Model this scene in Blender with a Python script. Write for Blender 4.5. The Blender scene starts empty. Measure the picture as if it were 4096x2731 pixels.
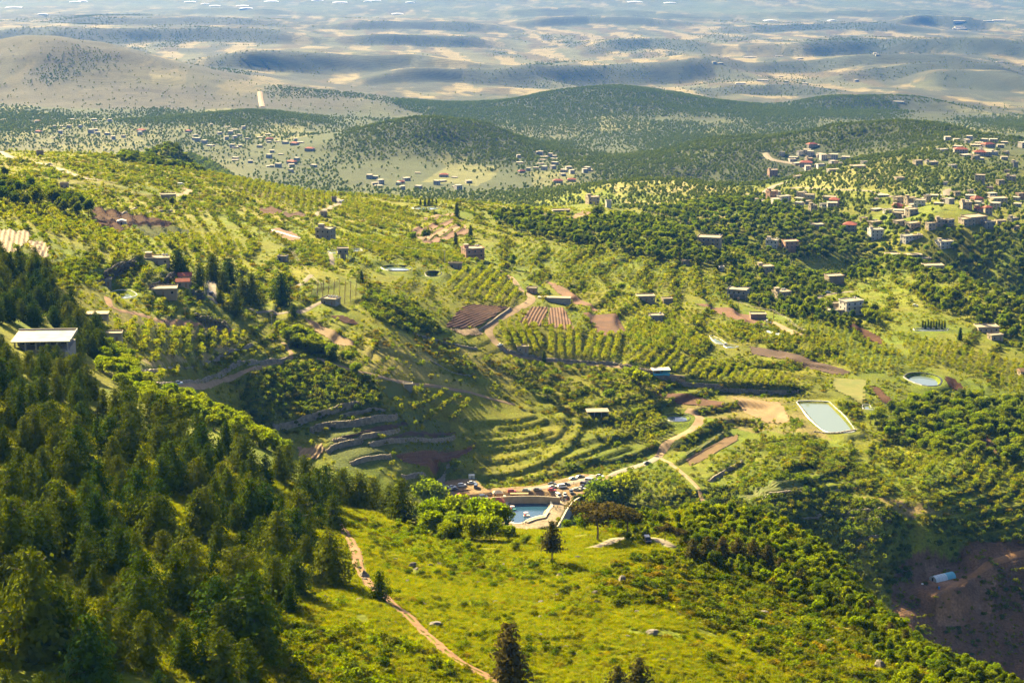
import bpy, bmesh, math, random
import numpy as np
from mathutils import Vector, Matrix

random.seed(7)
rng = np.random.default_rng(7)
R = math.radians
scene = bpy.context.scene
COL = scene.collection

# ------------------------------------------------------------------ camera, sky, sun, exposure
F = 8533.0                     # focal length in photo pixels (75 mm lens)
PITCH = R(13.0)
ZC = 1200.0                    # height of the viewpoint
cam_d = bpy.data.cameras.new('camera'); cam = bpy.data.objects.new('camera', cam_d); COL.objects.link(cam)
cam.location = (0, 0, ZC); cam.rotation_euler = (R(90) - PITCH, 0, 0)
cam_d.sensor_width = 36; cam_d.lens = 75; cam_d.clip_start = 5; cam_d.clip_end = 120000
scene.camera = cam
SUN_EL, SUN_AZ = R(30), R(-36)    # azimuth clockwise from the view direction (+Y)
w = bpy.data.worlds.new('World'); scene.world = w; w.use_nodes = True
nt = w.node_tree
sky = nt.nodes.new('ShaderNodeTexSky'); sky.sky_type = 'NISHITA'; sky.sun_disc = False
sky.sun_elevation = SUN_EL; sky.sun_rotation = SUN_AZ % (2 * math.pi); sky.altitude = 800; sky.air_density = .6; sky.dust_density = 5.0; sky.ozone_density = .2
nt.links.new(sky.outputs[0], nt.nodes['Background'].inputs[0]); nt.nodes['Background'].inputs[1].default_value = 0.05
sun_d = bpy.data.lights.new('sun', 'SUN'); sun = bpy.data.objects.new('sun', sun_d); COL.objects.link(sun)
sun_d.energy = 5.0; sun_d.angle = R(0.53); sun_d.color = (1.0, 0.80, 0.40)
sdir = Vector((math.sin(SUN_AZ) * math.cos(SUN_EL), math.cos(SUN_AZ) * math.cos(SUN_EL), math.sin(SUN_EL)))
sun.rotation_euler = (-sdir).to_track_quat('-Z', 'Y').to_euler(); sun.location = sdir * 500 + Vector((0, 0, ZC + 400))
scene.view_settings.view_transform = 'Standard'; scene.view_settings.look = 'None'
scene.view_settings.gamma = 1; scene.view_settings.use_curve_mapping = False
scene.view_settings.exposure = 2.4
HAZE_D = 2.0e-5
scene.render.engine = 'CYCLES'
cy = scene.cycles
cy.max_bounces = 4; cy.diffuse_bounces = 2; cy.glossy_bounces = 2; cy.transmission_bounces = 3
cy.transparent_max_bounces = 4; cy.volume_bounces = 0; cy.caustics_reflective = False; cy.caustics_refractive = False
cy.use_denoising = True; cy.use_adaptive_sampling = True; cy.adaptive_threshold = 0.02
cy.sample_clamp_indirect = 4

# ------------------------------------------------------------------ helpers
CP, SP = math.cos(PITCH), math.sin(PITCH)
def ray(px, py):
    a = (px - 2048) / F; b = (1365.5 - py) / F
    return a, CP + b * SP, -SP + b * CP
def at(px, py, Y):                       # photo pixel + distance -> survey point (x, y, z)
    dx, dy, dz = ray(px, py); t = Y / dy
    return dx * t, Y, dz * t
def fbm(x, y, scale, octv=4, seed=0, gain=0.5):
    """value noise, vectorised"""
    out = np.zeros_like(x, dtype=float); amp = 1.0; tot = 0
    for o in range(octv):
        xs = x / scale * 2 ** o + 37.1 * (seed + o); ys = y / scale * 2 ** o + 91.7 * (seed + o)
        xi = np.floor(xs).astype(np.int64); yi = np.floor(ys).astype(np.int64)
        fx = xs - xi; fy = ys - yi; fx = fx * fx * (3 - 2 * fx); fy = fy * fy * (3 - 2 * fy)
        def h(i, j):
            n = (i * 374761393 + j * 668265263 + (seed + o) * 974711) & 0x7fffffff
            n = ((n ^ (n >> 13)) * 1274126177) & 0x7fffffff
            return ((n ^ (n >> 16)) & 0xffff) / 65535.0
        v = (h(xi, yi) * (1 - fx) + h(xi + 1, yi) * fx) * (1 - fy) + (h(xi, yi + 1) * (1 - fx) + h(xi + 1, yi + 1) * fx) * fy
        out += amp * (v - 0.5) * 2; tot += amp; amp *= gain
    return out / tot
def sstep(a, b, x):
    t = np.clip((x - a) / (b - a), 0, 1); return t * t * (3 - 2 * t)

# ------------------------------------------------------------------ terrain: surveyed heights
# (photo x, photo y, distance) of ground one can see, then (u, distance, height) of ground behind the crests
CTRL = [
 (-500,3300,320),(-500,2731,365),(-500,2100,470),(-500,1600,580),(-500,1300,720),(-500,1000,900),(-500,800,1100),(-500,640,1600),
 (0,3300,330),(0,2731,380),(0,2300,450),(0,1900,530),(0,1600,610),(0,1420,700),(0,1250,800),(0,1000,950),(0,800,1150),(0,680,1500),(0,612,1750),
 (500,3300,335),(500,2731,385),(500,2300,465),(500,1950,550),(500,1700,640),(450,1600,690),
 (330,1430,775),(600,1450,885),(600,1300,965),(490,1180,1025),(600,1060,1105),(560,960,1190),(500,850,1310),(450,740,1450),(500,660,1700),(500,622,1830),
 (1000,3300,345),(1000,2731,400),(1000,2400,465),(1000,2100,550),(1000,1900,625),(950,1800,665),
 (1000,1650,1000),(800,1560,955),(1000,1500,1030),(1000,1330,1095),(1050,1200,1165),(1000,1050,1270),(1050,900,1430),(1000,800,1580),(1000,722,1830),
 (1500,3300,350),(1500,2731,415),(1400,2500,455),(1400,2270,525),(1350,2100,590),(1320,2020,625),
 (1250,1850,985),(1350,1700,1025),(1500,1600,1060),(1450,1450,1100),(1450,1350,1150),(1500,1230,1200),(1500,1100,1300),(1550,1000,1400),(1500,900,1550),(1450,820,1700),(1500,785,1840),
 (2000,3300,360),(2000,2731,430),(2000,2500,480),(2000,2300,535),(1900,2190,575),(2000,2150,600),
 (2130,2040,1010),(1900,1980,1040),(2200,1950,1050),(2050,1900,1072),(2000,1800,1100),(2000,1700,1130),(2000,1600,1160),(2000,1500,1190),(2000,1378,1230),(2000,1250,1290),(1950,1100,1400),(1900,1000,1500),(1850,900,1620),(1900,805,1840),
 (2600,3300,365),(2600,2731,440),(2600,2500,485),(2600,2300,535),(2590,2165,575),(2590,2135,592),
 (2700,2060,1020),(2650,1960,1040),(2600,1850,1095),(2700,1680,1160),(2500,1560,1190),(2600,1460,1235),(2500,1300,1330),(2500,1150,1440),(2500,1000,1570),(2500,900,1700),(2300,860,1800),(2360,812,1980),(2600,860,1980),(2600,800,2230),(2700,722,2480),(2400,760,2330),
 (3000,3300,375),(3000,2731,455),(3000,2500,510),(3000,2300,560),(3000,2180,595),
 (3050,2100,1003),(3050,2200,990),(3100,1980,1020),(3000,1850,1090),(3000,1700,1160),(3050,1550,1220),(3100,1450,1270),(3000,1300,1380),(3000,1200,1470),(3000,1080,1600),(2980,1010,1700),(2800,960,1720),
 (3100,1000,1858),(3100,930,1890),(3100,880,1965),(3200,820,2150),(3200,760,2350),(3250,700,2500),(3450,640,2680),(2900,850,1990),(2900,780,2280),
 (3500,3300,385),(3500,2731,468),(3500,2600,500),(3350,2400,560),(3560,2525,532),(3850,2690,490),(4100,2790,470),(4300,3300,395),(4300,2900,452),
 (3770,2310,992),(3650,2500,950),(3900,2600,955),(4096,2700,945),(3600,2230,1002),(3450,2150,1000),(3700,2050,1020),(3700,2180,1006),(3560,2060,1012),(3850,2060,1028),(3590,2140,1004),(3850,2150,1014),(3980,2150,1018),(3850,2230,1004),
 (3600,1900,1080),(3400,1700,1150),(3300,1660,1168),(3600,1500,1250),(3500,1350,1360),(3400,1280,1400),(3500,1200,1490),(3500,1100,1600),(3560,1035,1680),(3800,1110,1640),(4096,1215,1600),
 (3700,965,1922),(3700,900,1950),(3900,1050,1900),(3900,905,1945),(4096,1130,1862),(4096,985,1905),(4096,925,1965),(4000,865,2060),(3700,800,2150),(3600,870,2030),(4096,820,2300),(3700,700,2450),(3900,700,2500),(4096,700,2600),(3900,605,2900),(4096,610,3050),(3660,620,2720),
 (4096,2400,985),(4096,2200,1013),(4096,2060,1035),(4096,1900,1100),(4096,1700,1180),(4096,1500,1290),(4096,1350,1400),
 (4700,2400,980),(4700,2060,1030),(4700,1700,1190),(4700,1350,1420),(4700,1250,1590),(4700,1000,2050),(4700,800,2300),(4700,600,3000),
 # valley and beyond
 (0,560,3800),(0,500,4300),(1000,600,3700),(1400,690,3250),(1400,600,3750),(2000,760,2900),(2000,640,3700),(2400,690,3350),(1000,480,4700),(0,450,4800),(2200,540,4700),(3000,500,5000),(3500,480,5000),(4096,500,4800),(4096,550,4000),
 (-500,560,3800),(-500,450,4900),(4700,500,4800),(4700,550,4000),
 (0,430,5400),(1000,420,5600),(2000,470,5400),(3000,440,5900),(4096,440,5700),
 (-500,380,7200),(0,330,7300),(1000,290,7600),(2000,370,7200),(3000,380,7000),(4096,370,6800),(4700,370,6800),
 (0,130,10000),(1000,170,9600),(2000,230,9200),(3000,240,9000),(4096,220,9000),(-500,130,10000),(4700,220,9000),
 (0,60,12300),(1000,80,12400),(2000,100,12500),(3000,110,12300),(4096,110,12200),(-500,60,12300),(4700,110,12200),
]
HID = [(-.30,2100,-320),(-.24,2100,-330),(-.24,2700,-430),(-.18,2200,-370),(-.12,2200,-380),(-.12,2650,-430),(-.06,2150,-380),(-.06,2600,-425),(-.015,2100,-370),(.03,2150,-370),
 (-.19,710,-184),(-.12,720,-204),(-.13,810,-226),(-.085,700,-214),(-.085,810,-256),(-.085,920,-285),(-.03,680,-220),(-.03,800,-272),(-.03,920,-308),(0,690,-228),(0,800,-275),(0,920,-310),
 (.065,680,-222),(.065,800,-325),(.065,930,-362),(.115,690,-225),(.115,800,-330),(.115,930,-368),(.16,660,-228),(.16,800,-342),(.16,930,-370),(.19,600,-229),(.19,720,-305),(.22,560,-233),(.22,700,-302),(.25,540,-228),(.25,700,-312),(.32,560,-238),(.32,700,-315),
 (.11,1790,-350),(.17,1790,-372),(.21,1760,-395),(.25,1740,-410),(.31,1740,-415),
 (.08,2800,-458),(.14,2900,-468),(.19,3250,-480),(.25,3500,-495),
 (-.30,15500,-1080),(-.15,15500,-1080),(0,15500,-1080),(.15,15500,-1080),(.30,15500,-1080),(-.3,20000,-1100),(0,20000,-1100),(.3,20000,-1100),(-.3,60000,-1110),(0,60000,-1110),(.3,60000,-1110)]
P3 = np.array([at(*c) for c in CTRL] + [(u * y, y, z) for u, y, z in HID])
KU, KV = 9.0, 3.2
cu = P3[:, 0] / P3[:, 1] * KU; cv = np.log(P3[:, 1]) * KV; cz = P3[:, 2] / P3[:, 1]     # interpolate slope angle: stable at all ranges
def tps(r2): return 0.5 * r2 * np.log(r2 + 1e-12)
n = len(cu)
A = tps((cu[:, None] - cu[None]) ** 2 + (cv[:, None] - cv[None]) ** 2) + np.eye(n) * 0.002
Pm = np.stack([np.ones(n), cu, cv], 1)
Mx = np.zeros((n + 3, n + 3)); Mx[:n, :n] = A; Mx[:n, n:] = Pm; Mx[n:, :n] = Pm.T
W = np.linalg.solve(Mx, np.concatenate([cz, np.zeros(3)]))
YS = [200.0]
while YS[-1] < 62000:
    y = YS[-1]
    d = 5 if y < 340 else 1.1 if y < 720 else 1.8 if y < 1320 else 4 if y < 2100 else y * .0055 if y < 12500 else y * .011 if y < 17000 else y * .08
    YS.append(y + d)
YS = np.array(YS); US = np.linspace(-.33, .33, 620)
NR, NC = len(YS), len(US)
GU, GY = np.meshgrid(US, YS); GX = GU * GY
GZ = np.zeros((NR, NC))
# coarse evaluation of the spline, then bilinear refinement
su = US[::4] if (NC - 1) % 4 == 0 else np.append(US[::4], US[-1])
gv = np.log(YS) * KV
for i in range(NR):
    r2 = (su[:, None] * KU - cu[None]) ** 2 + (gv[i] - cv[None]) ** 2
    GZ[i] = np.interp(US, su, tps(r2) @ W[:n] + W[n] + W[n + 1] * su * KU + W[n + 2] * gv[i]) * YS[i]
far = YS > 18000
GZ[far] = -1100 + fbm(GX[far], GY[far], 9000, 2, 5) * 6

def rowf(Y): return np.interp(Y, YS, np.arange(NR))
def zg(x, y):                              # height of the terrain mesh under (x, y)
    x = np.asarray(x, float); y = np.asarray(y, float)
    r = np.clip(rowf(y), 0, NR - 1.001); c = np.clip((x / y - US[0]) / (US[1] - US[0]), 0, NC - 1.001)
    i = r.astype(int); j = c.astype(int); fr = r - i; fc = c - j
    return (GZ[i, j] * (1 - fc) + GZ[i, j + 1] * fc) * (1 - fr) + (GZ[i + 1, j] * (1 - fc) + GZ[i + 1, j + 1] * fc) * fr
def hit(px, py, lift=0.0, ymin=250):       # first ground point seen through a photo pixel
    dx, dy, dz = ray(px, py); u = dx / dy
    c = min(max((u - US[0]) / (US[1] - US[0]), 0), NC - 1.001); j = int(c); fc = c - j
    col = GZ[:, j] * (1 - fc) + GZ[:, j + 1] * fc + lift
    rz = YS * dz / dy
    d = col - rz; ok = np.where((d[1:] >= 0) & (d[:-1] < 0) & (YS[1:] > ymin))[0]
    if len(ok) == 0: Y = 17000.
    else:
        k = ok[0]; t = -d[k] / (d[k + 1] - d[k] + 1e-9); Y = YS[k] + t * (YS[k + 1] - YS[k])
    return np.array([u * Y, Y, Y * dz / dy - lift])
def hits(pts, lift=0.0, ymin=250): return np.array([hit(p[0], p[1], lift, ymin) for p in pts])

# hills: (photo x, y of the top, distance, half width, depth in front, depth behind, power)
HILLS = [(1770,490,3700,165,270,420),(1590,570,3640,110,220,300),(1990,590,3640,120,220,300),
 (2430,362,5700,290,420,700),(2050,400,5700,260,420,600),(2800,405,5650,290,420,600),(3200,480,5400,240,380,500),
 (100,160,6200,420,600,900),(500,215,6100,380,600,800),(850,300,5950,310,520,700),(1180,372,5800,250,400,600),(1500,400,5700,230,300,500),
 (990,452,4550,130,260,320),(760,480,4500,120,250,300),
 (3540,532,3500,190,380,420),(3300,590,3450,160,300,400),(2960,582,3400,160,380,420),(2700,640,3350,130,300,400),
 (3800,575,3300,170,260,400),
 (680,606,2130,42,80,110),(560,625,2120,40,70,100)]
for (px, py, Y, rx, rf, rb) in HILLS:
    x, y, z = at(px, py, Y); amp = z - float(zg(x, y))
    if amp < 1: continue
    a, b = np.searchsorted(YS, (y - rf * 3, y + rb * 3)); gx, gy = GX[a:b], GY[a:b]
    dx = (gx - x) / rx; dy = gy - y; dy = np.where(dy < 0, dy / rf, dy / rb)
    dx = dx + fbm(gx, gy, rx * .9, 3, 3) * .22; dy = dy + fbm(gx, gy, rx * .9, 3, 4) * .22
    GZ[a:b] += amp * np.exp(-(dx * dx + dy * dy))
# far scarps: polyline of the lit upper edge, height of the face in metres, run-out in front and behind
SCARPS = [([(150,60),(500,75),(800,85),(1250,95)],35,250,900),([(-300,130),(200,112),(600,120),(1000,108),(1400,92)],50,300,1000),
 ([(1900,40),(2300,25),(2700,55),(3000,62)],35,300,800),([(1250,90),(1700,92),(2100,100)],45,250,900),
 ([(1980,70),(2350,60),(2800,85)],40,250,700),
 ([(3560,85),(3700,55),(3900,75),(4060,110)],50,300,500),([(2800,110),(3300,100),(3900,130)],30,250,900),
 ([(700,250),(1000,215),(1350,222),(1650,210),(1950,215)],70,260,900),
 ([(1400,330),(1600,280),(1850,282),(2150,300),(2320,320)],50,220,450),([(1300,140),(1700,150),(2050,135)],40,250,700),
 ([(2000,240),(2400,265),(2850,240),(3050,262)],65,240,700),([(2900,165),(3200,175),(3500,160),(4100,180),(4500,190)],55,250,800),
 ([(2700,215),(3100,222),(3500,262),(4200,255)],30,220,700),([(3300,285),(3700,280),(4200,290)],35,220,800),
 ([(2300,180),(2600,150),(2950,185)],35,220,500),([(3650,300),(3950,310),(4250,320)],40,260,500),([(3200,400),(3600,372),(3900,400)],32,220,500),
 ([(2750,350),(3100,335),(3400,360)],30,200,500),([(600,60),(900,35),(1250,45)],25,250,900),([(2900,70),(3400,50),(3900,40)],25,250,900)]
fa = np.searchsorted(YS, 4500); fb = np.searchsorted(YS, 17500)
fX, fY = GX[fa:fb], GY[fa:fb]
WOB = fbm(fX, fY, 700, 4, 31); WOB2 = fbm(fX, fY, 1500, 3, 32)
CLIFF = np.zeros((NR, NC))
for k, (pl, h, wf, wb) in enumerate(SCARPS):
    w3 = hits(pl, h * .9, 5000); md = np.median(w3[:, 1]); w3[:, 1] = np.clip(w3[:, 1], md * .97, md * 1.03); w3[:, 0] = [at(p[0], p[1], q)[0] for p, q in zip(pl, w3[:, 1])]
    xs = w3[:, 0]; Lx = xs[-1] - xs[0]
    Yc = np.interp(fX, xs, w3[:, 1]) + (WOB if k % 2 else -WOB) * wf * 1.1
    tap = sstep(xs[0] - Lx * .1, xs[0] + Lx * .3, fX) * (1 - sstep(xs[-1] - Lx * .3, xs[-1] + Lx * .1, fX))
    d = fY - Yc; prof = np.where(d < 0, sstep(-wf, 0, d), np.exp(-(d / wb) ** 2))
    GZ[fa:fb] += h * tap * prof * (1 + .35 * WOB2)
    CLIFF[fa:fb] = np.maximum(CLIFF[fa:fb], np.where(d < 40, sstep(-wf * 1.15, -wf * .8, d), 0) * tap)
# rolling relief that grows with distance
ma = np.searchsorted(YS, 2300); mb = np.searchsorted(YS, 15600); mX, mY = GX[ma:mb], GY[ma:mb]
GZ[ma:mb] += sstep(2300, 3000, mY) * fbm(mX, mY, 500, 5, 11) * (7 + 8 * sstep(5200, 7000, mY)) * (1 - sstep(12500, 15500, mY))
GZ[ma:mb] += sstep(2600, 3600, mY) * (1 - sstep(12500, 15500, mY)) * np.abs(fbm(mX, mY, 1100, 3, 12)) * 14
na = np.searchsorted(YS, 2800); nX, nY = GX[:na], GY[:na]
GZ[:na] += (1 - sstep(2200, 2800, nY)) * (fbm(nX, nY, 90, 3, 21) * 1.6 + fbm(nX, nY, 24, 3, 22) * .5 * sstep(250, 700, nY))
na = np.searchsorted(YS, 720); nX, nY = GX[:na], GY[:na]
GZ[:na] += (1 - sstep(640, 720, nY)) * (fbm(nX, nY, 14, 4, 23) * .9 + np.maximum(0, fbm(nX, nY, 30, 3, 24)) * 2.2)
# ------------------------------------------------------------------ terraces, banks, level ground
EXCL = []                                   # polygons kept clear of plants
def densify(pts, step):
    out = [pts[0]]
    for a, b in zip(pts[:-1], pts[1:]):
        L = np.hypot(*(b[:2] - a[:2])); k = max(1, int(L / step))
        for i in range(1, k + 1): out.append(a + (b - a) * i / k)
    return np.array(out)
def smooth_line(pts, it=2):                # Chaikin corner cutting
    pts = np.asarray(pts, float)
    for _ in range(it):
        q = pts[:-1] * .75 + pts[1:] * .25; r = pts[:-1] * .25 + pts[1:] * .75
        pts = np.concatenate([pts[:1], np.stack([q, r], 1).reshape(-1, pts.shape[1]), pts[-1:]])
    return pts
def near_line(X, Y, line):
    """signed distance (left of the line positive) and parameter 0..1 for points to a polyline"""
    best = np.full(X.shape, 1e9); sg = np.zeros(X.shape); par = np.zeros(X.shape); n = len(line) - 1
    for i in range(n):
        a, b = line[i, :2], line[i + 1, :2]; d = b - a; L2 = d @ d + 1e-9
        tr = ((X - a[0]) * d[0] + (Y - a[1]) * d[1]) / L2; t = np.clip(tr, 0, 1)
        ex, ey = X - a[0] - d[0] * t, Y - a[1] - d[1] * t; D = np.hypot(ex, ey); m = D < best
        best[m] = D[m]; sg[m] = np.sign(d[0] * ey - d[1] * ex)[m]; par[m] = ((i + tr) / n)[m]
    return best * sg, par
def window(line, mg):
    a = np.searchsorted(YS, line[:, 1].min() - mg); b = np.searchsorted(YS, line[:, 1].max() + mg)
    us = [(line[:, 0].min() - mg) / max(line[:, 1].min() - mg, 100), (line[:, 0].min() - mg) / (line[:, 1].max() + mg),
          (line[:, 0].max() + mg) / max(line[:, 1].min() - mg, 100), (line[:, 0].max() + mg) / (line[:, 1].max() + mg)]
    c = max(0, np.searchsorted(US, min(us)) - 1); d = min(NC, np.searchsorted(US, max(us)) + 1)
    return slice(max(a - 1, 0), b + 1), slice(c, d)
def step_line(px, h, w=7.0, sharp=.6, it=2):
    ln = smooth_line(hits(px, 0, 730), it); ln = densify(ln, 3.0)
    s = window(ln, w * 4); X, Y = GX[s], GY[s]
    d, par = near_line(X, Y, ln)
    tap = sstep(-.02, .06, par) * (1 - sstep(.94, 1.02, par))
    GZ[s] += h * (1 / (1 + np.exp(-np.clip(d / sharp, -30, 30))) - .5) * np.exp(-np.abs(d) / w) * tap
    return ln
# old contour terraces over the middle slopes: flat treads, steep banks
RISER = np.zeros((NR, NC)); ta, tb = np.searchsorted(YS, (760, 2000)); tX, tY = GX[ta:tb], GY[ta:tb]
S_ = 3.4; zz = GZ[ta:tb] + fbm(tX, tY, 70, 3, 91) * 2.2; fr = zz / S_ - np.floor(zz / S_)
am = np.clip(.55 + fbm(tX, tY, 140, 3, 92) * 1.4, 0, .9) * sstep(760, 860, tY) * (1 - sstep(1700, 1950, tY)) * np.where((tX / tY > .15) & (tY < 1015), 0, 1)
GZ[ta:tb] += S_ * (sstep(.78, 1.0, fr) - fr) * am; RISER[ta:tb] = sstep(.76, .82, fr) * am
TERR = [  # green terrace banks on the mound in the middle
 ([(1850,1705),(1930,1697),(2000,1692),(2089,1685),(2152,1668)],2.4),([(1990,1722),(2018,1719),(2089,1714),(2147,1701),(2192,1683)],2.4),
 ([(1860,1745),(1930,1748),(2000,1742),(2060,1738)],1.6),
 ([(1880,1778),(2000,1772),(2089,1763),(2179,1745),(2219,1732)],2.6),([(1900,1800),(2000,1797),(2089,1790),(2179,1770),(2232,1754),(2259,1719),(2268,1674),(2263,1652)],2.6),
 ([(1930,1850),(2010,1848),(2090,1832),(2170,1812)],2.2),([(1900,1912),(2027,1904),(2134,1875),(2250,1821),(2304,1777),(2321,1732),(2339,1687)],3.2),
 ([(2270,1848),(2340,1822),(2429,1785),(2482,1752)],2.8),([(2300,1885),(2348,1862),(2446,1821),(2531,1790)],2.4),([(2060,1935),(2200,1905),(2330,1880)],2.4),
 ([(2700,1860),(2737,1839),(2826,1786),(2893,1741),(2933,1732)],2.6),([(2700,1800),(2759,1777),(2848,1723),(2893,1701)],2.2),
 # stepped brown fields up the hill
 ([(1660,955),(1760,915),(1860,905)],1.6),([(1680,970),(1790,935),(1880,915)],1.6),([(1640,930),(1740,895),(1850,880)],1.6),([(1720,985),(1800,958),(1884,935)],1.6),([(1640,905),(1700,880),(1800,865)],1.6),
 # banks on the left hill and in the middle
 ([(380,760),(560,790),(700,800)],2.5),([(300,735),(420,745),(520,760)],2),([(1000,760),(1080,790),(1230,800)],3),([(420,880),(560,900),(690,890)],2),
 ([(1420,1200),(1560,1240),(1720,1330)],3),([(1500,1390),(1650,1440),(1890,1490)],2),([(1560,1290),(1700,1300),(1800,1330)],2.5),([(1120,1300),(1260,1360),(1400,1400)],2),
 ([(2230,1330),(2350,1350),(2500,1365)],1.2),([(2500,1490),(2650,1515),(2900,1545),(3190,1570)],3.0),([(2330,1480),(2450,1500),(2560,1520)],2.2),
 ([(2100,1500),(2180,1510),(2290,1560)],1.8),([(2050,1560),(2150,1590),(2270,1610)],1.6),
 ([(2260,850),(2420,880),(2600,895)],3),([(2480,1010),(2650,1010),(2800,1020)],3),([(2500,980),(2650,970),(2760,985)],2.5),([(2740,830),(2800,810),(2880,805)],6),([(2650,860),(2780,850),(2900,830)],4),
 ([(3240,1590),(3300,1580),(3380,1600)],1.5),([(3000,1480),(3150,1500),(3330,1530)],2.5),([(3400,1760),(3480,1800),(3540,1850)],3),([(3440,1590),(3480,1640),(3550,1650)],1.4),
 ([(3600,1400),(3750,1450),(3900,1490)],2),([(3120,1440),(3300,1470),(3420,1500)],2.5),
]
for pl, h in TERR: step_line(pl, h)
WALLS = [  # dry stone retaining walls: line, height, label
 ([(1089,1710),(1134,1692),(1201,1679),(1312,1647),(1446,1621)],3.0,'long rubble wall below the dark scrub slope, topmost of the stepped walls'),
 ([(1362,1667),(1446,1654),(1536,1643)],1.6,'short low rubble wall just under the topmost stepped wall'),
 ([(1237,1721),(1277,1705),(1402,1701),(1513,1679),(1580,1665)],3.2,'tall rubble wall above the upper dark soil strip'),
 ([(1330,1768),(1393,1759),(1451,1752),(1536,1734),(1589,1721)],2.2,'rubble wall between the two dark soil strips'),
 ([(1299,1808),(1339,1781),(1442,1763)],2.4,'curved rubble wall at the left end of the lower dark strip'),
 ([(1473,1781),(1558,1759),(1670,1748),(1812,1743)],2.4,'long straight rubble wall behind the brown stake field'),
 ([(1397,1853),(1446,1835),(1554,1824)],2.2,'short rubble wall left of the brown stake field'),
 ([(1603,1906),(1692,1884),(1759,1868),(1790,1853)],2.4,'rubble wall below the brown stake field, above the car park'),
 ([(531,1495),(603,1473),(759,1437),(893,1411),(1000,1379)],1.8,'long stone wall along the lower edge of the sunny orchard'),
 ([(585,1545),(647,1527),(759,1491),(893,1464),(1000,1442),(1143,1433)],2.4,'high stone wall beside the lane with the pale blue car'),
 ([(3050,2000),(3150,1970),(3359,1952)],2.2,'stone wall along the top of the shaded terraces above the ravine'),
 ([(3339,2047),(3448,2045),(3518,2042)],2.2,'straight stone wall at the right end of the shaded terraces'),
 ([(3180,2057),(3279,2057)],1.8,'short stone wall in the middle of the shaded terraces'),
 ([(3384,2077),(3473,2080),(3563,2080)],1.8,'lowest stone wall at the right of the shaded terraces'),
 ([(3010,2114),(3095,2075)],2.0,'slanting stone wall at the left of the shaded terraces'),
 ([(3424,2154),(3538,2139)],1.8,'broken stone wall low in the shaded scrub'),
 ([(2830,1924),(2893,1884),(2960,1848)],2.0,'slanting stone wall right of the two striped strips'),
 ([(2012,1395),(2100,1420),(2300,1442),(2480,1455)],1.6,'low stone wall along the lane below the tall orchard rows'),
 ([(2480,1462),(2640,1505),(2893,1535),(3190,1568)],2.6,'long stone wall below the slanted orchard rows'),
 ([(1905,1318),(1985,1270),(2035,1232)],1.4,'low stone wall between the big brown field and the dirt road'),
 ([(2560,900),(2640,900),(2720,890),(2870,880)],2.5,'stone wall on the dry field slope near the hilltop villa'),
 ([(1650,1330),(1760,1360),(1900,1390)],1.4,'overgrown rubble wall in the yellow broom meadow'),
 ([(1720,1440),(1800,1475),(1890,1490)],1.4,'heap of rubble wall below the broom meadow'),
 ([(3260,1722),(3330,1735),(3420,1732)],2.0,'stone bank under the large turquoise reservoir'),
 ([(480,860),(530,840),(560,825)],1.2,'thin field wall left of the bare hillside trees'),
 ([(560,860),(600,845),(680,843)],1.2,'curved field wall right of the reddish ploughed plot'),
]
WALL_LN = [(step_line(pl, h, 8.0, .45), h, lab) for pl, h, lab in WALLS]
BOULDER_WALLS = [([(375,1110),(430,1085),(500,1065),(585,1045)],5.0,'tall wall of big boulders below the concrete house'),
 ([(590,1150),(640,1125),(690,1098)],3.2,'boulder wall behind the house with red roofs'),
 ([(765,1178),(800,1182),(815,1190)],5.0,'boulder wall below the red roofs, beside the sunken lane'),
 ([(780,1275),(830,1285),(900,1300)],4.5,'rocky cut face above the sunny orchard')]
BW_LN = [(step_line(pl, h, 9.0, .45), h, lab) for pl, h, lab in BOULDER_WALLS]

def in_poly(x, y, P):
    x = np.asarray(x, float); y = np.asarray(y, float); c = np.zeros(x.shape, bool); n = len(P)
    bb = (x >= P[:, 0].min()) & (x <= P[:, 0].max()) & (y >= P[:, 1].min()) & (y <= P[:, 1].max())
    if not bb.any(): return c
    xs, ys = x[bb], y[bb]; cc = np.zeros(xs.shape, bool); j = n - 1
    for i in range(n):
        xi, yi, xj, yj = P[i, 0], P[i, 1], P[j, 0], P[j, 1]
        cc ^= ((yi > ys) != (yj > ys)) & (xs < (xj - xi) * (ys - yi) / (yj - yi + 1e-12) + xi); j = i
    c[bb] = cc; return c
def plane_pts(px, z):
    out = []
    for a, b in px:
        dx, dy, dz = ray(a, b); t = z / dz; out.append((dx * t, dy * t, z))
    return np.array(out)
def level(P, z, blend=6.0, sink=0.0):      # cut and fill the ground to height z inside P
    ln = np.concatenate([P, P[:1]]); s = window(ln, blend * 2); X, Y = GX[s], GY[s]
    ins = in_poly(X, Y, P); d, _ = near_line(X, Y, ln); d = np.abs(d)
    w_ = np.where(ins, 1.0, 1 - sstep(0, blend, d))
    GZ[s] = GZ[s] * (1 - w_) + z * w_ - sink * np.where(ins, sstep(0, 3.0, d), 0)
def poly_px(px): return hits(px)

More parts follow.
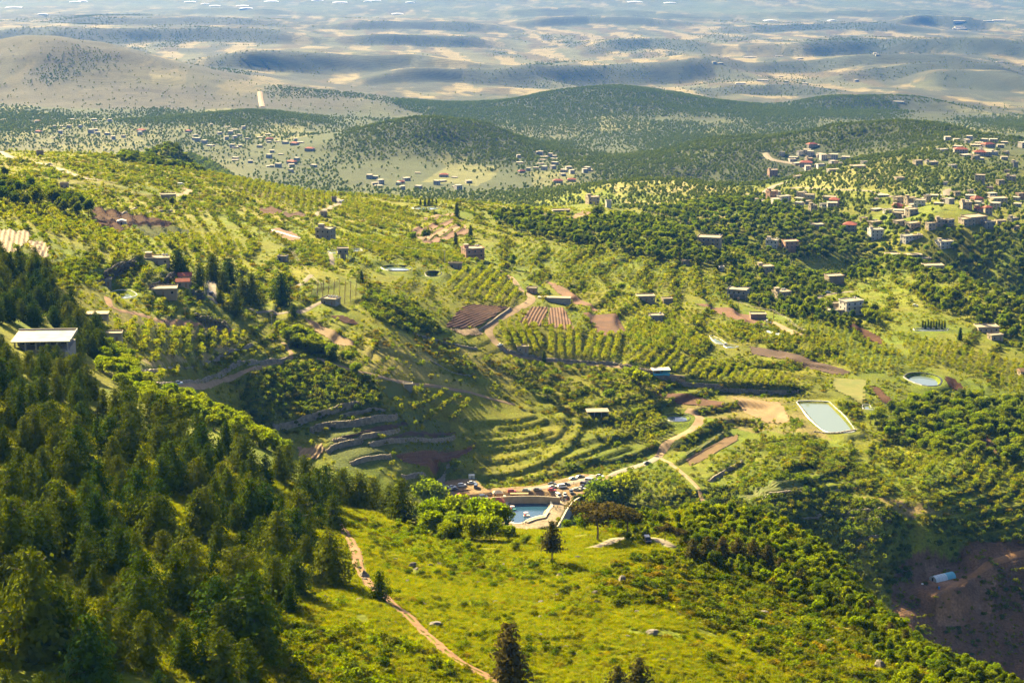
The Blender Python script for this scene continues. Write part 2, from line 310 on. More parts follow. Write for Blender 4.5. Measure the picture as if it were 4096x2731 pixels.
# car park and boating pool: two level decks
Z_POOL = -318.0; Z_PARK = -315.4
PARK_PX = [(1735,1975),(1765,1928),(1850,1912),(1905,1918),(1940,1952),(2150,1940),(2330,1893),(2440,1902),(2425,1925),(2395,1950),(2330,1975),(2270,1988),(2180,1985),(2000,1985),(1850,2000),(1780,1998)]
PLAT_PX = [(1745,2040),(1775,2000),(1850,2006),(2000,1992),(2180,1990),(2262,1996),(2285,2010),(2262,2035),(2245,2070),(2225,2100),(2100,2118),(1980,2112),(1850,2085)]
PARK = plane_pts(PARK_PX, Z_PARK); PLAT = plane_pts(PLAT_PX, Z_POOL)
level(PARK, Z_PARK, 5); level(PLAT, Z_POOL, 2.5)
EXCL += [PARK, PLAT]
POOL_PX = [(2015,2057),(2023,2034),(2040,2010),(2067,2002),(2122,1998),(2187,2007),(2202,2020),(2200,2035),(2185,2044),(2181,2064),(2142,2071),(2108,2083),(2091,2098),(2045,2098)]
POOL = plane_pts(POOL_PX, Z_POOL - .9)
level(POOL, Z_POOL, .1, 2.6)
# irrigation ponds: outline, drop of the water below the rim, liner tone, label
PONDS = [
 ([(442,1176),(452,1166),(480,1160),(515,1162),(540,1172),(545,1182),(520,1192),(480,1196),(452,1188)],1.2,'white','round pond with white plastic liner below the boulder wall','pond'),
 ([(1652,832),(1668,826),(1700,824),(1740,825),(1759,831),(1745,838),(1700,842),(1668,840)],.6,'dark','narrow pond with cypresses behind it on the ridge','pond'),
 ([(1315,1007),(1322,1003),(1348,1003),(1349,1013),(1330,1013)],.5,'white','small bright pond left of the roofless concrete house','pond'),
 ([(1408,998),(1416,996),(1440,997),(1446,1004),(1414,1006)],.4,'white','small square tank pond right of the roofless concrete house','pond'),
 ([(1527,1070),(1545,1063),(1590,1061),(1632,1065),(1647,1073),(1640,1082),(1590,1084),(1545,1081)],.9,'dark','oval pond with stones round its rim in the middle of the slope','pond'),
 ([(1703,1092),(1715,1085),(1745,1084),(1768,1090),(1755,1103),(1725,1108),(1706,1104)],3.2,'dark','emptied pond with black liner and pale torn rim','pond'),
 ([(3189,1609),(3200,1603),(3312,1606),(3322,1612),(3380,1670),(3419,1718),(3410,1727),(3360,1730),(3303,1729),(3255,1690)],.8,'white','large turquoise reservoir with pale liner rim','reservoir'),
 ([(3620,1508),(3632,1494),(3665,1490),(3720,1496),(3755,1508),(3764,1528),(3750,1543),(3700,1543),(3650,1526)],1.5,'dark','oval reservoir with black liner and stones on its right rim','reservoir'),
 ([(3452,1620),(3478,1619),(3482,1630),(3496,1633),(3494,1639),(3455,1635)],.4,'white','small rectangular concrete tank full of water','pond'),
 ([(2839,1345),(2850,1341),(2905,1372),(2890,1377),(2862,1372)],.5,'white','long narrow pond with white rim right of the dense orchard','pond'),
 ([(2897,1383),(2915,1378),(2950,1386),(2935,1391),(2910,1391)],.5,'white','smaller pale pond just below the long narrow one','pond'),
 ([(2656,1668),(2670,1659),(2720,1657),(2750,1662),(2759,1674),(2745,1685),(2700,1687),(2675,1680)],.7,'dark','blue pond inside the road bend','pond'),
 ([(3655,1315),(3700,1312),(3790,1314),(3785,1322),(3700,1324),(3660,1321)],.5,'white','thin strip of water behind young cypresses on the right','pond'),
]
POND_W = []
for px, drop, tone, lab, cat in PONDS:
    c = hit(sum(p[0] for p in px) / len(px), sum(p[1] for p in px) / len(px)); z = c[2]
    P = plane_pts(px, z); P = smooth_line(np.concatenate([P, P[:1]]), 1)[:-1] if len(px) > 6 else P
    cx = P[:, :2].mean(0); big = P.copy(); big[:, :2] = cx + (P[:, :2] - cx) * 1.12 + np.sign(P[:, :2] - cx) * .8
    level(big, z, 7); level(P, z, .1, drop + 1.2); fr_ = big.copy(); fr_[:, 1] = np.where(fr_[:, 1] < cx[1], fr_[:, 1] - 16, fr_[:, 1]); EXCL.append(fr_)
    POND_W.append((P, z, drop, tone, lab, cat)); EXCL.append(big)
# ravine sides: gullied bare soil
rv = (GU > .16) & (GY > 860) & (GY < 1012); GZ[rv] += (fbm(GX, GY, 16, 4, 95)[rv] * 2.2 + np.abs(fbm(GX, GY, 30, 2, 96)[rv]) * 2.5) * sstep(860, 900, GY[rv]) * (1 - sstep(1000, 1012, GY[rv]))
level(plane_pts([(3690,2350),(3730,2290),(3830,2265),(3870,2290),(3850,2340),(3740,2370)], hit(3770,2320)[2]), hit(3770,2320)[2], 8)

# ------------------------------------------------------------------ ground colour by land use (soil, grass, scrub; shade painted on far scarps)
Cg = np.zeros((NR, NC, 3))
def mix(a, b, t): return a * (1 - t[..., None]) + np.array(b) * t[..., None]
n1 = fbm(GX, GY, 60, 3, 41); n2 = fbm(GX, GY, 11, 3, 42)
Cg[:] = (.095, .130, .006)
Cg = mix(Cg, (.165, .158, .010), np.clip(.45 + n1 * .9 + n2 * .6, 0, 1))
Cg = mix(Cg, (.06, .085, .018), np.clip(n2 * 1.2 - .25, 0, .8))
Cg = mix(Cg, (.04, .058, .010), RISER * .85)
fgm = 1 - sstep(640, 700, GY)
Cg = mix(Cg, (.135, .160, .005), fgm * np.clip(.75 + n1 * .6, 0, 1))
Cg = mix(Cg, (.16, .125, .022), fgm * np.clip(n2 * 1.3 + n1 * .5 - .15, 0, .7))
vm = sstep(2300, 3000, GY); Cg = mix(Cg, (.050, .062, .022), vm)
fa_ = np.searchsorted(YS, 2300); sl = slice(fa_, NR)
v1 = fbm(GX[sl], GY[sl] * .35, 420, 4, 43); v2 = fbm(GX[sl], GY[sl] * .3, 130, 3, 44)
t = np.zeros((NR, NC)); t[sl] = sstep(2600, 3000, GY[sl]) * np.clip(v1 * 1.8 + v2 * .8 - .1, 0, 1); Cg = mix(Cg, (.12, .12, .045), t * .8)
ff = sstep(5000, 6300, GY); Cg = mix(Cg, (.066, .053, .021), ff)
t[:] = 0; t[sl] = ff[sl] * np.clip(v2 * 1.6 + v1 * .8 - .2, 0, 1); Cg = mix(Cg, (.135, .108, .044), t)
t[sl] = ff[sl] * np.clip(-v2 * 1.8 - v1 * .9 - .25, 0, 1); Cg = mix(Cg, (.06, .066, .034), t)
wx = GX[sl] + v1 * 160; wy = GY[sl] + v2 * 260      # patchwork of far fields
ci = np.floor(wx / 95 + np.floor(wy / 300) * .37).astype(np.int64); cj = np.floor(wy / 300).astype(np.int64); hh = ((ci * 374761393 + cj * 668265263) & 0xffff) / 65535.
t[:] = 0; t[sl] = ff[sl] * (hh > .62); Cg = mix(Cg, (.21, .17, .078), t * .75); t[sl] = ff[sl] * (hh < .3); Cg = mix(Cg, (.085, .09, .042), t * .75)
t[sl] = sstep(2600, 3000, GY[sl]) * (1 - ff[sl]) * (hh > .8); Cg = mix(Cg, (.14, .14, .045), t * .7)
v3 = fbm(GX[sl], GY[sl] * .22, 75, 4, 46); v4 = fbm(GX[sl], GY[sl] * .3, 900, 3, 47)
t[:] = 0; t[sl] = sstep(4700, 5600, GY[sl]) * np.clip(v3 * 3.4 + v4 * 1.8 + .3, 0, 1); Cg = mix(Cg, (.032, .038, .020), t * .9)
t[:] = 0
for a_, b_, c_, rx_, rf_, rb_ in HILLS[:7] + HILLS[12:19]:
    hx = at(a_, b_, c_)[0]; t[sl] = np.maximum(t[sl], np.exp(-(((GX[sl] - hx) / rx_) ** 2 + np.where(GY[sl] < c_, (GY[sl] - c_) / rf_, (GY[sl] - c_) / rb_) ** 2) * .8))
t2 = np.zeros((NR, NC)); t2[sl] = sstep(5200, 5500, GY[sl]) * (1 - sstep(6600, 7400, GY[sl])) * (1 - sstep(-.09, -.03, GU[sl])) * np.clip(.75 + v3 * 1.2, .3, 1)
Cg = mix(Cg, (.045, .043, .024), t2 * .9)
Cg = mix(Cg, (.034, .044, .016), np.clip(t * 2.2 - .4, 0, .9))
Cg = mix(Cg, (.026, .034, .02), CLIFF * .95)  # scarp faces darkened: tree cover, plus their shade put into the colour
t[sl] = sstep(11500, 14500, GY[sl]) * (.55 + .45 * np.clip(v1 * 2, -1, 1)); Cg = mix(Cg, (.06, .075, .035), t)
def paint(px, col, amt=1.0, soft=None, ymin=250):
    P = hits(px, 0, ymin) if not isinstance(px, np.ndarray) else px
    s = window(np.concatenate([P, P[:1]]), 2); m = in_poly(GX[s], GY[s], P).astype(float) * amt
    if soft: m = m * np.clip(.5 + fbm(GX[s], GY[s], soft, 3, 45) * 1.6 + .25, 0, 1)
    Cg[s] = mix(Cg[s], col, m)
GRASS_Y = (.17, .15, .028); GRASS = (.12, .16, .02); SOIL = (.17, .095, .055); SOIL_D = (.095, .058, .042); TAN = (.25, .17, .09); EARTH = (.125, .072, .040)
paint([(0,625),(400,640),(900,720),(1500,800),(1600,860),(1300,900),(900,860),(400,780),(0,760)], GRASS_Y, .85, 30)
paint([(1450,1280),(1700,1330),(2000,1420),(2100,1480),(2000,1560),(1700,1520),(1460,1480)], (.24,.21,.05), .8, 20)
paint([(2420,740),(2600,722),(2800,722),(2950,800),(2900,870),(2700,880),(2500,820)], (.27,.24,.085), .95, 60)
paint([(3160,755),(3300,690),(3500,640),(3660,618),(3700,660),(3540,760),(3400,770)], (.22,.215,.06), .95, 80)
paint([(3560,770),(3700,690),(3900,680),(3950,720),(3800,800),(3650,800)], (.18,.20,.05), .95, 60)
paint([(3580,2250),(3700,2200),(3850,2190),(4096,2160),(4500,2150),(4500,2900),(4096,2860),(3900,2760),(3650,2560),(3560,2420)], EARTH, 1.0, None, 800)
paint([(3700,2250),(3850,2230),(4000,2300),(3950,2500),(3750,2500)], (.24,.14,.08), .7, 12, 800)
paint([(2560,1530),(2900,1560),(3190,1600),(3250,1700),(3330,1760),(3150,1740),(2900,1690),(2750,1640),(2620,1590)], (.17,.135,.05), .8, 14)
paint([(3440,1990),(3700,2010),(3850,2050),(3740,2070),(3560,2030)], (.28,.19,.09), .8, 10)
paint([(400,1240),(700,1260),(930,1300),(900,1325),(560,1290),(420,1270)], (.2,.17,.06), .7, 10)
paint([(1290,1690),(1800,1690),(1830,1880),(1350,1900)], (.06,.085,.03), .6)
paint([(560,1440),(640,1400),(860,1375),(990,1370),(760,1430),(610,1470)], (.36,.28,.13), .8, 8)
paint([(440,860),(600,800),(820,800),(860,880),(700,880)], (.23,.21,.06), .7, 20)
paint([(-300,130),(100,150),(500,210),(850,295),(1250,375),(1200,430),(700,440),(300,435),(-300,420)], (.052,.047,.026), .9, 500, 4500)
paint(PARK, TAN, 1.0); paint(PLAT, (.28,.225,.155), 1.0)
# ------------------------------------------------------------------ materials
MATS = {}
def new_mat(name):
    m = bpy.data.materials.new(name); m.use_nodes = True; nt = m.node_tree
    return m, nt, nt.nodes['Principled BSDF']
def N(nt, t, **kw):
    nd = nt.nodes.new(t)
    for k, v in kw.items():
        if k in nd.bl_rna.properties: setattr(nd, k, v)
        else: nd.inputs[k].default_value = v
    return nd
def noisefac(nt, scale, detail=3, coord='pos', lo=.3, hi=.7):
    if coord == 'pos': g = N(nt, 'ShaderNodeNewGeometry'); o = g.outputs['Position']
    else: g = N(nt, 'ShaderNodeTexCoord'); o = g.outputs['Object']
    nz = N(nt, 'ShaderNodeTexNoise', Scale=scale, Detail=detail); nt.links.new(o, nz.inputs['Vector'])
    mr = N(nt, 'ShaderNodeMapRange'); mr.inputs['From Min'].default_value = lo; mr.inputs['From Max'].default_value = hi
    nt.links.new(nz.outputs['Fac'], mr.inputs['Value']); return mr.outputs[0], nz.outputs['Fac']
def pmat(name, col, col2=None, rough=.85, scale=1.0, coord='obj', bump=0.0, bscale=4.0, metal=0, spec=.3):
    if name in MATS: return MATS[name]
    m, nt, b = new_mat(name); col2 = col2 or tuple(c * .72 for c in col)
    f, _ = noisefac(nt, scale, 4, coord)
    mx = N(nt, 'ShaderNodeMix', data_type='RGBA'); mx.inputs['A'].default_value = (*col2, 1); mx.inputs['B'].default_value = (*col, 1)
    nt.links.new(f, mx.inputs['Factor']); nt.links.new(mx.outputs['Result'], b.inputs['Base Color'])
    b.inputs['Roughness'].default_value = rough; b.inputs['Metallic'].default_value = metal; b.inputs['Specular IOR Level'].default_value = spec
    if bump:
        _, nf = noisefac(nt, bscale, 4, coord); bp = N(nt, 'ShaderNodeBump', Strength=bump, Distance=.3)
        nt.links.new(nf, bp.inputs['Height']); nt.links.new(bp.outputs[0], b.inputs['Normal'])
    MATS[name] = m; return m
def leafmat(name, c1, c2, trans=.4, nscale=.8, dead=None):
    m, nt, b = new_mat(name); nt.nodes.remove(b); out = nt.nodes['Material Output']
    oi = N(nt, 'ShaderNodeObjectInfo'); f, _ = noisefac(nt, nscale, 2, 'obj', .25, .75)
    mx = N(nt, 'ShaderNodeMix', data_type='RGBA'); mx.inputs['A'].default_value = (*c1, 1); mx.inputs['B'].default_value = (*c2, 1)
    nt.links.new(oi.outputs['Random'], mx.inputs['Factor'])
    mv = N(nt, 'ShaderNodeMix', data_type='RGBA', blend_type='MULTIPLY'); mv.inputs['Factor'].default_value = 1
    mr = N(nt, 'ShaderNodeMapRange'); mr.inputs['To Min'].default_value = .65; mr.inputs['To Max'].default_value = 1.35; nt.links.new(f, mr.inputs['Value'])
    nt.links.new(mx.outputs['Result'], mv.inputs['A']); nt.links.new(mr.outputs[0], mv.inputs['B'])
    df = N(nt, 'ShaderNodeBsdfDiffuse'); tr = N(nt, 'ShaderNodeBsdfTranslucent'); ms = N(nt, 'ShaderNodeMixShader'); ms.inputs[0].default_value = trans
    hs = N(nt, 'ShaderNodeHueSaturation'); hs.inputs['Saturation'].default_value = 1.1; hs.inputs['Value'].default_value = 1.25
    nt.links.new(mv.outputs['Result'], df.inputs['Color']); nt.links.new(mv.outputs['Result'], hs.inputs['Color']); nt.links.new(hs.outputs[0], tr.inputs['Color'])
    nt.links.new(df.outputs[0], ms.inputs[1]); nt.links.new(tr.outputs[0], ms.inputs[2]); nt.links.new(ms.outputs[0], out.inputs['Surface'])
    MATS[name] = m; return m
M_FIR = leafmat('fir_needles', (.038,.074,.004), (.118,.135,.007), .15, .5)
M_PINE = leafmat('pine_needles', (.065,.066,.016), (.105,.080,.022), .25, .5)
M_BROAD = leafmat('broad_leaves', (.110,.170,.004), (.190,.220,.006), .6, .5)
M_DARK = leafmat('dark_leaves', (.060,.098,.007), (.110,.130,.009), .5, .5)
M_ORCH = leafmat('orchard_leaves', (.145,.195,.004), (.245,.240,.006), .62, .6)
M_SHRUB = leafmat('shrub_leaves', (.075,.105,.008), (.155,.145,.012), .48, .8)
M_BROOM = leafmat('broom_flowers', (.15,.150,.010), (.25,.185,.010), .35, .9)
M_FAR = leafmat('far_leaves', (.095,.135,.016), (.150,.180,.022), .35, .2)
M_GRASS = leafmat('grass_blades', (.145,.195,.004), (.235,.225,.006), .5, .6)
M_CROP = leafmat('crop_leaves', (.09,.16,.014), (.13,.18,.02), .4, .6)
M_BARK = pmat('bark', (.11,.075,.05), (.05,.035,.025), scale=3)
M_STONE = pmat('limestone', (.17,.15,.12), (.06,.053,.043), scale=1.6, bump=1.0, bscale=3.5)
M_WALLST = pmat('wall_stone', (.36,.31,.23), (.17,.145,.11), scale=.55, coord='pos', bump=.5, bscale=2)
M_CONC = pmat('concrete', (.42,.38,.32), (.30,.27,.23), scale=.5)
M_ROOFC = pmat('roof_screed', (.36,.30,.20), (.24,.20,.14), scale=.35)
M_RED = pmat('red_tiles', (.36,.085,.05), (.24,.06,.04), scale=1.2)
M_GLASS = pmat('window_glass', (.02,.025,.03), (.012,.014,.018), rough=.12, spec=.6)
M_FRAME = pmat('window_frame', (.5,.47,.42))
M_WOOD = pmat('timber', (.30,.19,.10), (.18,.11,.06), scale=1.5)
M_LINER_W = pmat('pale_liner', (.62,.62,.60), (.42,.42,.40), rough=.5, scale=.4)
M_LINER_D = pmat('black_liner', (.035,.037,.042), (.02,.021,.025), rough=.45, scale=.4)
M_RUBBER = pmat('rubber', (.02,.02,.02))
M_METAL = pmat('galvanised', (.42,.43,.44), (.32,.33,.34), rough=.45, metal=.6)
M_WIRE = pmat('wire', (.52,.47,.38), rough=.5)

def ground_mat():
    m, nt, b = new_mat('ground_soil_and_grass'); L = nt.links
    at_ = N(nt, 'ShaderNodeAttribute', attribute_name='Col')
    def mod(src, scale, lo, hi, det=4):
        f, _ = noisefac(nt, scale, det, 'pos'); mr = N(nt, 'ShaderNodeMapRange'); mr.inputs['To Min'].default_value = lo; mr.inputs['To Max'].default_value = hi
        L.new(f, mr.inputs['Value']); mm = N(nt, 'ShaderNodeMix', data_type='RGBA', blend_type='MULTIPLY'); mm.inputs['Factor'].default_value = 1
        L.new(src, mm.inputs['A']); L.new(mr.outputs[0], mm.inputs['B']); return mm.outputs['Result']
    c = mod(at_.outputs['Color'], .9, .62, 1.3, 5); c = mod(c, .12, .78, 1.2)
    # contour banding of old terraces on the far slopes
    g = N(nt, 'ShaderNodeNewGeometry'); sp = N(nt, 'ShaderNodeSeparateXYZ'); L.new(g.outputs['Position'], sp.inputs[0])
    nz = N(nt, 'ShaderNodeTexNoise', Scale=.004, Detail=3); L.new(g.outputs['Position'], nz.inputs['Vector'])
    a1 = N(nt, 'ShaderNodeMath', operation='MULTIPLY_ADD'); L.new(nz.outputs['Fac'], a1.inputs[0]); a1.inputs[1].default_value = 60; L.new(sp.outputs['Z'], a1.inputs[2])
    a2 = N(nt, 'ShaderNodeMath', operation='MULTIPLY'); L.new(a1.outputs[0], a2.inputs[0]); a2.inputs[1].default_value = .9
    sn = N(nt, 'ShaderNodeMath', operation='SINE'); L.new(a2.outputs[0], sn.inputs[0])
    mr = N(nt, 'ShaderNodeMapRange'); mr.inputs['From Min'].default_value = .2; mr.inputs['From Max'].default_value = .9; mr.inputs['To Min'].default_value = 1.0; mr.inputs['To Max'].default_value = .62
    L.new(sn.outputs[0], mr.inputs['Value'])
    fy = N(nt, 'ShaderNodeMapRange'); fy.inputs['From Min'].default_value = 4000; fy.inputs['From Max'].default_value = 5500; L.new(sp.outputs['Y'], fy.inputs['Value'])
    nm, _ = noisefac(nt, .0016, 3, 'pos', .42, .58); fm = N(nt, 'ShaderNodeMath', operation='MULTIPLY'); L.new(fy.outputs[0], fm.inputs[0]); L.new(nm, fm.inputs[1])
    mm = N(nt, 'ShaderNodeMix', data_type='RGBA', blend_type='MULTIPLY'); L.new(fm.outputs[0], mm.inputs['Factor']); L.new(c, mm.inputs['A']); L.new(mr.outputs[0], mm.inputs['B'])
    c2 = mod(mm.outputs['Result'], .011, .8, 1.18, 5)
    L.new(c2, b.inputs['Base Color']); b.inputs['Roughness'].default_value = .95; b.inputs['Specular IOR Level'].default_value = .1
    _, nf = noisefac(nt, 1.1, 5, 'pos'); bp = N(nt, 'ShaderNodeBump', Strength=.9, Distance=.6); L.new(nf, bp.inputs['Height']); L.new(bp.outputs[0], b.inputs['Normal'])
    return m

# ------------------------------------------------------------------ mesh and object helpers
def mesh_np(name, V, Q, mats, mi=None, smooth=False):
    me = bpy.data.meshes.new(name); V = np.asarray(V, np.float32); Q = np.asarray(Q, np.int32); k = Q.shape[1]
    me.vertices.add(len(V)); me.vertices.foreach_set('co', V.ravel())
    me.loops.add(Q.size); me.loops.foreach_set('vertex_index', Q.ravel())
    me.polygons.add(len(Q)); me.polygons.foreach_set('loop_start', np.arange(0, Q.size, k, dtype=np.int32))
    for m in mats: me.materials.append(m)
    if mi is not None: me.polygons.foreach_set('material_index', np.asarray(mi, np.int32))
    if smooth: me.polygons.foreach_set('use_smooth', np.ones(len(Q), bool))
    me.update(calc_edges=True); return me
def ob(name, me, parent=None, loc=None, rz=None, col=None):
    o = bpy.data.objects.new(name, me); (col or COL).objects.link(o)
    if parent is not None: o.parent = parent
    if loc is not None: o.location = loc
    if rz is not None: o.rotation_euler = (0, 0, rz)
    return o
def tag(o, label=None, cat=None, group=None, kind=None):
    if label: o['label'] = label
    if cat: o['category'] = cat
    if group: o['group'] = group
    if kind: o['kind'] = kind
    return o
def thing(name, label, cat, loc, rz=0, group=None): return tag(ob(name, None, None, loc, rz), label, cat, group)
class MB:
    """collects boxes, prisms and tubes into one mesh"""
    def __init__(s): s.v = []; s.f = []; s.m = []
    def add(s, V, Fs, mi=0):
        k = len(s.v); s.v += [tuple(p) for p in V]; s.f += [tuple(i + k for i in f) for f in Fs]; s.m += [mi] * len(Fs); return s
    def box(s, x0, x1, y0, y1, z0, z1, mi=0):
        V = [(x0,y0,z0),(x1,y0,z0),(x1,y1,z0),(x0,y1,z0),(x0,y0,z1),(x1,y0,z1),(x1,y1,z1),(x0,y1,z1)]
        return s.add(V, [(3,2,1,0),(4,5,6,7),(0,1,5,4),(1,2,6,5),(2,3,7,6),(3,0,4,7)], mi)
    def tube(s, pts, rad, n=6, mi=0, cap=True):
        pts = [Vector(p) for p in pts]; V = []; Fs = []
        for i, p in enumerate(pts):
            d = (pts[min(i + 1, len(pts) - 1)] - pts[max(i - 1, 0)]).normalized()
            a = d.orthogonal().normalized(); b_ = d.cross(a); r = rad[i] if hasattr(rad, '__len__') else rad
            V += [tuple(p + a * math.cos(2 * math.pi * k / n) * r + b_ * math.sin(2 * math.pi * k / n) * r) for k in range(n)]
        for i in range(len(pts) - 1):
            for k in range(n): Fs.append((i * n + k, i * n + (k + 1) % n, (i + 1) * n + (k + 1) % n, (i + 1) * n + k))
        if cap: Fs += [tuple(range(n))[::-1], tuple(range((len(pts) - 1) * n, len(pts) * n))]
        return s.add(V, Fs, mi)
    def prism(s, prof, y0, y1, mi=0):        # profile in xz extruded along y
        n = len(prof); V = [(x, y0, z) for x, z in prof] + [(x, y1, z) for x, z in prof]
        return s.add(V, [tuple(range(n)), tuple(range(2 * n - 1, n - 1, -1))] + [(i, i + n, (i + 1) % n + n, (i + 1) % n) for i in range(n)], mi)
    def mesh(s, name, mats, smooth=False):
        me = bpy.data.meshes.new(name); me.from_pydata(s.v, [], s.f)
        for m in (mats if isinstance(mats, (list, tuple)) else [mats]): me.materials.append(m)
        me.polygons.foreach_set('material_index', s.m)
        if smooth: me.polygons.foreach_set('use_smooth', [True] * len(s.f))
        me.update(); return me
    def build(s, name, mats, parent=None, loc=None, rz=None, smooth=False): return ob(name, s.mesh(name, mats, smooth), parent, loc, rz)

# ------------------------------------------------------------------ ground sheet
idx = np.arange(NR * NC).reshape(NR, NC)
Q = np.stack([idx[:-1, :-1], idx[:-1, 1:], idx[1:, 1:], idx[1:, :-1]], -1).reshape(-1, 4)
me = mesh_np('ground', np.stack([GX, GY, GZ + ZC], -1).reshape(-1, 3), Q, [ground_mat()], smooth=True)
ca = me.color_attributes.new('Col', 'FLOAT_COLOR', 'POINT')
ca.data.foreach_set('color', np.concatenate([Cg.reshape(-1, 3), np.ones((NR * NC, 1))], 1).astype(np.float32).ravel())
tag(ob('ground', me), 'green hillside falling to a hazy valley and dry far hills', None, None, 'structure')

# ------------------------------------------------------------------ roads
ROADLN = []
def drape(x, y, lift): return np.stack([x, y, zg(x, y) + ZC + lift], -1)
def road(name, px, width, mat, label, lift=.2, step=2.0, clear=1.0, ruts=False):
    ln = densify(smooth_line(hits(px), 2), step); d = np.gradient(ln[:, :2], axis=0); d /= np.linalg.norm(d, axis=1)[:, None] + 1e-9
    nrm = np.stack([-d[:, 1], d[:, 0]], 1); k = 9 if ruts else 5; V = []
    wob = fbm(ln[:, 0], ln[:, 1], 9, 2, 61) * .12
    for j in range(k):
        o = (j / (k - 1) - .5) * width * (1 + wob); V.append(drape(ln[:, 0] + nrm[:, 0] * o, ln[:, 1] + nrm[:, 1] * o, lift if 0 < j < k - 1 else lift * .3))
    V = np.stack(V, 1); n_ = len(ln); ii = np.arange(n_ * k).reshape(n_, k)
    Qr = np.stack([ii[:-1, :-1], ii[:-1, 1:], ii[1:, 1:], ii[1:, :-1]], -1).reshape(-1, 4)
    if ruts:                                # two wheel ruts, grass left standing between and at ragged edges
        cq = V.reshape(-1, 3)[Qr].mean(1); jj = np.tile(np.arange(k - 1), n_ - 1); nz_ = fbm(cq[:, 0], cq[:, 1], 2.2, 3, 62)
        Qr = Qr[np.where((jj == 3) | (jj == 4), nz_ > .05 + .2 * fbm(cq[:, 0], cq[:, 1], 30, 2, 63), np.where((jj == 0) | (jj == k - 2), nz_ > -.1, True))]
    tag(ob(name, mesh_np(name, V.reshape(-1, 3), Qr, [mat], smooth=True)), label, None, None, 'structure'); ROADLN.append((ln, width / 2 + clear))
M_DIRT = pmat('dirt_road', (.27,.185,.098), (.19,.125,.066), scale=.25, coord='pos', bump=.5, bscale=1.5)
M_TRACK = pmat('earth_track', (.25,.130,.052), (.155,.080,.032), scale=.5, coord='pos', bump=.6, bscale=2)
M_GRAVEL = pmat('grey_gravel', (.20,.165,.12), (.13,.105,.078), scale=.4, coord='pos', bump=.5, bscale=2)
M_ASPH = pmat('worn_asphalt', (.26,.22,.17), (.17,.145,.115), scale=.3, coord='pos')
road('dirt_road', [(2013,1087),(2049,1113),(2076,1154),(2120,1180),(2130,1195),(2112,1216),(2058,1243),(2000,1274),(1958,1304),(1951,1330),(1975,1362),(2000,1388),(2040,1412),(2110,1432),(2187,1441),(2312,1451),(2446,1464),(2558,1480),(2692,1506),(2740,1514)], 5.0, M_DIRT, 'pale dirt road winding past the ploughed fields')
road('dirt_road', [(2745,1640),(2775,1650),(2801,1668),(2799,1690),(2768,1719),(2714,1745),(2661,1781),(2643,1812),(2634,1826)], 5.0, M_DIRT, 'dirt road bending round the blue pond')
road('road', [(2634,1826),(2589,1853),(2491,1879),(2379,1906),(2290,1929),(2200,1946),(2100,1958)], 5.0, M_ASPH, 'narrow grey road coming down to the car park', .24)
road('track', [(2640,1830),(2690,1860),(2740,1900),(2800,1960),(2815,2010)], 2.4, M_DIRT, 'footpath dropping right from the road bend')
road('track', [(1314,2045),(1360,2100),(1394,2149),(1423,2199),(1433,2259),(1458,2314),(1500,2360),(1538,2388),(1598,2438),(1663,2493),(1717,2548),(1797,2618),(1872,2667),(1937,2697),(2020,2740)], 3.2, M_TRACK, 'orange earth track crossing the foreground meadow', .16, .6, 0, True)
road('track', [(2693,2189),(2648,2166),(2588,2148),(2498,2152),(2438,2166),(2380,2190)], 4.0, M_GRAVEL, 'grey gravel spur where the dark jeep stands', .16, 1.0)
road('road', [(-200,615),(0,632),(130,648),(200,665),(270,690),(330,715),(395,722)], 6.5, M_GRAVEL, 'grey road over the top of the left hill', .5, 3)
road('lane', [(661,1562),(737,1536),(848,1513),(1000,1478),(1067,1460),(1138,1442),(1172,1422),(1152,1393),(1129,1370)], 2.4, M_DIRT, 'lane with the pale blue car below the high stone wall')
road('lane', [(1268,1435),(1330,1455),(1388,1478),(1473,1497),(1563,1520),(1625,1531),(1737,1540),(1848,1562),(1893,1571),(2000,1603),(2058,1618)], 2.6, M_DIRT, 'thin footpath across the broom meadow')
road('lane', [(1000,1238),(1112,1256),(1200,1254),(1268,1216),(1303,1203)], 3.4, M_GRAVEL, 'lane leading to the hut with white tanks')
road('lane', [(1180,1150),(1215,1130),(1245,1100)], 3.0, M_GRAVEL, 'short lane behind the tall cedars')
road('lane', [(1320,1015),(1330,1040),(1325,1060),(1335,1075)], 3.0, M_GRAVEL, 'short lane below the roofless concrete house')
road('lane', [(430,1190),(440,1230),(480,1245),(560,1262),(700,1280),(850,1310),(940,1320)], 3.4, M_TRACK, 'earth lane from the round pond above the sunny orchard')
road('lane', [(850,1120),(842,1150),(848,1180),(852,1205)], 5.5, M_ASPH, 'sunken lane beside the cedars with a parked car')
road('lane', [(1260,865),(1290,850),(1340,825),(1362,810),(1350,795)], 4.0, M_GRAVEL, 'farm lane climbing past the young orchard')
road('lane', [(700,745),(735,755),(765,760),(745,775),(705,785)], 5.0, M_DIRT, 'pale farm yard track on the left hill')
road('lane', [(3410,1166),(3340,1172),(3280,1185),(3250,1205),(3240,1215)], 4.5, M_GRAVEL, 'lane curving below the white three storey house')
road('lane', [(3040,1270),(3080,1285),(3140,1315),(3200,1340)], 6.0, M_DIRT, 'dirt yard track with a white car on the right slope')
road('road', [(3161,756),(3186,750),(3326,761),(3466,763),(3512,772),(3573,789)], 7, M_GRAVEL, 'road along the foot of the green village hill', .6, 4)
road('road', [(2950,780),(3047,777),(3093,744),(3130,733),(3177,721)], 9, M_GRAVEL, 'road bending left of the green village hill', .6, 4)
road('road', [(3060,614),(3079,640),(3140,649),(3210,658),(3256,684)], 9, M_GRAVEL, 'road winding through the upper village', .8, 4)
road('road', [(3787,786),(3783,763),(3811,756),(3862,758),(3918,768)], 8, M_GRAVEL, 'road loop above the right hand village', .6, 4)
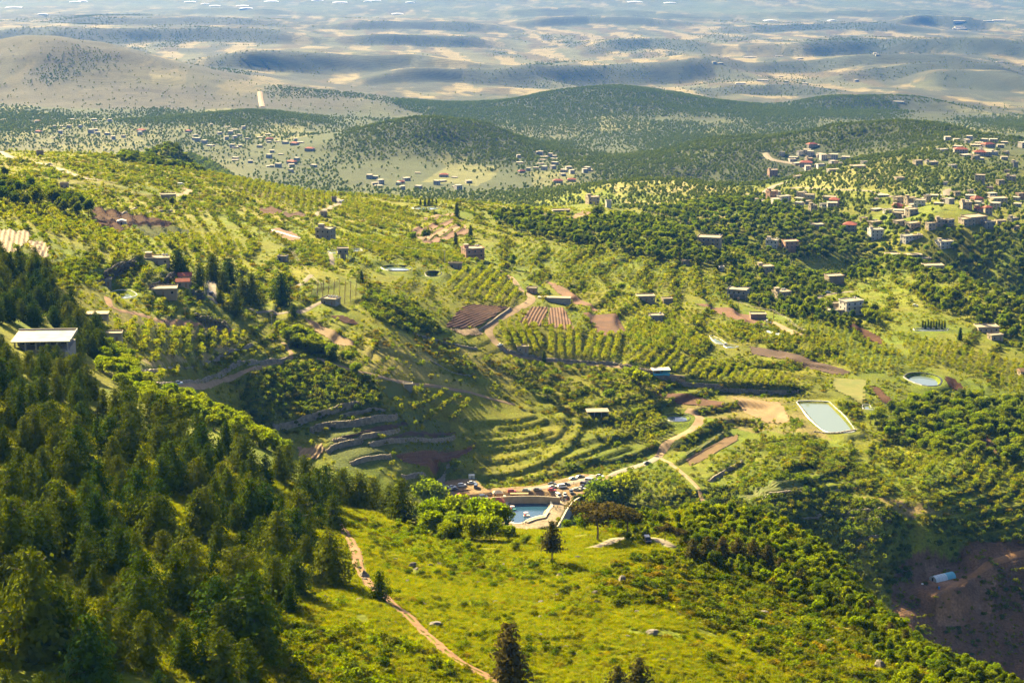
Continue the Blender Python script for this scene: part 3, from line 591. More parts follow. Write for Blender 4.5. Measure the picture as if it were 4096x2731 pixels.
road('track', [(4200,2205),(4096,2214),(3971,2249),(3860,2310),(3800,2350),(3780,2420)], 4.0, M_TRACK, 'earth track through the bare ravine past the tunnel', .3)
road('track', [(1040,370),(1043,400),(1050,430)], 14, M_DIRT, 'pale road on the far left ridge', 2.5, 8)

# ------------------------------------------------------------------ fields
FIELD_STRUCT = []
def field(name, px, mat, label, rowpx=None, spacing=1.9, amp=.26, lift=.3, res=None):
    P = hits(px); EXCL.append(P)
    if rowpx: a, b = hits(rowpx); d = (b - a)[:2]
    else: d = P[1, :2] - P[0, :2]
    d = d / np.linalg.norm(d); nn = np.array([-d[1], d[0]]); c = P[:, :2].mean(0)
    s_ = (P[:, :2] - c) @ d; t_ = (P[:, :2] - c) @ nn; rs, rt = res or (1.6, spacing / 4)
    S, T_ = np.meshgrid(np.arange(s_.min(), s_.max() + rs, rs), np.arange(t_.min(), t_.max() + rt, rt))
    X = c[0] + S * d[0] + T_ * nn[0]; Y = c[1] + S * d[1] + T_ * nn[1]
    Z = zg(X, Y) + ZC + lift + amp * np.sin(T_ / spacing * 2 * math.pi) + fbm(X, Y, 2.5, 2, 71) * .08
    ii = np.arange(X.size).reshape(X.shape); Qf = np.stack([ii[:-1, :-1], ii[:-1, 1:], ii[1:, 1:], ii[1:, :-1]], -1).reshape(-1, 4)
    cx = X.ravel()[Qf].mean(1) + fbm(X.ravel()[Qf[:, 0]], Y.ravel()[Qf[:, 0]], 4, 2, 72) * .7; cyv = Y.ravel()[Qf].mean(1)
    Qf = Qf[in_poly(cx, cyv, P)]
    if len(Qf) == 0: return
    used, inv = np.unique(Qf, return_inverse=True); V = np.stack([X.ravel(), Y.ravel(), Z.ravel()], 1)[used]
    tag(ob(name, mesh_np(name, V, inv.reshape(-1, 4), [mat], smooth=True)), label, None, None, 'structure')
M_SOIL = pmat('red_brown_soil', (.135,.056,.022), (.075,.032,.013), scale=.12, coord='pos', bump=.5, bscale=1.2)
M_SOILD = pmat('dark_soil', (.085,.046,.030), (.052,.028,.020), scale=.12, coord='pos', bump=.5, bscale=1.2)
M_SOILT = pmat('tan_soil', (.23,.145,.062), (.15,.095,.04), scale=.12, coord='pos', bump=.4, bscale=1.2)
M_STRIPE = pmat('straw_rows', (.28,.20,.11), (.13,.08,.045), scale=.4, coord='pos')
M_CROPG = pmat('green_crop', (.08,.12,.012), (.12,.115,.02), scale=.3, coord='pos', bump=.6, bscale=1.2)
M_MEADOW = pmat('mown_grass', (.105,.125,.012), (.15,.14,.02), scale=.15, coord='pos', bump=.4, bscale=1)
PF = 'ploughed_field'
field(PF, [(1785,1300),(1850,1228),(1900,1218),(2035,1230),(1985,1262),(1910,1306),(1790,1312)], M_SOIL, 'large brown ploughed field left of the dirt road', [(1790,1300),(1985,1232)])
field(PF, [(1800,1316),(1910,1313),(1932,1338),(1860,1343)], M_STRIPE, 'small pale striped plot below the large brown field', [(1850,1343),(1830,1316)], 1.6, .2)
field(PF, [(2078,1288),(2130,1228),(2193,1230),(2170,1303),(2110,1310)], M_SOIL, 'left one of the twin brown fields above the orchard rows', [(2110,1305),(2150,1230)])
field(PF, [(2186,1302),(2202,1232),(2253,1230),(2298,1318),(2240,1316)], M_SOIL, 'right one of the twin brown fields above the orchard rows', [(2240,1315),(2230,1232)])
field(PF, [(2330,1252),(2470,1258),(2515,1348),(2400,1342),(2362,1292)], M_SOIL, 'plain brown field with a pale crack right of the twin fields', None, 1.4, .06)
field(PF, [(2180,1125),(2205,1130),(2400,1245),(2370,1245),(2260,1195)], M_SOIL, 'narrow slanting ploughed strip above the long concrete platform', [(2190,1127),(2380,1243)])
field(PF, [(2780,1218),(2900,1230),(3010,1262),(3070,1300),(2980,1296),(2890,1262)], M_SOIL, 'brown field below the houses on the right slope', [(2800,1222),(3050,1298)], 1.6, .1)
field(PF, [(3000,1387),(3130,1405),(3290,1455),(3400,1490),(3330,1498),(3200,1462),(3010,1418)], M_SOILD, 'long dark ploughed strip on the right slope', [(3010,1400),(3360,1490)], 1.3)
field(PF, [(370,832),(560,862),(690,892),(640,915),(560,905),(480,935),(370,890)], M_SOIL, 'reddish ploughed plot on the upper left hill', [(380,850),(650,905)], 1.5)
field('crop_field', [(500,900),(580,893),(690,905),(785,935),(700,945),(600,948)], M_CROPG, 'green crop patch beside the reddish plot', [(520,900),(760,938)], 1.5)
field(PF, [(-60,922),(40,917),(110,925),(132,948),(70,1005),(0,1025),(-60,1025)], M_STRIPE, 'pale striped plot at the left edge of the hill', [(20,1020),(40,920)], 2.2, .3)
field(PF, [(112,968),(150,965),(200,985),(190,1035),(140,1040)], M_STRIPE, 'small dark and pale striped plot beside the boulder bank', [(140,1038),(175,970)], 2.2, .3)
field(PF, [(1012,842),(1080,826),(1128,846),(1100,862)], M_SOIL, 'left small brown field below the young orchard', [(1020,845),(1115,850)])
field(PF, [(1115,862),(1140,848),(1230,856),(1215,872)], M_SOIL, 'right small brown field below the young orchard', [(1120,860),(1225,858)])
for k, pl in enumerate([[(1640,925),(1735,893),(1850,878),(1850,888),(1745,912),(1662,950)],[(1665,952),(1760,913),(1860,900),(1868,910),(1785,930),(1690,965)],[(1690,968),(1790,935),(1875,914),(1882,928),(1800,955),(1715,982)],[(1690,868),(1800,852),(1830,858),(1800,868),(1700,885)]]):
    field('stepped_field', pl, M_SOILT if k % 2 else M_SOIL, ['uppermost wide step','second step','lowest step','small top step'][k] + ' of the terraced brown field below the ridge pond', None, 1.4, .1)
field(PF, [(1070,925),(1100,915),(1165,925),(1205,950),(1190,968),(1120,955)], M_SOIL, 'brown plot with white plastic rows on the left slope', [(1075,925),(1195,960)], 1.6)
field(PF, [(1320,1262),(1370,1262),(1435,1292),(1425,1300),(1370,1292)], M_SOIL, 'short brown strip in the middle of the slope', None)
field(PF, [(1215,1275),(1300,1310),(1415,1370),(1415,1392),(1340,1380),(1250,1320)], M_SOILT, 'tilted tan field left of the broom meadow', [(1225,1278),(1410,1385)], 1.8)
field(PF, [(1582,1822),(1700,1800),(1905,1776),(1900,1792),(1760,1862),(1690,1868),(1620,1850)], M_SOIL, 'brown plot full of stakes above the car park', [(1600,1845),(1890,1785)], 1.6)
field(PF, [(1285,1772),(1420,1735),(1560,1700),(1625,1690),(1640,1700),(1540,1728),(1400,1755)], M_SOILD, 'upper dark soil strip between the rubble walls', None, 1.5)
field(PF, [(1475,1772),(1560,1748),(1660,1725),(1830,1728),(1800,1740),(1670,1745),(1560,1758)], M_SOILD, 'lower dark soil strip between the rubble walls', None, 1.5)
field(PF, [(1190,1785),(1290,1775),(1300,1800),(1275,1830),(1200,1840)], M_SOILT, 'fan of curved tan furrows at the left end of the terraces', [(1250,1840),(1290,1778)], 2.0, .25)
field(PF, [(2745,1835),(2830,1790),(2900,1750),(2950,1738),(2950,1762),(2860,1815),(2760,1865)], M_SOILT, 'lower striped strip right of the road bend', [(2760,1850),(2930,1750)], 1.6)
field('crop_field', [(2740,1815),(2830,1765),(2895,1722),(2900,1735),(2830,1780),(2745,1832)], M_CROPG, 'upper striped strip right of the road bend', [(2745,1825),(2890,1728)], 1.6)
field(PF, [(3368,1290),(3400,1292),(3445,1310),(3512,1345),(3545,1380),(3505,1375),(3440,1338)], M_SOIL, 'small brown strip above the oval reservoir', None, 1.4)
field(PF, [(3775,1505),(3815,1515),(3862,1560),(3850,1568),(3795,1545)], M_SOIL, 'brown patch right of the oval reservoir', None, 1.4)
field(PF, [(3480,1545),(3510,1548),(3575,1610),(3560,1625),(3520,1600)], M_SOIL, 'brown strip left of the oval reservoir', None, 1.4)
field('crop_field', [(3335,1510),(3460,1520),(3455,1620),(3340,1560)], M_MEADOW, 'smooth mown slope above the large reservoir', None, 2, .02)
field('crop_field', [(1515,1530),(1570,1525),(1615,1545),(1615,1580),(1560,1598),(1530,1560)], M_CROPG, 'bright crop patch beside the small box hut', [(1525,1535),(1600,1590)], 1.5, .25)
field(PF, [(3905,1720),(3950,1745),(4000,1820),(3980,1830),(3930,1770)], M_SOIL, 'brown strip among the right hand orchard', None, 1.4)
field('crop_field', [(2960,1985),(3080,1930),(3200,1930),(3260,1950),(3100,1985),(3000,2005)], M_CROPG, 'green plot at the top of the shaded terraces', None, 1.8)
field(PF, [(2260,870),(2330,845),(2370,850),(2310,882),(2250,885)], M_SOILT, 'tan plot below the ridge farm', [(2260,880),(2340,848)], 1.6)
field(PF, [(2625,1565),(2800,1590),(2900,1610),(2880,1640),(2760,1620),(2640,1590)], M_SOIL, 'tilled slope above the blue pond', [(2640,1570),(2880,1625)], 2.2, .2)
field(PF, [(2930,1590),(3120,1610),(3160,1680),(3060,1690),(2980,1650)], M_SOILT, 'tilled slope left of the large reservoir', [(2950,1600),(3080,1680)], 2.4, .25)
# ------------------------------------------------------------------ plant prototypes
def leaf_quads(C, nrm, size, rg, aspect=.62):
    """one small quad per centre, facing roughly nrm"""
    n_ = len(C); a = rg.normal(size=(n_, 3)); a -= (a * nrm).sum(1)[:, None] * nrm; a /= np.linalg.norm(a, axis=1)[:, None] + 1e-9
    b = np.cross(nrm, a); s = np.asarray(size).reshape(-1, 1) * np.ones((n_, 1))
    V = np.stack([C - a * s, C - b * s * aspect, C + a * s, C + b * s * aspect], 1).reshape(-1, 3)
    return V, np.arange(n_ * 4).reshape(-1, 4)
def unit(v): return v / (np.linalg.norm(v, axis=1)[:, None] + 1e-9)
def trunk_mb(H, r, limbs, rg, lean=.03, top=.9):
    m = MB(); pts = [(0, 0, -1.0)] + [(lean * H * t * rg.normal(), lean * H * t * rg.normal(), H * top * t) for t in (.0, .3, .6, 1)]
    m.tube(pts, [r * 1.25, r, r * .8, r * .55, r * .2], 6)
    for L, z, az, up in limbs:
        m.tube([(0, 0, z), (math.cos(az) * L * .5, math.sin(az) * L * .5, z + L * up * .4), (math.cos(az) * L, math.sin(az) * L, z + L * up)], [r * .45, r * .3, r * .1], 4)
    return m
def conifer(seed, H=14., Rm=3.4, bare=.08, shape=.8, dens=1.0, mat=None, flat=.0):
    rg = np.random.default_rng(seed); C = []; Nn = []; S = []
    lv = int(30 * dens); limbs = []
    side = rg.uniform(.75, 1.2, 8)
    for i in range(lv):
        t = (i + rg.uniform(-.3, .3)) / lv; t = min(max(t, 0), .995); z = H * (bare + (1 - bare) * t)
        r = Rm * (1 - t) ** shape * (.55 + .45 * min(1, t * 5 + .3)) + .15
        nb = max(4, int(11 * (1 - t * .55)))
        for k in range(nb):
            az = 2 * math.pi * (k + rg.uniform(-.4, .4)) / nb + i * 1.3; L = r * rg.uniform(.6, 1.18) * side[int(az / (2 * math.pi) * 8) % 8]
            up = rg.uniform(-.12, .14) + .25 * t - .05
            if i % 4 == 0 and k % 3 == 0: limbs.append((L * .8, z, az, up))
            ns = max(2, int(L / .5)); f = (np.arange(ns) + rg.uniform(.3, 1, ns)) / ns
            for q in range(2):
                c = np.stack([np.cos(az) * L * f, np.sin(az) * L * f, z + up * L * f - .18 * (f * L) ** 1.3 * .35], 1) + rg.normal(0, .16 + .05 * L, (ns, 3)) * (1, 1, .6)
                C.append(c); nv = rg.normal(0, .42, (ns, 3)) + np.array([math.cos(az) * .85, math.sin(az) * .85, .6]); Nn.append(unit(nv)); S.append(rg.uniform(.3, .58, ns) * (1.05 - .35 * t))
    V, Qd = leaf_quads(np.concatenate(C), np.concatenate(Nn), np.concatenate(S), rg, .5)
    tm = trunk_mb(H, .018 * H, limbs[:26], rg, .006, .97)
    return mesh_np('fir_crown', V, Qd, [mat or M_FIR]), tm.mesh('fir_trunk', M_BARK)
def broadleaf(seed, H=8., W=3.4, nl=16, per=75, size=.34, mat=None, low=.32, umbrella=False, tall=1.0):
    rg = np.random.default_rng(seed); C = []; Nn = []; limbs = []
    for i in range(nl):
        v = unit(rg.normal(size=(1, 3)))[0] * rg.uniform(.35, .95)
        if umbrella: c = np.array([v[0] * W, v[1] * W, H * .72 + v[2] * H * .16]); lr = rg.uniform(.28, .42) * W * np.array([1, 1, .62])
        else: c = np.array([v[0] * W * .72, v[1] * W * .72, H * (low + (1 - low) * (.48 + .40 * v[2]))]); lr = rg.uniform(.3, .48) * W * np.array([1, 1, .85 * tall])
        d = unit(rg.normal(size=(per, 3))); d[:, 2] = np.where(d[:, 2] < -.35, -d[:, 2], d[:, 2])
        C.append(c + d * lr * rg.uniform(.72, 1.08, (per, 1))); Nn.append(unit(d + rg.normal(0, .6, (per, 3))))
        if i < 7: limbs.append((math.hypot(c[0], c[1]) * .8 + .3, H * low * (.6 if not umbrella else 1.9), math.atan2(c[1], c[0]), (c[2] - H * low) / (math.hypot(c[0], c[1]) + .8) * .8))
    C = np.concatenate(C); V, Qd = leaf_quads(C, np.concatenate(Nn), rg.uniform(.6, 1.25, len(C)) * size, rg, .7)
    tm = trunk_mb(H, .024 * H, limbs, rg, .02, .62 if not umbrella else .85)
    return mesh_np('leafy_crown', V, Qd, [mat or M_BROAD]), tm.mesh('trunk', M_BARK)
def shrub(seed, H=1.6, W=1.3, n_=170, size=.2, mat=None, spiky=0):
    rg = np.random.default_rng(seed); C = []; Nn = []
    for i in range(5):
        c = np.array([rg.normal(0, .42) * W, rg.normal(0, .42) * W, H * rg.uniform(.25, .5)]); lr = np.array([W * .55, W * .55, H * rg.uniform(.4, .55)])
        d = unit(rg.normal(size=(n_ // 5, 3))); d[:, 2] = np.abs(d[:, 2]) - .25
        C.append(c + d * lr * rg.uniform(.6, 1.1, (n_ // 5, 1))); Nn.append(unit(d + rg.normal(0, .6, d.shape)))
    C = np.concatenate(C); V, Qd = leaf_quads(C, np.concatenate(Nn), rg.uniform(.6, 1.3, len(C)) * size, rg, .6)
    return mesh_np('shrub_leaves', V, Qd, [mat or M_SHRUB])
def tuft(seed, H=.55, W=.5, n_=26, mat=None):
    rg = np.random.default_rng(seed); b = rg.normal(0, W * .4, (n_, 2)); tp = b + rg.normal(0, W * .45, (n_, 2)); h = rg.uniform(.5, 1.1, n_) * H; wd = .07
    V = np.zeros((n_, 3, 3)); V[:, 0, :2] = b - (wd, 0); V[:, 1, :2] = b + rg.normal(0, wd, (n_, 2)) + (wd, 0); V[:, 2, :2] = tp; V[:, 2, 2] = h; V[:, :2, 2] = -.1
    return mesh_np('grass_tuft', V.reshape(-1, 3), np.arange(n_ * 3).reshape(-1, 3), [mat or M_GRASS])
def boulder(seed, sub=2):
    bm = bmesh.new(); bmesh.ops.create_icosphere(bm, subdivisions=sub, radius=1.0); rg = np.random.default_rng(seed)
    pl = [(unit(rg.normal(size=(1, 3)))[0], rg.uniform(.42, .8)) for _ in range(11)]; sc = rg.uniform(.75, 1.25, 3); sc[2] *= .8
    for v in bm.verts:
        p = np.array(v.co)
        for nn_, d in pl:
            e = p @ nn_ - d
            if e > 0: p = p - nn_ * e * .97
        p = p * sc * (1 + .16 * math.sin(p[0] * 7 + seed) * math.sin(p[1] * 6 + 1) * math.cos(p[2] * 5)); v.co = p
    me = bpy.data.meshes.new('boulder'); bm.to_mesh(me); bm.free(); me.materials.append(M_STONE); return me
FIRS = [conifer(i, 11, r, b, s) for i, (r, b, s) in enumerate([(4.4,.04,.42),(4.8,.03,.36),(4.0,.06,.48),(4.6,.06,.32),(3.8,.04,.44)])]
PINES = [conifer(11, 10, 2.9, .34, .45, .8, M_PINE), conifer(12, 10, 2.3, .3, .4, .8, M_PINE), conifer(13, 9, 2.6, .2, .5, .8, M_PINE)]
UMB = [broadleaf(21, 9, 5.6, 20, 95, .34, M_PINE, .3, True), broadleaf(22, 9, 4.2, 15, 90, .34, M_PINE, .3, True)]
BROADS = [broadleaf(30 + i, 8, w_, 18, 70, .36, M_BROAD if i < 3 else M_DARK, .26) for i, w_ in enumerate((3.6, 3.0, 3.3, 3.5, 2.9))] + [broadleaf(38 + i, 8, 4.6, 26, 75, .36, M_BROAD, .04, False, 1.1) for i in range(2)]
CYPR = [conifer(61, 8, .85, .02, .45, .9, M_FIR)]
ORCH = [broadleaf(40 + i, 4.2, w_, 10, 26, .25, M_ORCH if i < 4 else M_BROAD, .2, False, t_) for i, (w_, t_) in enumerate(((1.9,1),(2.2,.9),(1.6,1.1),(2.0,1),(2.1,1)))]
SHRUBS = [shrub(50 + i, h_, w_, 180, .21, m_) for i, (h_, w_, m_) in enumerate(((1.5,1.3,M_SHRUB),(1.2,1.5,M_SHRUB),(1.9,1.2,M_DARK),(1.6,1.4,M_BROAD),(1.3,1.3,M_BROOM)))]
TUFTS = [tuft(70 + i, h_) for i, h_ in enumerate((.5,.7,.4))]
ROCKS = [boulder(80 + i) for i in range(5)]
FARS = [broadleaf(90 + i, 7, w_, 6, 14, .95, M_FAR, .08)[0] for i, w_ in enumerate((3.4,4.0,2.8))]
def merged(crown, trunk, name):
    nv = len(crown.vertices); a = np.zeros(nv * 3, np.float32); crown.vertices.foreach_get('co', a); f = np.zeros(len(crown.loops), np.int32); crown.loops.foreach_get('vertex_index', f)
    V = [tuple(p) for p in a.reshape(-1, 3)] + [tuple(v.co) for v in trunk.vertices]; Fs = [tuple(q) for q in f.reshape(-1, 4)] + [tuple(i + nv for i in p.vertices) for p in trunk.polygons]
    me = bpy.data.meshes.new(name); me.from_pydata(V, [], Fs); me.materials.append(crown.materials[0]); me.materials.append(M_BARK)
    me.polygons.foreach_set('material_index', [0] * (len(f) // 4) + [1] * len(trunk.polygons)); me.update(); return me
def proto_coll(name, meshes):
    c = bpy.data.collections.new(name)
    for i, me in enumerate(meshes): c.objects.link(bpy.data.objects.new('%s_%02d' % (name, i), me))
    return c
PC = {'conifer_tree': proto_coll('proto_fir', [merged(*t_, 'fir') for t_ in FIRS]), 'broadleaf_tree': proto_coll('proto_broad', [merged(*t_, 'broad') for t_ in BROADS]),
      'orchard_tree': proto_coll('proto_orchard', [merged(*t_, 'orch') for t_ in ORCH]), 'shrub': proto_coll('proto_shrub', SHRUBS),
      'tuft': proto_coll('proto_tuft', TUFTS), 'far': proto_coll('proto_far', FARS), 'boulder': proto_coll('proto_rock', ROCKS)}
def scatter_stuff(name, coll, P, S, Rz, I, label):
    """points with size, turn and variant; geometry nodes put a plant on each"""
    me = bpy.data.meshes.new(name); me.vertices.add(len(P)); me.vertices.foreach_set('co', np.asarray(P, np.float32).ravel())
    for nm, ty, arr in (('scl', 'FLOAT', S), ('rot', 'FLOAT', Rz), ('var', 'INT', I)):
        a = me.attributes.new(nm, ty, 'POINT'); a.data.foreach_set('value', np.asarray(arr, np.float32 if ty == 'FLOAT' else np.int32))
    o = tag(ob(name, me), label, None, None, 'stuff')
    ng = bpy.data.node_groups.new(name, 'GeometryNodeTree'); ng.interface.new_socket('Geometry', in_out='INPUT', socket_type='NodeSocketGeometry'); ng.interface.new_socket('Geometry', in_out='OUTPUT', socket_type='NodeSocketGeometry')
    gi = ng.nodes.new('NodeGroupInput'); go = ng.nodes.new('NodeGroupOutput'); ip = ng.nodes.new('GeometryNodeInstanceOnPoints'); ci = ng.nodes.new('GeometryNodeCollectionInfo')
    ci.inputs['Collection'].default_value = coll; ci.inputs['Separate Children'].default_value = True; ci.inputs['Reset Children'].default_value = True
    def attr(n_, ty): a = ng.nodes.new('GeometryNodeInputNamedAttribute'); a.data_type = ty; a.inputs['Name'].default_value = n_; return a.outputs['Attribute']
    cx = ng.nodes.new('ShaderNodeCombineXYZ'); ng.links.new(attr('rot', 'FLOAT'), cx.inputs['Z']); ip.inputs['Pick Instance'].default_value = True
    for a, b in ((gi.outputs[0], ip.inputs['Points']), (ci.outputs[0], ip.inputs['Instance']), (attr('var', 'INT'), ip.inputs['Instance Index']), (cx.outputs[0], ip.inputs['Rotation']), (attr('scl', 'FLOAT'), ip.inputs['Scale']), (ip.outputs[0], go.inputs[0])): ng.links.new(a, b)
    o.modifiers.new('scatter', 'NODES').node_group = ng
    return o

def px_of(x, y, z):                         # where a point falls in the photograph
    d = y * CP - z * SP; return 2048 + F * x / d, 1365.5 - F * (y * SP + z * CP) / d
def in_sight(x, y, z):                      # not hidden behind nearer ground
    u = x / y; c = np.clip(((u - US[0]) / (US[1] - US[0])).astype(int), 0, NC - 1); r = np.searchsorted(YS, y) - 1
    return z / y >= HOR[np.clip(r - 2, 0, NR - 1), c] - 1e-4
HOR = np.maximum.accumulate(GZ / GY, axis=0)
# ------------------------------------------------------------------ ponds: water sheet, liner, rim stones
def water_mat(name, col, rough=.08):
    m, nt, b = new_mat(name); b.inputs['Base Color'].default_value = (*col, 1); b.inputs['Roughness'].default_value = rough; b.inputs['IOR'].default_value = 1.33
    b.inputs['Specular IOR Level'].default_value = .5
    g = N(nt, 'ShaderNodeNewGeometry'); nz = N(nt, 'ShaderNodeTexNoise', Scale=.9, Detail=3); nt.links.new(g.outputs['Position'], nz.inputs['Vector'])
    bp = N(nt, 'ShaderNodeBump', Strength=.12, Distance=.15); nt.links.new(nz.outputs['Fac'], bp.inputs['Height']); nt.links.new(bp.outputs[0], b.inputs['Normal']); return m
M_WATER = water_mat('pond_water', (.10,.14,.16)); M_WATERG = water_mat('reservoir_water', (.13,.17,.145)); M_WATERB = water_mat('pool_water', (.018,.060,.115), .12)
def ring(P, grow, z):
    c = P[:, :2].mean(0); d = P[:, :2] - c; L = np.linalg.norm(d, axis=1)[:, None]; return np.concatenate([c + d * (1 + grow / L), np.full((len(P), 1), z)], 1)
def loft(rings, name, mats, parent=None, loc=(0, 0, 0), fill=False):
    n_ = len(rings[0]); V = np.concatenate(rings); Fs = [(i * n_ + k, i * n_ + (k + 1) % n_, (i + 1) * n_ + (k + 1) % n_, (i + 1) * n_ + k) for i in range(len(rings) - 1) for k in range(n_)]
    if fill: Fs.append(tuple(range((len(rings) - 1) * n_, len(rings) * n_)))
    m = MB().add(V - np.array(loc), Fs); return m.build(name, mats, parent, None if parent else loc)
for P, z, drop, tone, lab, cat in POND_W:
    ring_in = densify(np.concatenate([P, P[:1]]), 2.5)[:-1]; jit = rng.normal(0, .12, (len(ring_in), 1)); ring_in[:, :2] += jit * .6
    c = P[:, :2].mean(0); loc = (c[0], c[1], z + ZC); root = thing('reservoir' if cat == 'reservoir' else 'pond', lab, cat, loc)
    rel = ring_in - np.array([c[0], c[1], 0]); rel[:, 2] = 0
    m = MB(); wv = ring(rel, .15, -drop); m.add(wv, [tuple(range(len(wv)))]); m.build('water', M_WATERG if 'turquoise' in lab else M_WATER, root)
    mats = M_LINER_W if tone == 'white' else M_LINER_D
    loft([ring(rel, 1.6 if cat == 'reservoir' else 1.0, -.1), ring(rel, 1.0 if cat == 'reservoir' else .6, .28), ring(rel, .35, .3), ring(rel, .1, -drop - .5)], 'liner', mats, root)
    if 'stones' in lab or 'torn' in lab or 'reservoir' in cat:
        for k in range(0, len(rel), 2):
            if cat == 'reservoir' and rel[k, 0] < 0 and 'oval' in lab: continue
            s = random.uniform(.25, .5); o = ob('rim_stone', ROCKS[k % 5], root, (rel[k, 0] * 1.03, rel[k, 1] * 1.03, .35), k); o.scale = (s, s, s * .8)
# ------------------------------------------------------------------ dry stone walls
CUBE = MB().box(-.5, .5, -.5, .5, -.5, .5).mesh('stone', M_WALLST)
def stone_wall(ln, h, lab, size=.62, boulders=False):
    L = densify(ln, size * 1.15); d = np.gradient(L[:, :2], axis=0); d /= np.linalg.norm(d, axis=1)[:, None] + 1e-9; nrm = np.stack([-d[:, 1], d[:, 0]], 1)
    top = zg(L[:, 0] + nrm[:, 0] * 2.4, L[:, 1] + nrm[:, 1] * 2.4) + .15; bot = zg(L[:, 0] - nrm[:, 0] * 2.6, L[:, 1] - nrm[:, 1] * 2.6) - .3
    c = L[len(L) // 2]; V = []; Fs = []; root = None; nb = 0
    root = thing('stone_wall' if not boulders else 'boulder_wall', lab, 'wall', (c[0], c[1], float(zg(c[0], c[1])) + ZC))
    base = np.array([(-1,-1,-1),(1,-1,-1),(1,1,-1),(-1,1,-1),(-1,-1,1),(1,-1,1),(1,1,1),(-1,1,1)]) * .5; cf = np.array([(3,2,1,0),(4,5,6,7),(0,1,5,4),(1,2,6,5),(2,3,7,6),(3,0,4,7)])
    hfix = np.clip(top - bot, h * .5, h * 1.3); hfix = np.convolve(np.pad(hfix, 3, 'edge'), np.ones(7) / 7, 'valid'); ragged = fbm(L[:, 0], L[:, 1], 6, 2, 81) * .25
    for i in range(len(L)):
        hh = hfix[i] + ragged[i]; nrow = max(1, int(round(hh / (size * .72)))); ang = math.atan2(d[i, 1], d[i, 0])
        for k in range(nrow):
            zz = bot[i] + (k + .5) * hh / nrow + rng.normal(0, .04); lean = -1.5 + 1.0 * k / nrow + rng.normal(0, .09); al = rng.normal(0, .08) + (size * .55 if k % 2 else 0)
            pos = (L[i, 0] + nrm[i, 0] * lean + d[i, 0] * al, L[i, 1] + nrm[i, 1] * lean + d[i, 1] * al, zz)
            sx, sy, sz = size * rng.uniform(.85, 1.45), size * 1.3, hh / nrow * rng.uniform(.85, 1.15)
            if boulders:
                if nb > 260: continue
                o = ob('stone', ROCKS[(i * 3 + k) % 5], root, (pos[0] - c[0], pos[1] - c[1], pos[2] + ZC - root.location.z), ang + rng.uniform(-.4, .4)); o.scale = (sx * .62, sy * .5, sz * .68); nb += 1; continue
            a = ang + rng.normal(0, .1); ca, sa = math.cos(a), math.sin(a); p = base * (sx, sy, sz) * rng.uniform(.82, 1.08, (8, 3))
            V.append(np.stack([p[:, 0] * ca - p[:, 1] * sa + pos[0] - c[0], p[:, 0] * sa + p[:, 1] * ca + pos[1] - c[1], p[:, 2] + pos[2] + ZC - root.location.z], 1)); Fs.append(cf + 8 * len(Fs))
    if not boulders: tag(ob('stones', mesh_np('stones', np.concatenate(V), np.concatenate(Fs), [M_WALLST]), root), kind='stuff')
for ln, h, lab in WALL_LN: stone_wall(ln, h, lab, .66 if ln[0, 1] < 1150 else .8)
for ln, h, lab in BW_LN: stone_wall(ln, h, lab, 1.35, True)
# ------------------------------------------------------------------ boulders on the meadow
BO = [(1455,2305,60,'large grey boulder beside the bend of the orange track'),(1405,2355,45,'leaning grey boulder left of the orange track'),(1650,2265,50,'split pale boulder on the upper meadow'),(1755,2262,45,'pale boulder pile on the upper meadow'),(1735,2500,65,'grey boulder right of the orange track'),(1300,2390,40,'boulder in the shade under the firs'),(1350,2610,45,'pale boulder among shrubs left of the track'),(1545,2690,50,'dark boulder near the bottom edge by the track'),
 (2240,2305,46,'round boulder standing alone on the meadow'),(2102,2258,28,'low boulder near the thin pine'),(2145,2275,24,'small boulder left of the round one'),(2283,2300,22,'flat pale rock right of the round boulder'),(2488,2330,66,'tall pointed boulder in the middle of the rocky slope'),(2665,2400,50,'broad boulder right of the pointed one'),(2600,2535,70,'big tan boulder with a step, lower meadow'),(2645,2545,30,'small grey boulder right of the big tan one'),(2230,2378,34,'grey boulder below the round one'),(2160,2470,30,'low boulder on the smooth grass'),(2245,2525,24,'small rock on the smooth grass'),(2375,2370,34,'pale boulder left of the pointed one'),(2750,2470,36,'pale boulder on the bare patch'),(2580,2290,40,'upright pale rock near the crest'),
 (3515,2670,72,'upright light boulder at the bottom right'),(3690,2660,80,'largest light boulder at the bottom right'),(3310,2570,60,'broad light rock outcrop on the right'),(3085,2600,46,'light rock left of the broad outcrop'),(3190,2550,44,'paired light rocks left of the broad outcrop'),(3440,2575,48,'light rock right of the broad outcrop'),(3250,2660,44,'light rock below the broad outcrop'),(3020,2610,40,'low light rock at the left of the outcrops'),(3420,2715,46,'round light rock at the bottom edge'),(3600,2640,44,'light rock left of the largest one'),(3060,2460,56,'jagged pale outcrop higher on the right slope'),(3490,2600,40,'low pale rock above the upright boulder')]
def px_size(px, py): p = hit(px, py); return p, math.hypot(p[1], p[2]) / F
for k, (px_, py_, w_, lab) in enumerate(BO):
    p, s = px_size(px_, py_); r = w_ * s * .46; o = ob('boulder', ROCKS[k % 5], None, (p[0], p[1], p[2] + ZC + r * .12), k * 1.3); o.scale = (r, r * 1.1, r * (1.15 if 'upright' in lab or 'tall' in lab or 'large' in lab else .85)); tag(o, lab, 'rock')
rg = np.random.default_rng(9); SMALL = []
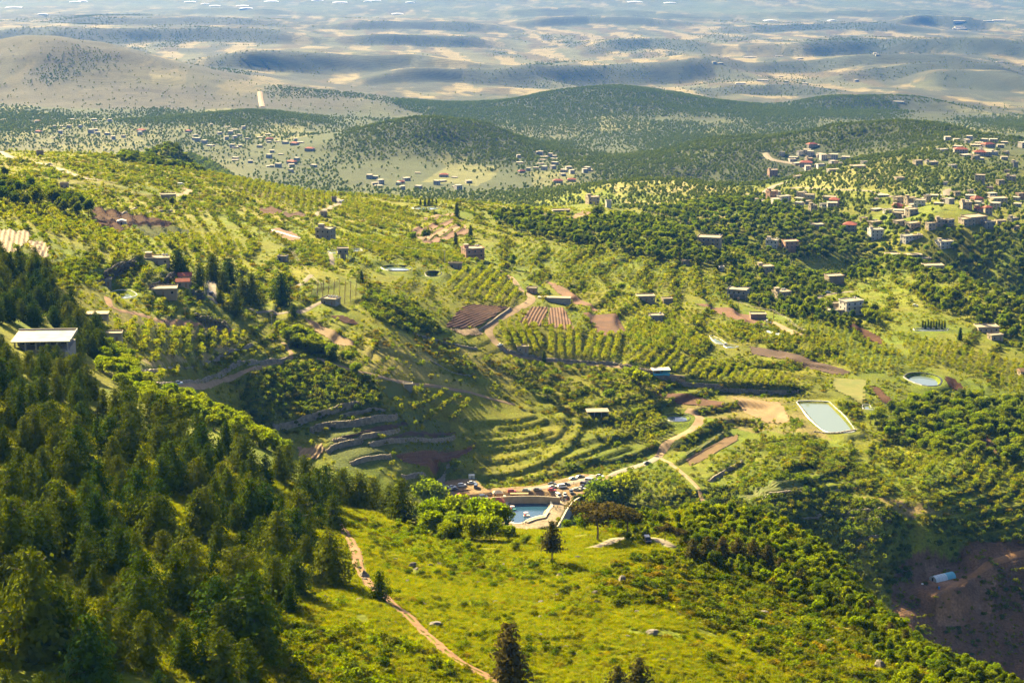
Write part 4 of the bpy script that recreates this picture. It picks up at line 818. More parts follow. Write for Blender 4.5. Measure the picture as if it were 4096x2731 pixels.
for k in range(280):
    q = (rg.uniform(2900, 3800), rg.uniform(2440, 2725)) if k < 190 else (rg.uniform(1400, 3000), rg.uniform(2220, 2700))
    if (q[0] - 2900) * .62 + 2230 > q[1] and k < 190: continue
    p, s = px_size(*q)
    if p[1] > 640: continue
    r = rg.uniform(5, 14) * s; zn = 'small pale rock among the shrubs of the rocky right slope' if k < 190 else 'small grey rock scattered on the foreground meadow'
    o = ob('boulder', ROCKS[k % 5], None, (p[0], p[1], p[2] + ZC + r * .25), k); o.scale = (r, r * 1.2, r * .8); tag(o, zn, 'rock', 'rocks: ' + zn); SMALL.append(o)
def relabel(objs):                       # say which one: size of its place in the group
    groups = {}
    for o in objs: groups.setdefault(o['label'], []).append(o)
    for L0, g_ in groups.items():
        n0 = len(g_)
        if n0 < 2: continue
        nx_ = min(7, max(2, round(math.sqrt(n0 * 1.4)))); ny_ = min(5, max(2, math.ceil(n0 / nx_)))
        cw = {2: ['left','right'], 3: ['left','middle','right'], 4: ['far left','left','right','far right'], 5: ['leftmost','left','middle','right','rightmost'], 6: ['leftmost','far left','left','right','far right','rightmost'], 7: ['leftmost','far left','left','middle','right','far right','rightmost']}[nx_]
        rw = {2: ['front','back'], 3: ['front','middle','back'], 4: ['front','second','third','back'], 5: ['front','second','middle','fourth','back']}[ny_]
        sx = sorted(g_, key=lambda o: o.location.x / o.location.y)
        for c_ in range(nx_):
            part = sorted(sx[c_ * n0 // nx_:(c_ + 1) * n0 // nx_], key=lambda o: o.location.y)
            for k, o in enumerate(part): o['label'] = '%s, %s, %s row' % (L0, cw[c_], rw[min(ny_ - 1, k * ny_ // max(1, len(part)))])
relabel(SMALL)
# ------------------------------------------------------------------ houses
WIN_ME = {}
def win_mesh(w_, h_):
    k = (round(w_, 1), round(h_, 1))
    if k not in WIN_ME:
        m = MB(); t = .09; m.box(-w_/2 - t, w_/2 + t, -.05, .02, -t, 0, 0); m.box(-w_/2 - t, w_/2 + t, -.05, .02, h_, h_ + t, 0); m.box(-w_/2 - t, -w_/2, -.05, .02, 0, h_, 0); m.box(w_/2, w_/2 + t, -.05, .02, 0, h_, 0); m.box(-w_/2, w_/2, -.02, .02, 0, h_, 1)
        WIN_ME[k] = m.mesh('window', [M_FRAME, M_GLASS])
    return WIN_ME[k]
TANK = MB().tube([(0,0,0),(0,0,.1),(0,0,1.2),(0,0,1.4)], [.55,.6,.6,.3], 10).mesh('water_tank', pmat('tank_plastic', (.55,.55,.55)), True)
def wallmat(col): return pmat('render_%d_%d_%d' % tuple(int(c * 100) for c in col), col, tuple(c * .8 for c in col), scale=.35)
def house(loc, rz, w_, d_, st, col, label, roof='flat', name='house', group=None, windows=True, tanks=0, stair=False, balcony=False, open_ground=False, cat='house', sh=3.1, ncol=None, roofmat=None):
    o = thing(name, label, cat, loc, rz, group); H = st * sh; wm = wallmat(col); z0 = -2.5
    m = MB(); m.box(-w_/2, w_/2, -d_/2, d_/2, z0 if not open_ground else sh, H); 
    if open_ground: m.box(-w_/2 + 1.5, w_/2 - 1.5, -d_/2 + 2, d_/2, z0, sh - .003)
    m.build('wall', wm, o)
    if open_ground:
        for cx in np.linspace(-w_/2 + .25, w_/2 - .25, 4): MB().box(cx - .2, cx + .2, -d_/2 + .05, -d_/2 + .45, z0, sh - .003).build('column', M_CONC, o)
    if roof == 'flat':
        m = MB(); ov = .35; m.box(-w_/2 - ov, w_/2 + ov, -d_/2 - ov, d_/2 + ov, H + .003, H + .25); r = m.build('roof', roofmat or M_ROOFC, o)
        m = MB(); ph = .55 if st > 0 else .3; a, b = w_/2 + ov - .003, d_/2 + ov - .003
        for q in ((-a, a, -b, -b + .18), (-a, a, b - .18, b), (-a, -a + .18, -b + .183, b - .183), (a - .18, a, -b + .183, b - .183)): m.box(*q, H + .253, H + .25 + ph)
        m.build('parapet', wm, r)
    else:
        a, b, rh = w_/2 + .5, d_/2 + .5, min(w_, d_) * .27; e = max(a - b, 0.4); m = MB()
        if roof == 'gable': e = a
        m.add([(-a,-b,H),(a,-b,H),(a,b,H),(-a,b,H),(-e,0,H+rh),(e,0,H+rh),(-a,-b,H-.2),(a,-b,H-.2),(a,b,H-.2),(-a,b,H-.2)], [(0,1,5,4),(1,2,5),(2,3,4,5),(3,0,4),(0,6,7,1),(1,7,8,2),(2,8,9,3),(3,9,6,0),(9,8,7,6)]); m.build('roof', roofmat or M_RED, o)
    if windows:
        nx = ncol or max(2, int(w_ / 3.4)); ny = max(1, int(d_ / 4.0))
        for s in range(1 if open_ground else 0, st):
            for k in range(nx):
                x = -w_/2 + (k + .5) * w_ / nx
                if s == 0 and k == nx // 2 and not open_ground:
                    dm = MB(); dm.box(-.5, .5, -.06, .02, 0, 2.1); dr = dm.build('door', M_WOOD, o, (x, -d_/2 - .02, 0)); MB().box(.32, .4, -.1, -.06, .95, 1.1).build('handle', M_METAL, dr); continue
                ob('window', win_mesh(1.2, 1.3), o, (x, -d_/2 - .02, s * sh + .95))
            for k in range(ny):
                y = -d_/2 + (k + .5) * d_ / ny
                ob('window', win_mesh(1.1, 1.3), o, (-w_/2 - .02, y, s * sh + .95), -math.pi/2); ob('window', win_mesh(1.1, 1.3), o, (w_/2 + .02, y, s * sh + .95), math.pi/2)
    if balcony:
        for s in range(1, st):
            m = MB(); z = s * sh; m.box(-w_/2 + .3, w_/2 - .3, -d_/2 - 1.5, -d_/2 - .003, z - .2, z); bl = m.build('balcony', M_CONC, o)
            m = MB(); m.box(-w_/2 + .3, w_/2 - .3, -d_/2 - 1.5, -d_/2 - 1.38, z + .003, z + .9); m.build('railing', wm, bl)
    if stair:
        m = MB(); m.box(-w_/2 + .4, -w_/2 + 3.6, -.5, 2.5, H + .256, H + 2.7); m.build('stair_room', wm, o); MB().box(-w_/2 + .1, -w_/2 + 3.9, -.8, 2.8, H + 2.703, H + 2.9).build('stair_roof', M_ROOFC, o)
    for k in range(tanks): ob('water_tank', TANK, o, (w_/2 - 1.5 - k * 1.7, d_/2 - 1.6, H + .26))
    return o
def place(px0, px1, py, ymin=250): p, s = px_size((px0 + px1) / 2, py); return p, s, (px1 - px0) * s
def hs(px0, px1, py, st, col, label, rz=.35, dep=.8, **kw):
    p, s, wa = place(px0, px1, py); k = abs(math.cos(rz)) + dep * abs(math.sin(rz)); w_ = wa / k; zz = p[2] + ZC
    ax = np.array([(a * w_/2, b * w_ * dep/2) for a in (-1, 1) for b in (-1, 1)]); cx = ax[:, 0] * math.cos(rz) - ax[:, 1] * math.sin(rz); cyy = ax[:, 0] * math.sin(rz) + ax[:, 1] * math.cos(rz)
    yb = w_ * dep / 2 * abs(math.cos(rz)) + w_ / 2 * abs(math.sin(rz)) * .6; c = (p[0] * (1 + yb / p[1]), p[1] + yb)
    EXCL.append(np.stack([c[0] + cx * 1.25, c[1] + cyy * 1.25, cx * 0], 1)[[0, 1, 3, 2]]); EXCL.append(np.array([(c[0] - w_ * .45, c[1] - w_ * dep/2 - (9 + 4 * st)), (c[0] + w_ * .45, c[1] - w_ * dep/2 - (9 + 4 * st)), (c[0] + w_ * .5, c[1]), (c[0] - w_ * .5, c[1])]))
    return house((c[0], c[1], zz), rz, w_, w_ * dep, st, col, label, **kw)
GREY = (.27,.25,.22); BEI = (.38,.31,.22); WHT = (.50,.48,.44); TANW = (.33,.265,.185); PINK = (.38,.22,.15); BRN = (.23,.18,.135)
HOUSES_NEAR = [
 (578,682,1060,1,BEI,'concrete house with rooftop stair room above the boulder wall',.12,.7,dict(stair=True,tanks=2)),
 (600,712,1184,1,TANW,'low house with broad empty flat roof beside the white lined pond',.1,.7,dict()),
 (704,760,1150,1,TANW,'front house with red sheet roof among the cedars',.15,.75,dict(roof='gable')),
 (712,768,1126,1,TANW,'rear house with red sheet roof among the cedars',.15,.75,dict(roof='gable')),
 (411,491,1368,1,BEI,'small flat roofed house between the firs and the sunny orchard',.1,.7,dict()),
 (393,449,1146,1,GREY,'small dark shed under the boulder wall',.2,.8,dict()),
 (638,690,660,1,WHT,'low white building on the small wooded knob',.1,.6,dict()),
 (241,276,756,1,BEI,'small flat roofed hut on the upper left hill',.1,.8,dict()),
 (640,706,800,1,BEI,'flat roofed house on the bare left hillside',.2,.7,dict()),
 (145,176,624,1,BRN,'tiny hut by the brown field on the left skyline',.2,.8,dict()),
 (1263,1342,956,2,GREY,'unfinished grey two storey concrete house on the left slope',-.35,.8,dict(stair=True)),
 (1326,1347,808,1,BRN,'narrow stone hut at the corner of the young orchard',.1,.9,dict(windows=False)),
 (1281,1309,868,1,TANW,'small hut below the two brown fields',.1,.8,dict()),
 (1844,1938,1034,2,PINK,'orange house with tan roofs in the middle of the slope',.35,.8,dict(stair=True,tanks=2,balcony=True)),
 (1350,1394,1036,2,GREY,'roofless concrete house between the two small ponds',.1,.8,dict(open_ground=True)),
 (1112,1152,1048,1,GREY,'open shed on posts left of the power line',-.2,.8,dict(open_ground=False)),
 (1795,1848,1074,1,TANW,'long low hut right of the emptied pond',.02,.4,dict()),
 (1285,1362,1222,1,GREY,'hut with white tanks on its roof below the stake vineyard',-.35,.8,dict(tanks=4)),
 (2341,2398,818,2,BEI,'beige house on the crest of the ridge',.35,.8,dict(stair=True)),
 (2422,2445,832,2,WHT,'narrow white house right of the beige ridge house',.2,.8,dict(windows=False)),
 (2208,2280,858,1,TANW,'long low farm building on the ridge',.15,.5,dict()),
 (2165,2224,880,1,TANW,'long shed below the ridge farm',.1,.45,dict()),
 (2785,2890,985,2,TANW,'wide flat roofed villa at the edge of the shaded valley',-.25,.7,dict(balcony=True,tanks=1)),
 (2725,2755,1062,1,BRN,'small brown hut in the wood below the villa',.2,.9,dict()),
 (2875,2896,1086,1,WHT,'tiny white house in the wood below the villa',.2,.9,dict()),
 (2905,3000,1198,2,GREY,'grey house with open ground floor on the right slope',-.35,.8,dict(open_ground=True)),
 (2107,2150,1174,1,TANW,'small square hut beside the dirt road',-.2,.8,dict()),
 (2545,2618,1206,1,TANW,'low rubble house with sagging flat roof',.1,.7,dict()),
 (2647,2690,1216,1,BRN,'smaller rubble house right of the sagging one',.2,.8,dict(windows=False)),
 (2594,2653,1284,1,GREY,'small concrete hut in the orchard above the blue hut',.1,.8,dict(tanks=1)),
 (3023,3093,1102,2,BEI,'house with grey stair tower in the right hand wood',.3,.8,dict(stair=True)),
 (3298,3373,1140,2,BRN,'brown unfinished house with pink roof sheet',.25,.8,dict(windows=False,stair=False)),
 (3088,3162,1206,2,TANW,'two storey house with red rooftop shed',.35,.85,dict(stair=True,tanks=2)),
 (3308,3355,1234,1,TANW,'open garage left of the white three storey house',.1,.7,dict(open_ground=False)),
 (3290,3370,1262,1,TANW,'low house with wide flat roof below the garage',.1,.7,dict()),
 (3355,3450,1262,3,WHT,'white three storey house with balconies and stone tower',.4,.75,dict(balcony=True,tanks=1)),
 (3540,3616,1034,1,TANW,'left one of the three flat roofed houses on the spur',.15,.7,dict()),
 (3643,3720,1050,1,BRN,'middle one of the three flat roofed houses on the spur',.1,.7,dict(open_ground=False)),
 (3690,3772,1082,1,TANW,'right one of the three flat roofed houses on the spur',.1,.7,dict()),
 (3000,3062,1278,1,BRN,'skeleton of an unfinished hut beside the dirt yard',0,.7,dict(windows=False)),
 (3900,3990,1330,1,BEI,'low house with pale roof at the right orchard',.1,.7,dict()),
 (3950,4010,1362,1,TANW,'small tan shed below the pale roofed house',.3,.7,dict()),
 (4070,4130,1505,1,TANW,'hut at the right edge of the photo',.2,.7,dict(roof='gable',roofmat=M_WOOD)),
 (1560,1588,0,0,BEI,'',0,0,dict()),
]
for a_, b_, y_, st, c_, lb, rz, dp, kw in HOUSES_NEAR:
    if lb: hs(a_, b_, y_, st, c_, lb, rz, dp, **kw)
hs(1614,1650,1562,1,GREY,'small grey box hut above the pair of soil strips',.1,.8,windows=False)
# village houses: x0, x1, top, foot in the photo
VIL = [(1395,1480,75,140,BEI),(1500,1610,90,130,GREY),(1705,1775,115,155,WHT),(1895,1970,50,95,BEI),(1925,2020,190,290,BEI),(2190,2285,205,275,BEI),(1740,1800,350,415,BEI),(1865,1915,350,400,TANW),(2280,2352,380,425,PINK),(135,235,345,435,PINK),(230,335,400,455,WHT),(395,490,355,420,GREY),(455,560,390,440,BEI),(25,145,440,475,GREY),(440,530,430,470,TANW),(620,750,395,435,BEI),(675,770,430,480,PINK),(500,575,470,535,TANW),(595,655,450,520,WHT),(1040,1110,410,450,BEI),(1225,1320,400,460,BEI),(1320,1420,420,470,TANW),(1400,1510,435,490,WHT),(1490,1550,400,450,BEI),(1140,1220,500,545,WHT),(1220,1330,470,510,PINK),(1215,1320,540,600,TANW),(1330,1440,510,570,BEI),(1630,1720,420,455,BEI),(1800,1900,450,510,BEI),(1890,2000,420,470,PINK),(2000,2075,485,550,BEI),(2055,2200,410,470,BEI),(1920,2000,480,530,PINK),(940,1010,570,615,TANW),(1005,1130,600,650,TANW),(790,920,620,700,GREY),(1010,1140,680,775,WHT),(1225,1330,610,670,BEI),(1330,1460,605,690,TANW),(1505,1590,610,690,BEI),(1585,1670,600,660,TANW),(1675,1750,605,660,GREY),(1790,1930,595,655,BEI),(1810,2030,565,640,TANW),(1590,1740,770,850,WHT),(1290,1415,730,800,WHT),(1400,1480,730,765,TANW),(490,630,640,675,GREY),(130,250,770,840,WHT),(275,410,780,880,PINK),(570,635,110,180,WHT),(660,760,165,195,GREY),(150,235,170,230,PINK),(250,300,20,55,WHT),(400,455,15,50,WHT),(330,390,70,100,WHT),(470,540,70,110,BEI),(2110,2180,265,310,TANW),(2030,2090,325,350,PINK),(2100,2190,595,640,BEI),(2210,2300,590,620,GREY),(1990,2100,620,680,GREY),(2240,2310,640,690,BEI),(860,990,130,165,BEI),(720,800,105,140,BEI),(950,1010,100,125,WHT),(370,460,225,250,BEI),(1600,1700,0,20,WHT),(1960,2020,0,18,WHT),(2050,2130,5,40,WHT),(2160,2230,10,40,BEI),(1790,1840,-10,15,BEI),(2240,2300,90,150,GREY),(2180,2230,160,200,BEI),(1240,1320,235,265,BEI),(1640,1700,285,305,WHT)]
VW = ['leftmost','left','middle','right','far right']; VR = ['topmost','upper','central','lower','lowest']
cn = {'%s' % (WHT,): 'white', '%s' % (BEI,): 'beige', '%s' % (TANW,): 'tan', '%s' % (GREY,): 'grey', '%s' % (PINK,): 'pinkish'}
seen = {}
for k, (a_, b_, t_, f_, c_) in enumerate(VIL):
    x0, x1, yt, yb = 3000 + a_ / 2.146, 3000 + b_ / 2.146, 600 + t_ / 2.146, 600 + f_ / 2.146
    p, s = px_size((x0 + x1) / 2, yb); st = int(np.clip(round((yb - yt) * s * .8 / 3.1), 1, 4)); red = k in (16, 25, 30, 31, 33, 36)
    lb = '%s %s storey house%s, %s part of right village, %s row' % (cn['%s' % (c_,)], ['one','two','three','four'][st - 1], ' with red tiled roof' if red else '', VW[min(4, int(a_ / 475))], VR[min(4, int(max(f_, 0) / 175))])
    hs(x0, x1, yb, st, c_, lb, random.choice([-.3, .2, .35, .45]), .8, roof='hip' if red else 'flat', group='houses of the right village: ' + lb, name='village_house', tanks=k % 3 if k % 2 else 0, balcony=st > 1 and k % 3 == 0, stair=k % 4 == 1)
# far houses share a few shapes: wall, roof
FARH = []
for k, (w_, d_, st, red) in enumerate([(14,11,2,0),(18,12,1,0),(12,12,3,0),(22,13,2,1),(16,13,3,1),(30,12,1,0)]):
    H = st * 3.2; wl = MB().box(-w_/2, w_/2, -d_/2, d_/2, -4, H).mesh('wall', wallmat([(.36,.33,.28),(.30,.26,.21),(.40,.37,.33),(.34,.30,.25),(.32,.27,.22),(.44,.43,.41)][k])); a, b = w_/2 + .4, d_/2 + .4
    if red: rm = MB().add([(-a,-b,H),(a,-b,H),(a,b,H),(-a,b,H),(-a+b,0,H+3.2),(a-b,0,H+3.2)], [(0,1,5,4),(1,2,5),(2,3,4,5),(3,0,4),(3,2,1,0)]).mesh('roof', M_RED)
    else: rm = MB().box(-a, a, -b, b, H + .01, H + .5).mesh('roof', pmat('far_roof', (.34,.30,.24)))
    wn = MB()
    for s_ in range(st):
        for q in range(int(w_ / 4)): wn.box(-w_/2 + 1.4 + q * 4, -w_/2 + 3.2 + q * 4, -d_/2 - .08, -d_/2 + .02, s_ * 3.2 + .9, s_ * 3.2 + 2.4)
    FARH.append((wl, rm, wn.mesh('windows', M_GLASS)))
TOWN = []
def town(poly, n_, lab, seed, sc=(.45,.72), kinds=(0,1,2,0,1,2,0,1,2,3)):
    P = hits(poly); rg = np.random.default_rng(seed); lo, hi = P[:, :2].min(0), P[:, :2].max(0); k = 0; t = 0
    while k < n_ and t < n_ * 60:
        t += 1; x, y = rg.uniform(lo[0], hi[0]), rg.uniform(lo[1], hi[1])
        if not in_poly(np.array([x]), np.array([y]), P)[0] or not in_sight(np.array([x]), np.array([y]), zg(np.array([x]), np.array([y])) + 6)[0]: continue
        v = int(rg.choice(kinds)); o = thing('far_house', lab, 'house', (x, y, float(zg(x, y)) + ZC), rg.uniform(-.6, .6), 'houses: ' + lab); TOWN.append(o); s = rg.uniform(*sc); o.scale = (s, s, s)
        ob('wall', FARH[v][0], o); ob('roof', FARH[v][1], o)
        if y < 4200: tag(ob('window_row', FARH[v][2], o), kind='stuff')
        EXCL.append(np.array([(x - 9, y - 40), (x + 9, y - 40), (x + 9, y + 9), (x - 9, y + 9)])); k += 1
town([(250,480),(500,470),(640,500),(620,560),(300,580)], 15, 'pale house in the valley left of the dark hill', 1)
town([(650,520),(760,500),(950,500),(1080,540),(1060,590),(800,600)], 22, 'pale house at the foot of the dark wooded hill', 2)
town([(1080,560),(1200,560),(1300,640),(1250,700),(1000,680),(900,640)], 22, 'house of the valley town behind the left ridge', 3)
town([(2050,610),(2200,620),(2330,660),(2400,720),(2250,740),(2050,700)], 26, 'house of the small town right of the wooded cone hill', 4)
town([(1440,700),(1700,690),(1900,700),(1900,760),(1600,770),(1450,740)], 18, 'house on the valley floor before the cone hill', 5)
town([(3050,590),(3300,580),(3400,640),(3250,690),(3050,680)], 16, 'house of the upper village below the dark wooded ridge', 6, (.6,.85))
town([(3750,560),(4096,580),(4096,680),(3850,660)], 22, 'house of the upper village at the right edge', 7, (.6,.85))
town([(2350,330),(2800,330),(3600,430),(3500,300),(4090,250),(4090,200),(2900,220)], 24, 'tiny pale house scattered on the far right plateau', 8, (.8,1.4), (0,1,5))
town([(3080,780),(3400,790),(3700,790),(4096,760),(4096,850),(3700,860),(3300,840),(3100,830)], 26, 'plain tan house among the larger right village houses', 11, (.5,.75), (0,1,2))
town([(0,480),(250,460),(250,600),(0,600)], 8, 'pale house in the hazy valley at the left edge', 9)
town([(3780,105),(4000,70),(4040,100),(3850,130)], 7, 'long white block of the far factory group', 10, (1.8,2.6), (5,))
relabel(TOWN); GHS = []
GH = MB().prism([(-60,0),(60,0),(60,3),(30,6),(0,7),(-30,6),(-60,3)], -22, 22).mesh('greenhouse_skin', pmat('white_plastic', (.50,.51,.52), rough=.6)); GHE = MB().box(-61, 61, -23, -22.1, -6, 3).mesh('end_wall', pmat('plastic_wall', (.7,.72,.74)))
for k, (px_, py_) in enumerate([(55,32),(330,8),(170,60),(760,10),(820,18),(970,26),(985,36),(1085,8),(1270,4),(1470,8),(1640,12),(1590,58),(1500,5),(2540,10),(2680,14),(3080,85),(3330,85),(300,10),(1360,12),(860,26)]):
    p = hit(px_, max(py_, 3)); o = thing('greenhouse', 'bright white plastic greenhouse on the hazy plain along the top', 'greenhouse', (p[0], p[1], p[2] + ZC), .1, 'greenhouses on the far plain'); GHS.append(o); ob('skin', GH, o); ob('end_wall', GHE, o); q = random.uniform(.45, .9); o.scale = (q, q * 1.8, .9)
relabel(GHS)
# ------------------------------------------------------------------ special buildings
p, s = px_size(160, 1425); zz = p[2] + ZC; w_ = 250 * s * .88
big = thing('concrete_building', 'big unfinished concrete building with bright flat roof at the forest edge', 'building', (p[0], p[1] + 8, zz), .06)
MB().box(-w_/2, w_/2, -7, 9, -4, 2.2).build('wall', pmat('weathered_concrete', (.30,.28,.25)), big); MB().box(-w_/2 - .8, w_/2 + .8, -8.2, 10, 5.0, 5.4).build('roof', pmat('bright_roof', (.50,.46,.36), (.30,.27,.2), scale=.25), big)
m = MB()
for q in ((-w_/2 - .8, w_/2 + .8, 9.7, 10.003), (w_/2 + .5, w_/2 + .803, -8.2, 9.69)): m.box(*q, 5.403, 6.0)
m.build('parapet', M_CONC, big); MB().box(-w_/2 + .5, w_/2 - 1, -2, 9, 2.203, 4.997).build('upper_wall', pmat('dim_wall', (.22,.22,.24)), big)
for k in range(6): cx = -w_/2 + .5 + k * (w_ - 1) / 5; MB().box(cx - .25, cx + .25, -7.4, -6.9, -5, 4.997).build('column', M_CONC, big)
for k in range(5): ob('window', win_mesh(2.4, 1.8), big, (-w_/2 + 2.6 + k * (w_ - 5) / 4, -2.03, 2.9))
MB().box(w_/2 - 1.2, w_/2 + .4, -9.8, -7.6, -7, 2).build('stair', M_CONC, big)
def pavilion(px0, px1, py, h, label, mat, name='pavilion'):
    p, s, w_ = place(px0, px1, py); o = thing(name, label, 'shelter', (p[0], p[1] + w_ * .3, p[2] + ZC), .08); d_ = w_ * .62
    MB().box(-w_/2, w_/2, -d_/2, d_/2, h, h + .35).build('roof', mat, o)
    for a in (-1, -.33, .33, 1):
        for b in (-1, 1): MB().box(a * (w_/2 - .5) - .15, a * (w_/2 - .5) + .15, b * (d_/2 - .5) - .15, b * (d_/2 - .5) + .15, -1.5, h - .003).build('column', M_CONC, o)
    MB().box(-w_/2 + .6, w_/2 - .6, d_/2 - .9, d_/2 - .7, -1, h - .003).build('back_wall', M_CONC, o); return o
pavilion(341,431,1286,3.0,'open pavilion with tan flat roof left of the earth lane',M_ROOFC)
pavilion(2345,2435,1668,2.8,'open pavilion with bright flat roof above the green terraces',M_ROOFC)
pavilion(3628,3690,1040,4.5,'thin flat canopy roof on the spur',M_ROOFC)
MB_ = None
p, s, w_ = place(2608, 2680, 1512); blue = thing('blue_hut', 'bright blue hut on legs with flat roof in the orchard rows', 'hut', (p[0], p[1] + 3, p[2] + ZC), .12); MBLUE = pmat('blue_paint', (.10,.42,.60), (.06,.32,.50)); w_ *= .95
MB().box(-w_/2, w_/2, -3, 3.4, 1.6, 1.9).build('floor', MBLUE, blue); MB().box(-w_/2, w_/2, -3.1, -2.9, 1.903, 2.8).build('railing', MBLUE, blue); MB().box(-w_/2 + .1, w_/2 - .1, 1.2, 3.3, 1.904, 4.597).build('wall', pmat('teal_paint', (.14,.42,.42)), blue)
MB().box(-w_/2 - .4, w_/2 + .4, -3.4, 3.8, 4.6, 4.95).build('roof', pmat('pale_roof', (.66,.62,.52)), blue)
for a in (-1, -.1, 1): MB().box(a * (w_/2 - .2) - .14, a * (w_/2 - .2) + .14, -2.88, -2.6, 1.904, 4.597).build('column', MBLUE, blue)
MB().box(-w_/2 + .4, w_/2 - .4, -2.4, 3.2, -2, 1.597).build('base_wall', pmat('blue_plinth', (.08,.34,.55)), blue); ob('window', win_mesh(1.4, 1.2), blue, (.9, 1.17, 2.9))
p, s, w_ = place(2062, 2106, 1410); hut = house((p[0] + 1, p[1] + 2.5, p[2] + ZC), .1, 44 * s, 4.5, 1, TANW, 'low hut with wide pale roof at the left end of the orchard rows', name='hut', cat='hut')
p, s, w_ = place(2152, 2283, 1212); pt = thing('retaining_platform', 'long concrete platform wall above the twin brown fields', 'wall', (p[0], p[1] + 3, p[2] + ZC), -.12)
MB().box(-w_/2, w_/2, -2.5, 2.5, -3, 3.2).build('wall', pmat('block_wall', (.36,.33,.27), (.26,.24,.2)), pt); MB().box(-w_/2 - .2, w_/2 + .2, -2.7, 2.7, 3.203, 3.45).build('slab', M_ROOFC, pt)
# tunnel greenhouse in the ravine
p, s = px_size(3775, 2322); tn = thing('tunnel_greenhouse', 'half white half blue plastic tunnel greenhouse in the bare ravine', 'greenhouse', (p[0], p[1] + 3, p[2] + ZC - .3), R(-58)); Rr = 2.7; Lt = 13.0
arc = [(Rr * math.cos(a), Rr * 1.05 * math.sin(a)) for a in np.linspace(0, math.pi, 13)]
def half_tunnel(x0, x1, mat, nm):
    V = [(c_, y_, z_) for y_ in (x0, x1) for c_, z_ in arc]; MB().add(V, [(i, i + 1, i + 14, i + 13) for i in range(12)]).build(nm, mat, tn, smooth=True)
half_tunnel(-Lt/2, 1.2, pmat('tunnel_white', (.55,.63,.70), (.44,.52,.58), scale=.6, rough=.5), 'cover'); half_tunnel(1.203, Lt/2, pmat('tunnel_blue', (.16,.46,.58), (.12,.38,.5), scale=.6, rough=.5), 'cover')
for y_, nm in ((-Lt/2 + .02, 'end_panel'), (Lt/2 - .02, 'end_panel')): MB().add([(c_, y_, z_) for c_, z_ in arc], [tuple(range(13))]).build(nm, pmat('end_plastic', (.36,.40,.42)), tn)
MB().box(-.6, .5, -Lt/2 - .06, -Lt/2 - .003, 0, 2).build('door', M_GLASS, tn)
for k in range(7): y_ = -Lt/2 + .1 + k * (Lt - .2) / 6; MB().tube([(c_ * 1.012, y_, z_ * 1.012) for c_, z_ in arc], .05, 4).build('hoop', M_METAL, tn)
p2, s2 = px_size(3756, 2355); bl = ob('barrel', MB().tube([(0,0,0),(0,0,.05),(0,0,.45),(0,0,.5),(0,0,.95),(0,0,1)], [.3,.36,.36,.33,.36,.3], 10).mesh('barrel', pmat('barrel_blue', (.03,.16,.55)), True), None, (p2[0], p2[1], p2[2] + ZC)); bl.scale = (1.3, 1.3, 1.3); tag(bl, 'blue barrel in front of the tunnel greenhouse', 'barrel')
p2, s2 = px_size(3690, 2338); sk = ob('sack', shrub(1, 1, 1, 5, .1), None); bpy.data.objects.remove(sk); sk = ob('bundle', ROCKS[2].copy(), None, (p2[0], p2[1], p2[2] + ZC + .4)); sk.data.materials[0] = pmat('white_sack', (.75,.76,.78)); sk.scale = (.9,.6,.6); tag(sk, 'white plastic bundle left of the tunnel greenhouse', 'bundle')
# ------------------------------------------------------------------ vineyard stakes, plastic rows
def stakes(px, rowpx, rsp, tsp, h, label, cat, mat=M_WOOD, vines=None):
    P = hits(px); a, b = hits(rowpx); d = (b - a)[:2]; d /= np.linalg.norm(d); nn = np.array([-d[1], d[0]]); c = P[:, :2].mean(0); s_ = (P[:, :2] - c) @ d; t_ = (P[:, :2] - c) @ nn
    root = thing('trellis', label, cat, (c[0], c[1], float(zg(*c)) + ZC)); pm = MB().box(-.07, .07, -.07, .07, -.4, h).mesh('stake', mat); n_ = 0; rest = MB()
    for t in np.arange(t_.min(), t_.max(), rsp):
        for u_ in np.arange(s_.min(), s_.max(), tsp):
            x, y = c + d * u_ + nn * t
            if in_poly(np.array([x]), np.array([y]), P)[0]:
                lo = (x - c[0] + rng.normal(0, .1), y - c[1] + rng.normal(0, .1), float(zg(x, y)) + ZC - root.location.z)
                if n_ < 260: o = ob('stake', pm, root, lo); o.rotation_euler = (rng.normal(0, .05), rng.normal(0, .05), 0); n_ += 1
                else: rest.box(lo[0] - .07, lo[0] + .07, lo[1] - .07, lo[1] + .07, lo[2] - .4, lo[2] + h)
    if rest.v: tag(rest.build('more_stakes', mat, root), kind='stuff')
stakes([(1585,1822),(1700,1802),(1900,1778),(1895,1792),(1760,1858),(1690,1862),(1622,1848)], [(1600,1840),(1890,1785)], 2.2, 1.5, 2.2, 'plot of thin brown stakes above the car park', 'trellis')
EXCL.append(hits([(1235,1180),(1260,1135),(1440,1140),(1446,1215),(1370,1222)]))
stakes([(1240,1190),(1262,1130),(1440,1138),(1446,1215),(1370,1220)], [(1300,1200),(1305,1132)], 3.2, 2.4, 2.6, 'trellis of brown posts above the hut with white tanks', 'trellis')
RC = []
for k in range(9):
    p = hit(1085 + k * 12, 922 + k * 3.6); o = ob('plastic_row', MB().prism([(-.7,0),(.7,0),(.45,.4),(0,.55),(-.45,.4)], -5, 5).mesh('plastic_row', MATS['white_plastic']), None, (p[0], p[1], p[2] + ZC + .1), .9); tag(o, 'low white plastic row cover on the brown plot', 'row cover', 'plastic row covers'); RC.append(o)
for k in range(4):
    p = hit(3085 + k * 16, 1332 + k * 4); o = ob('cold_frame', MB().prism([(-2.2,0),(2.2,0),(2.2,.6),(0,1.1),(-2.2,.6)], -4, 4).mesh('cold_frame', pmat('frame_plastic', (.55,.62,.58))), None, (p[0], p[1], p[2] + ZC), .7); tag(o, 'pale plastic cold frame below the dirt yard', 'cold frame', 'cold frames'); RC.append(o)
relabel(RC)
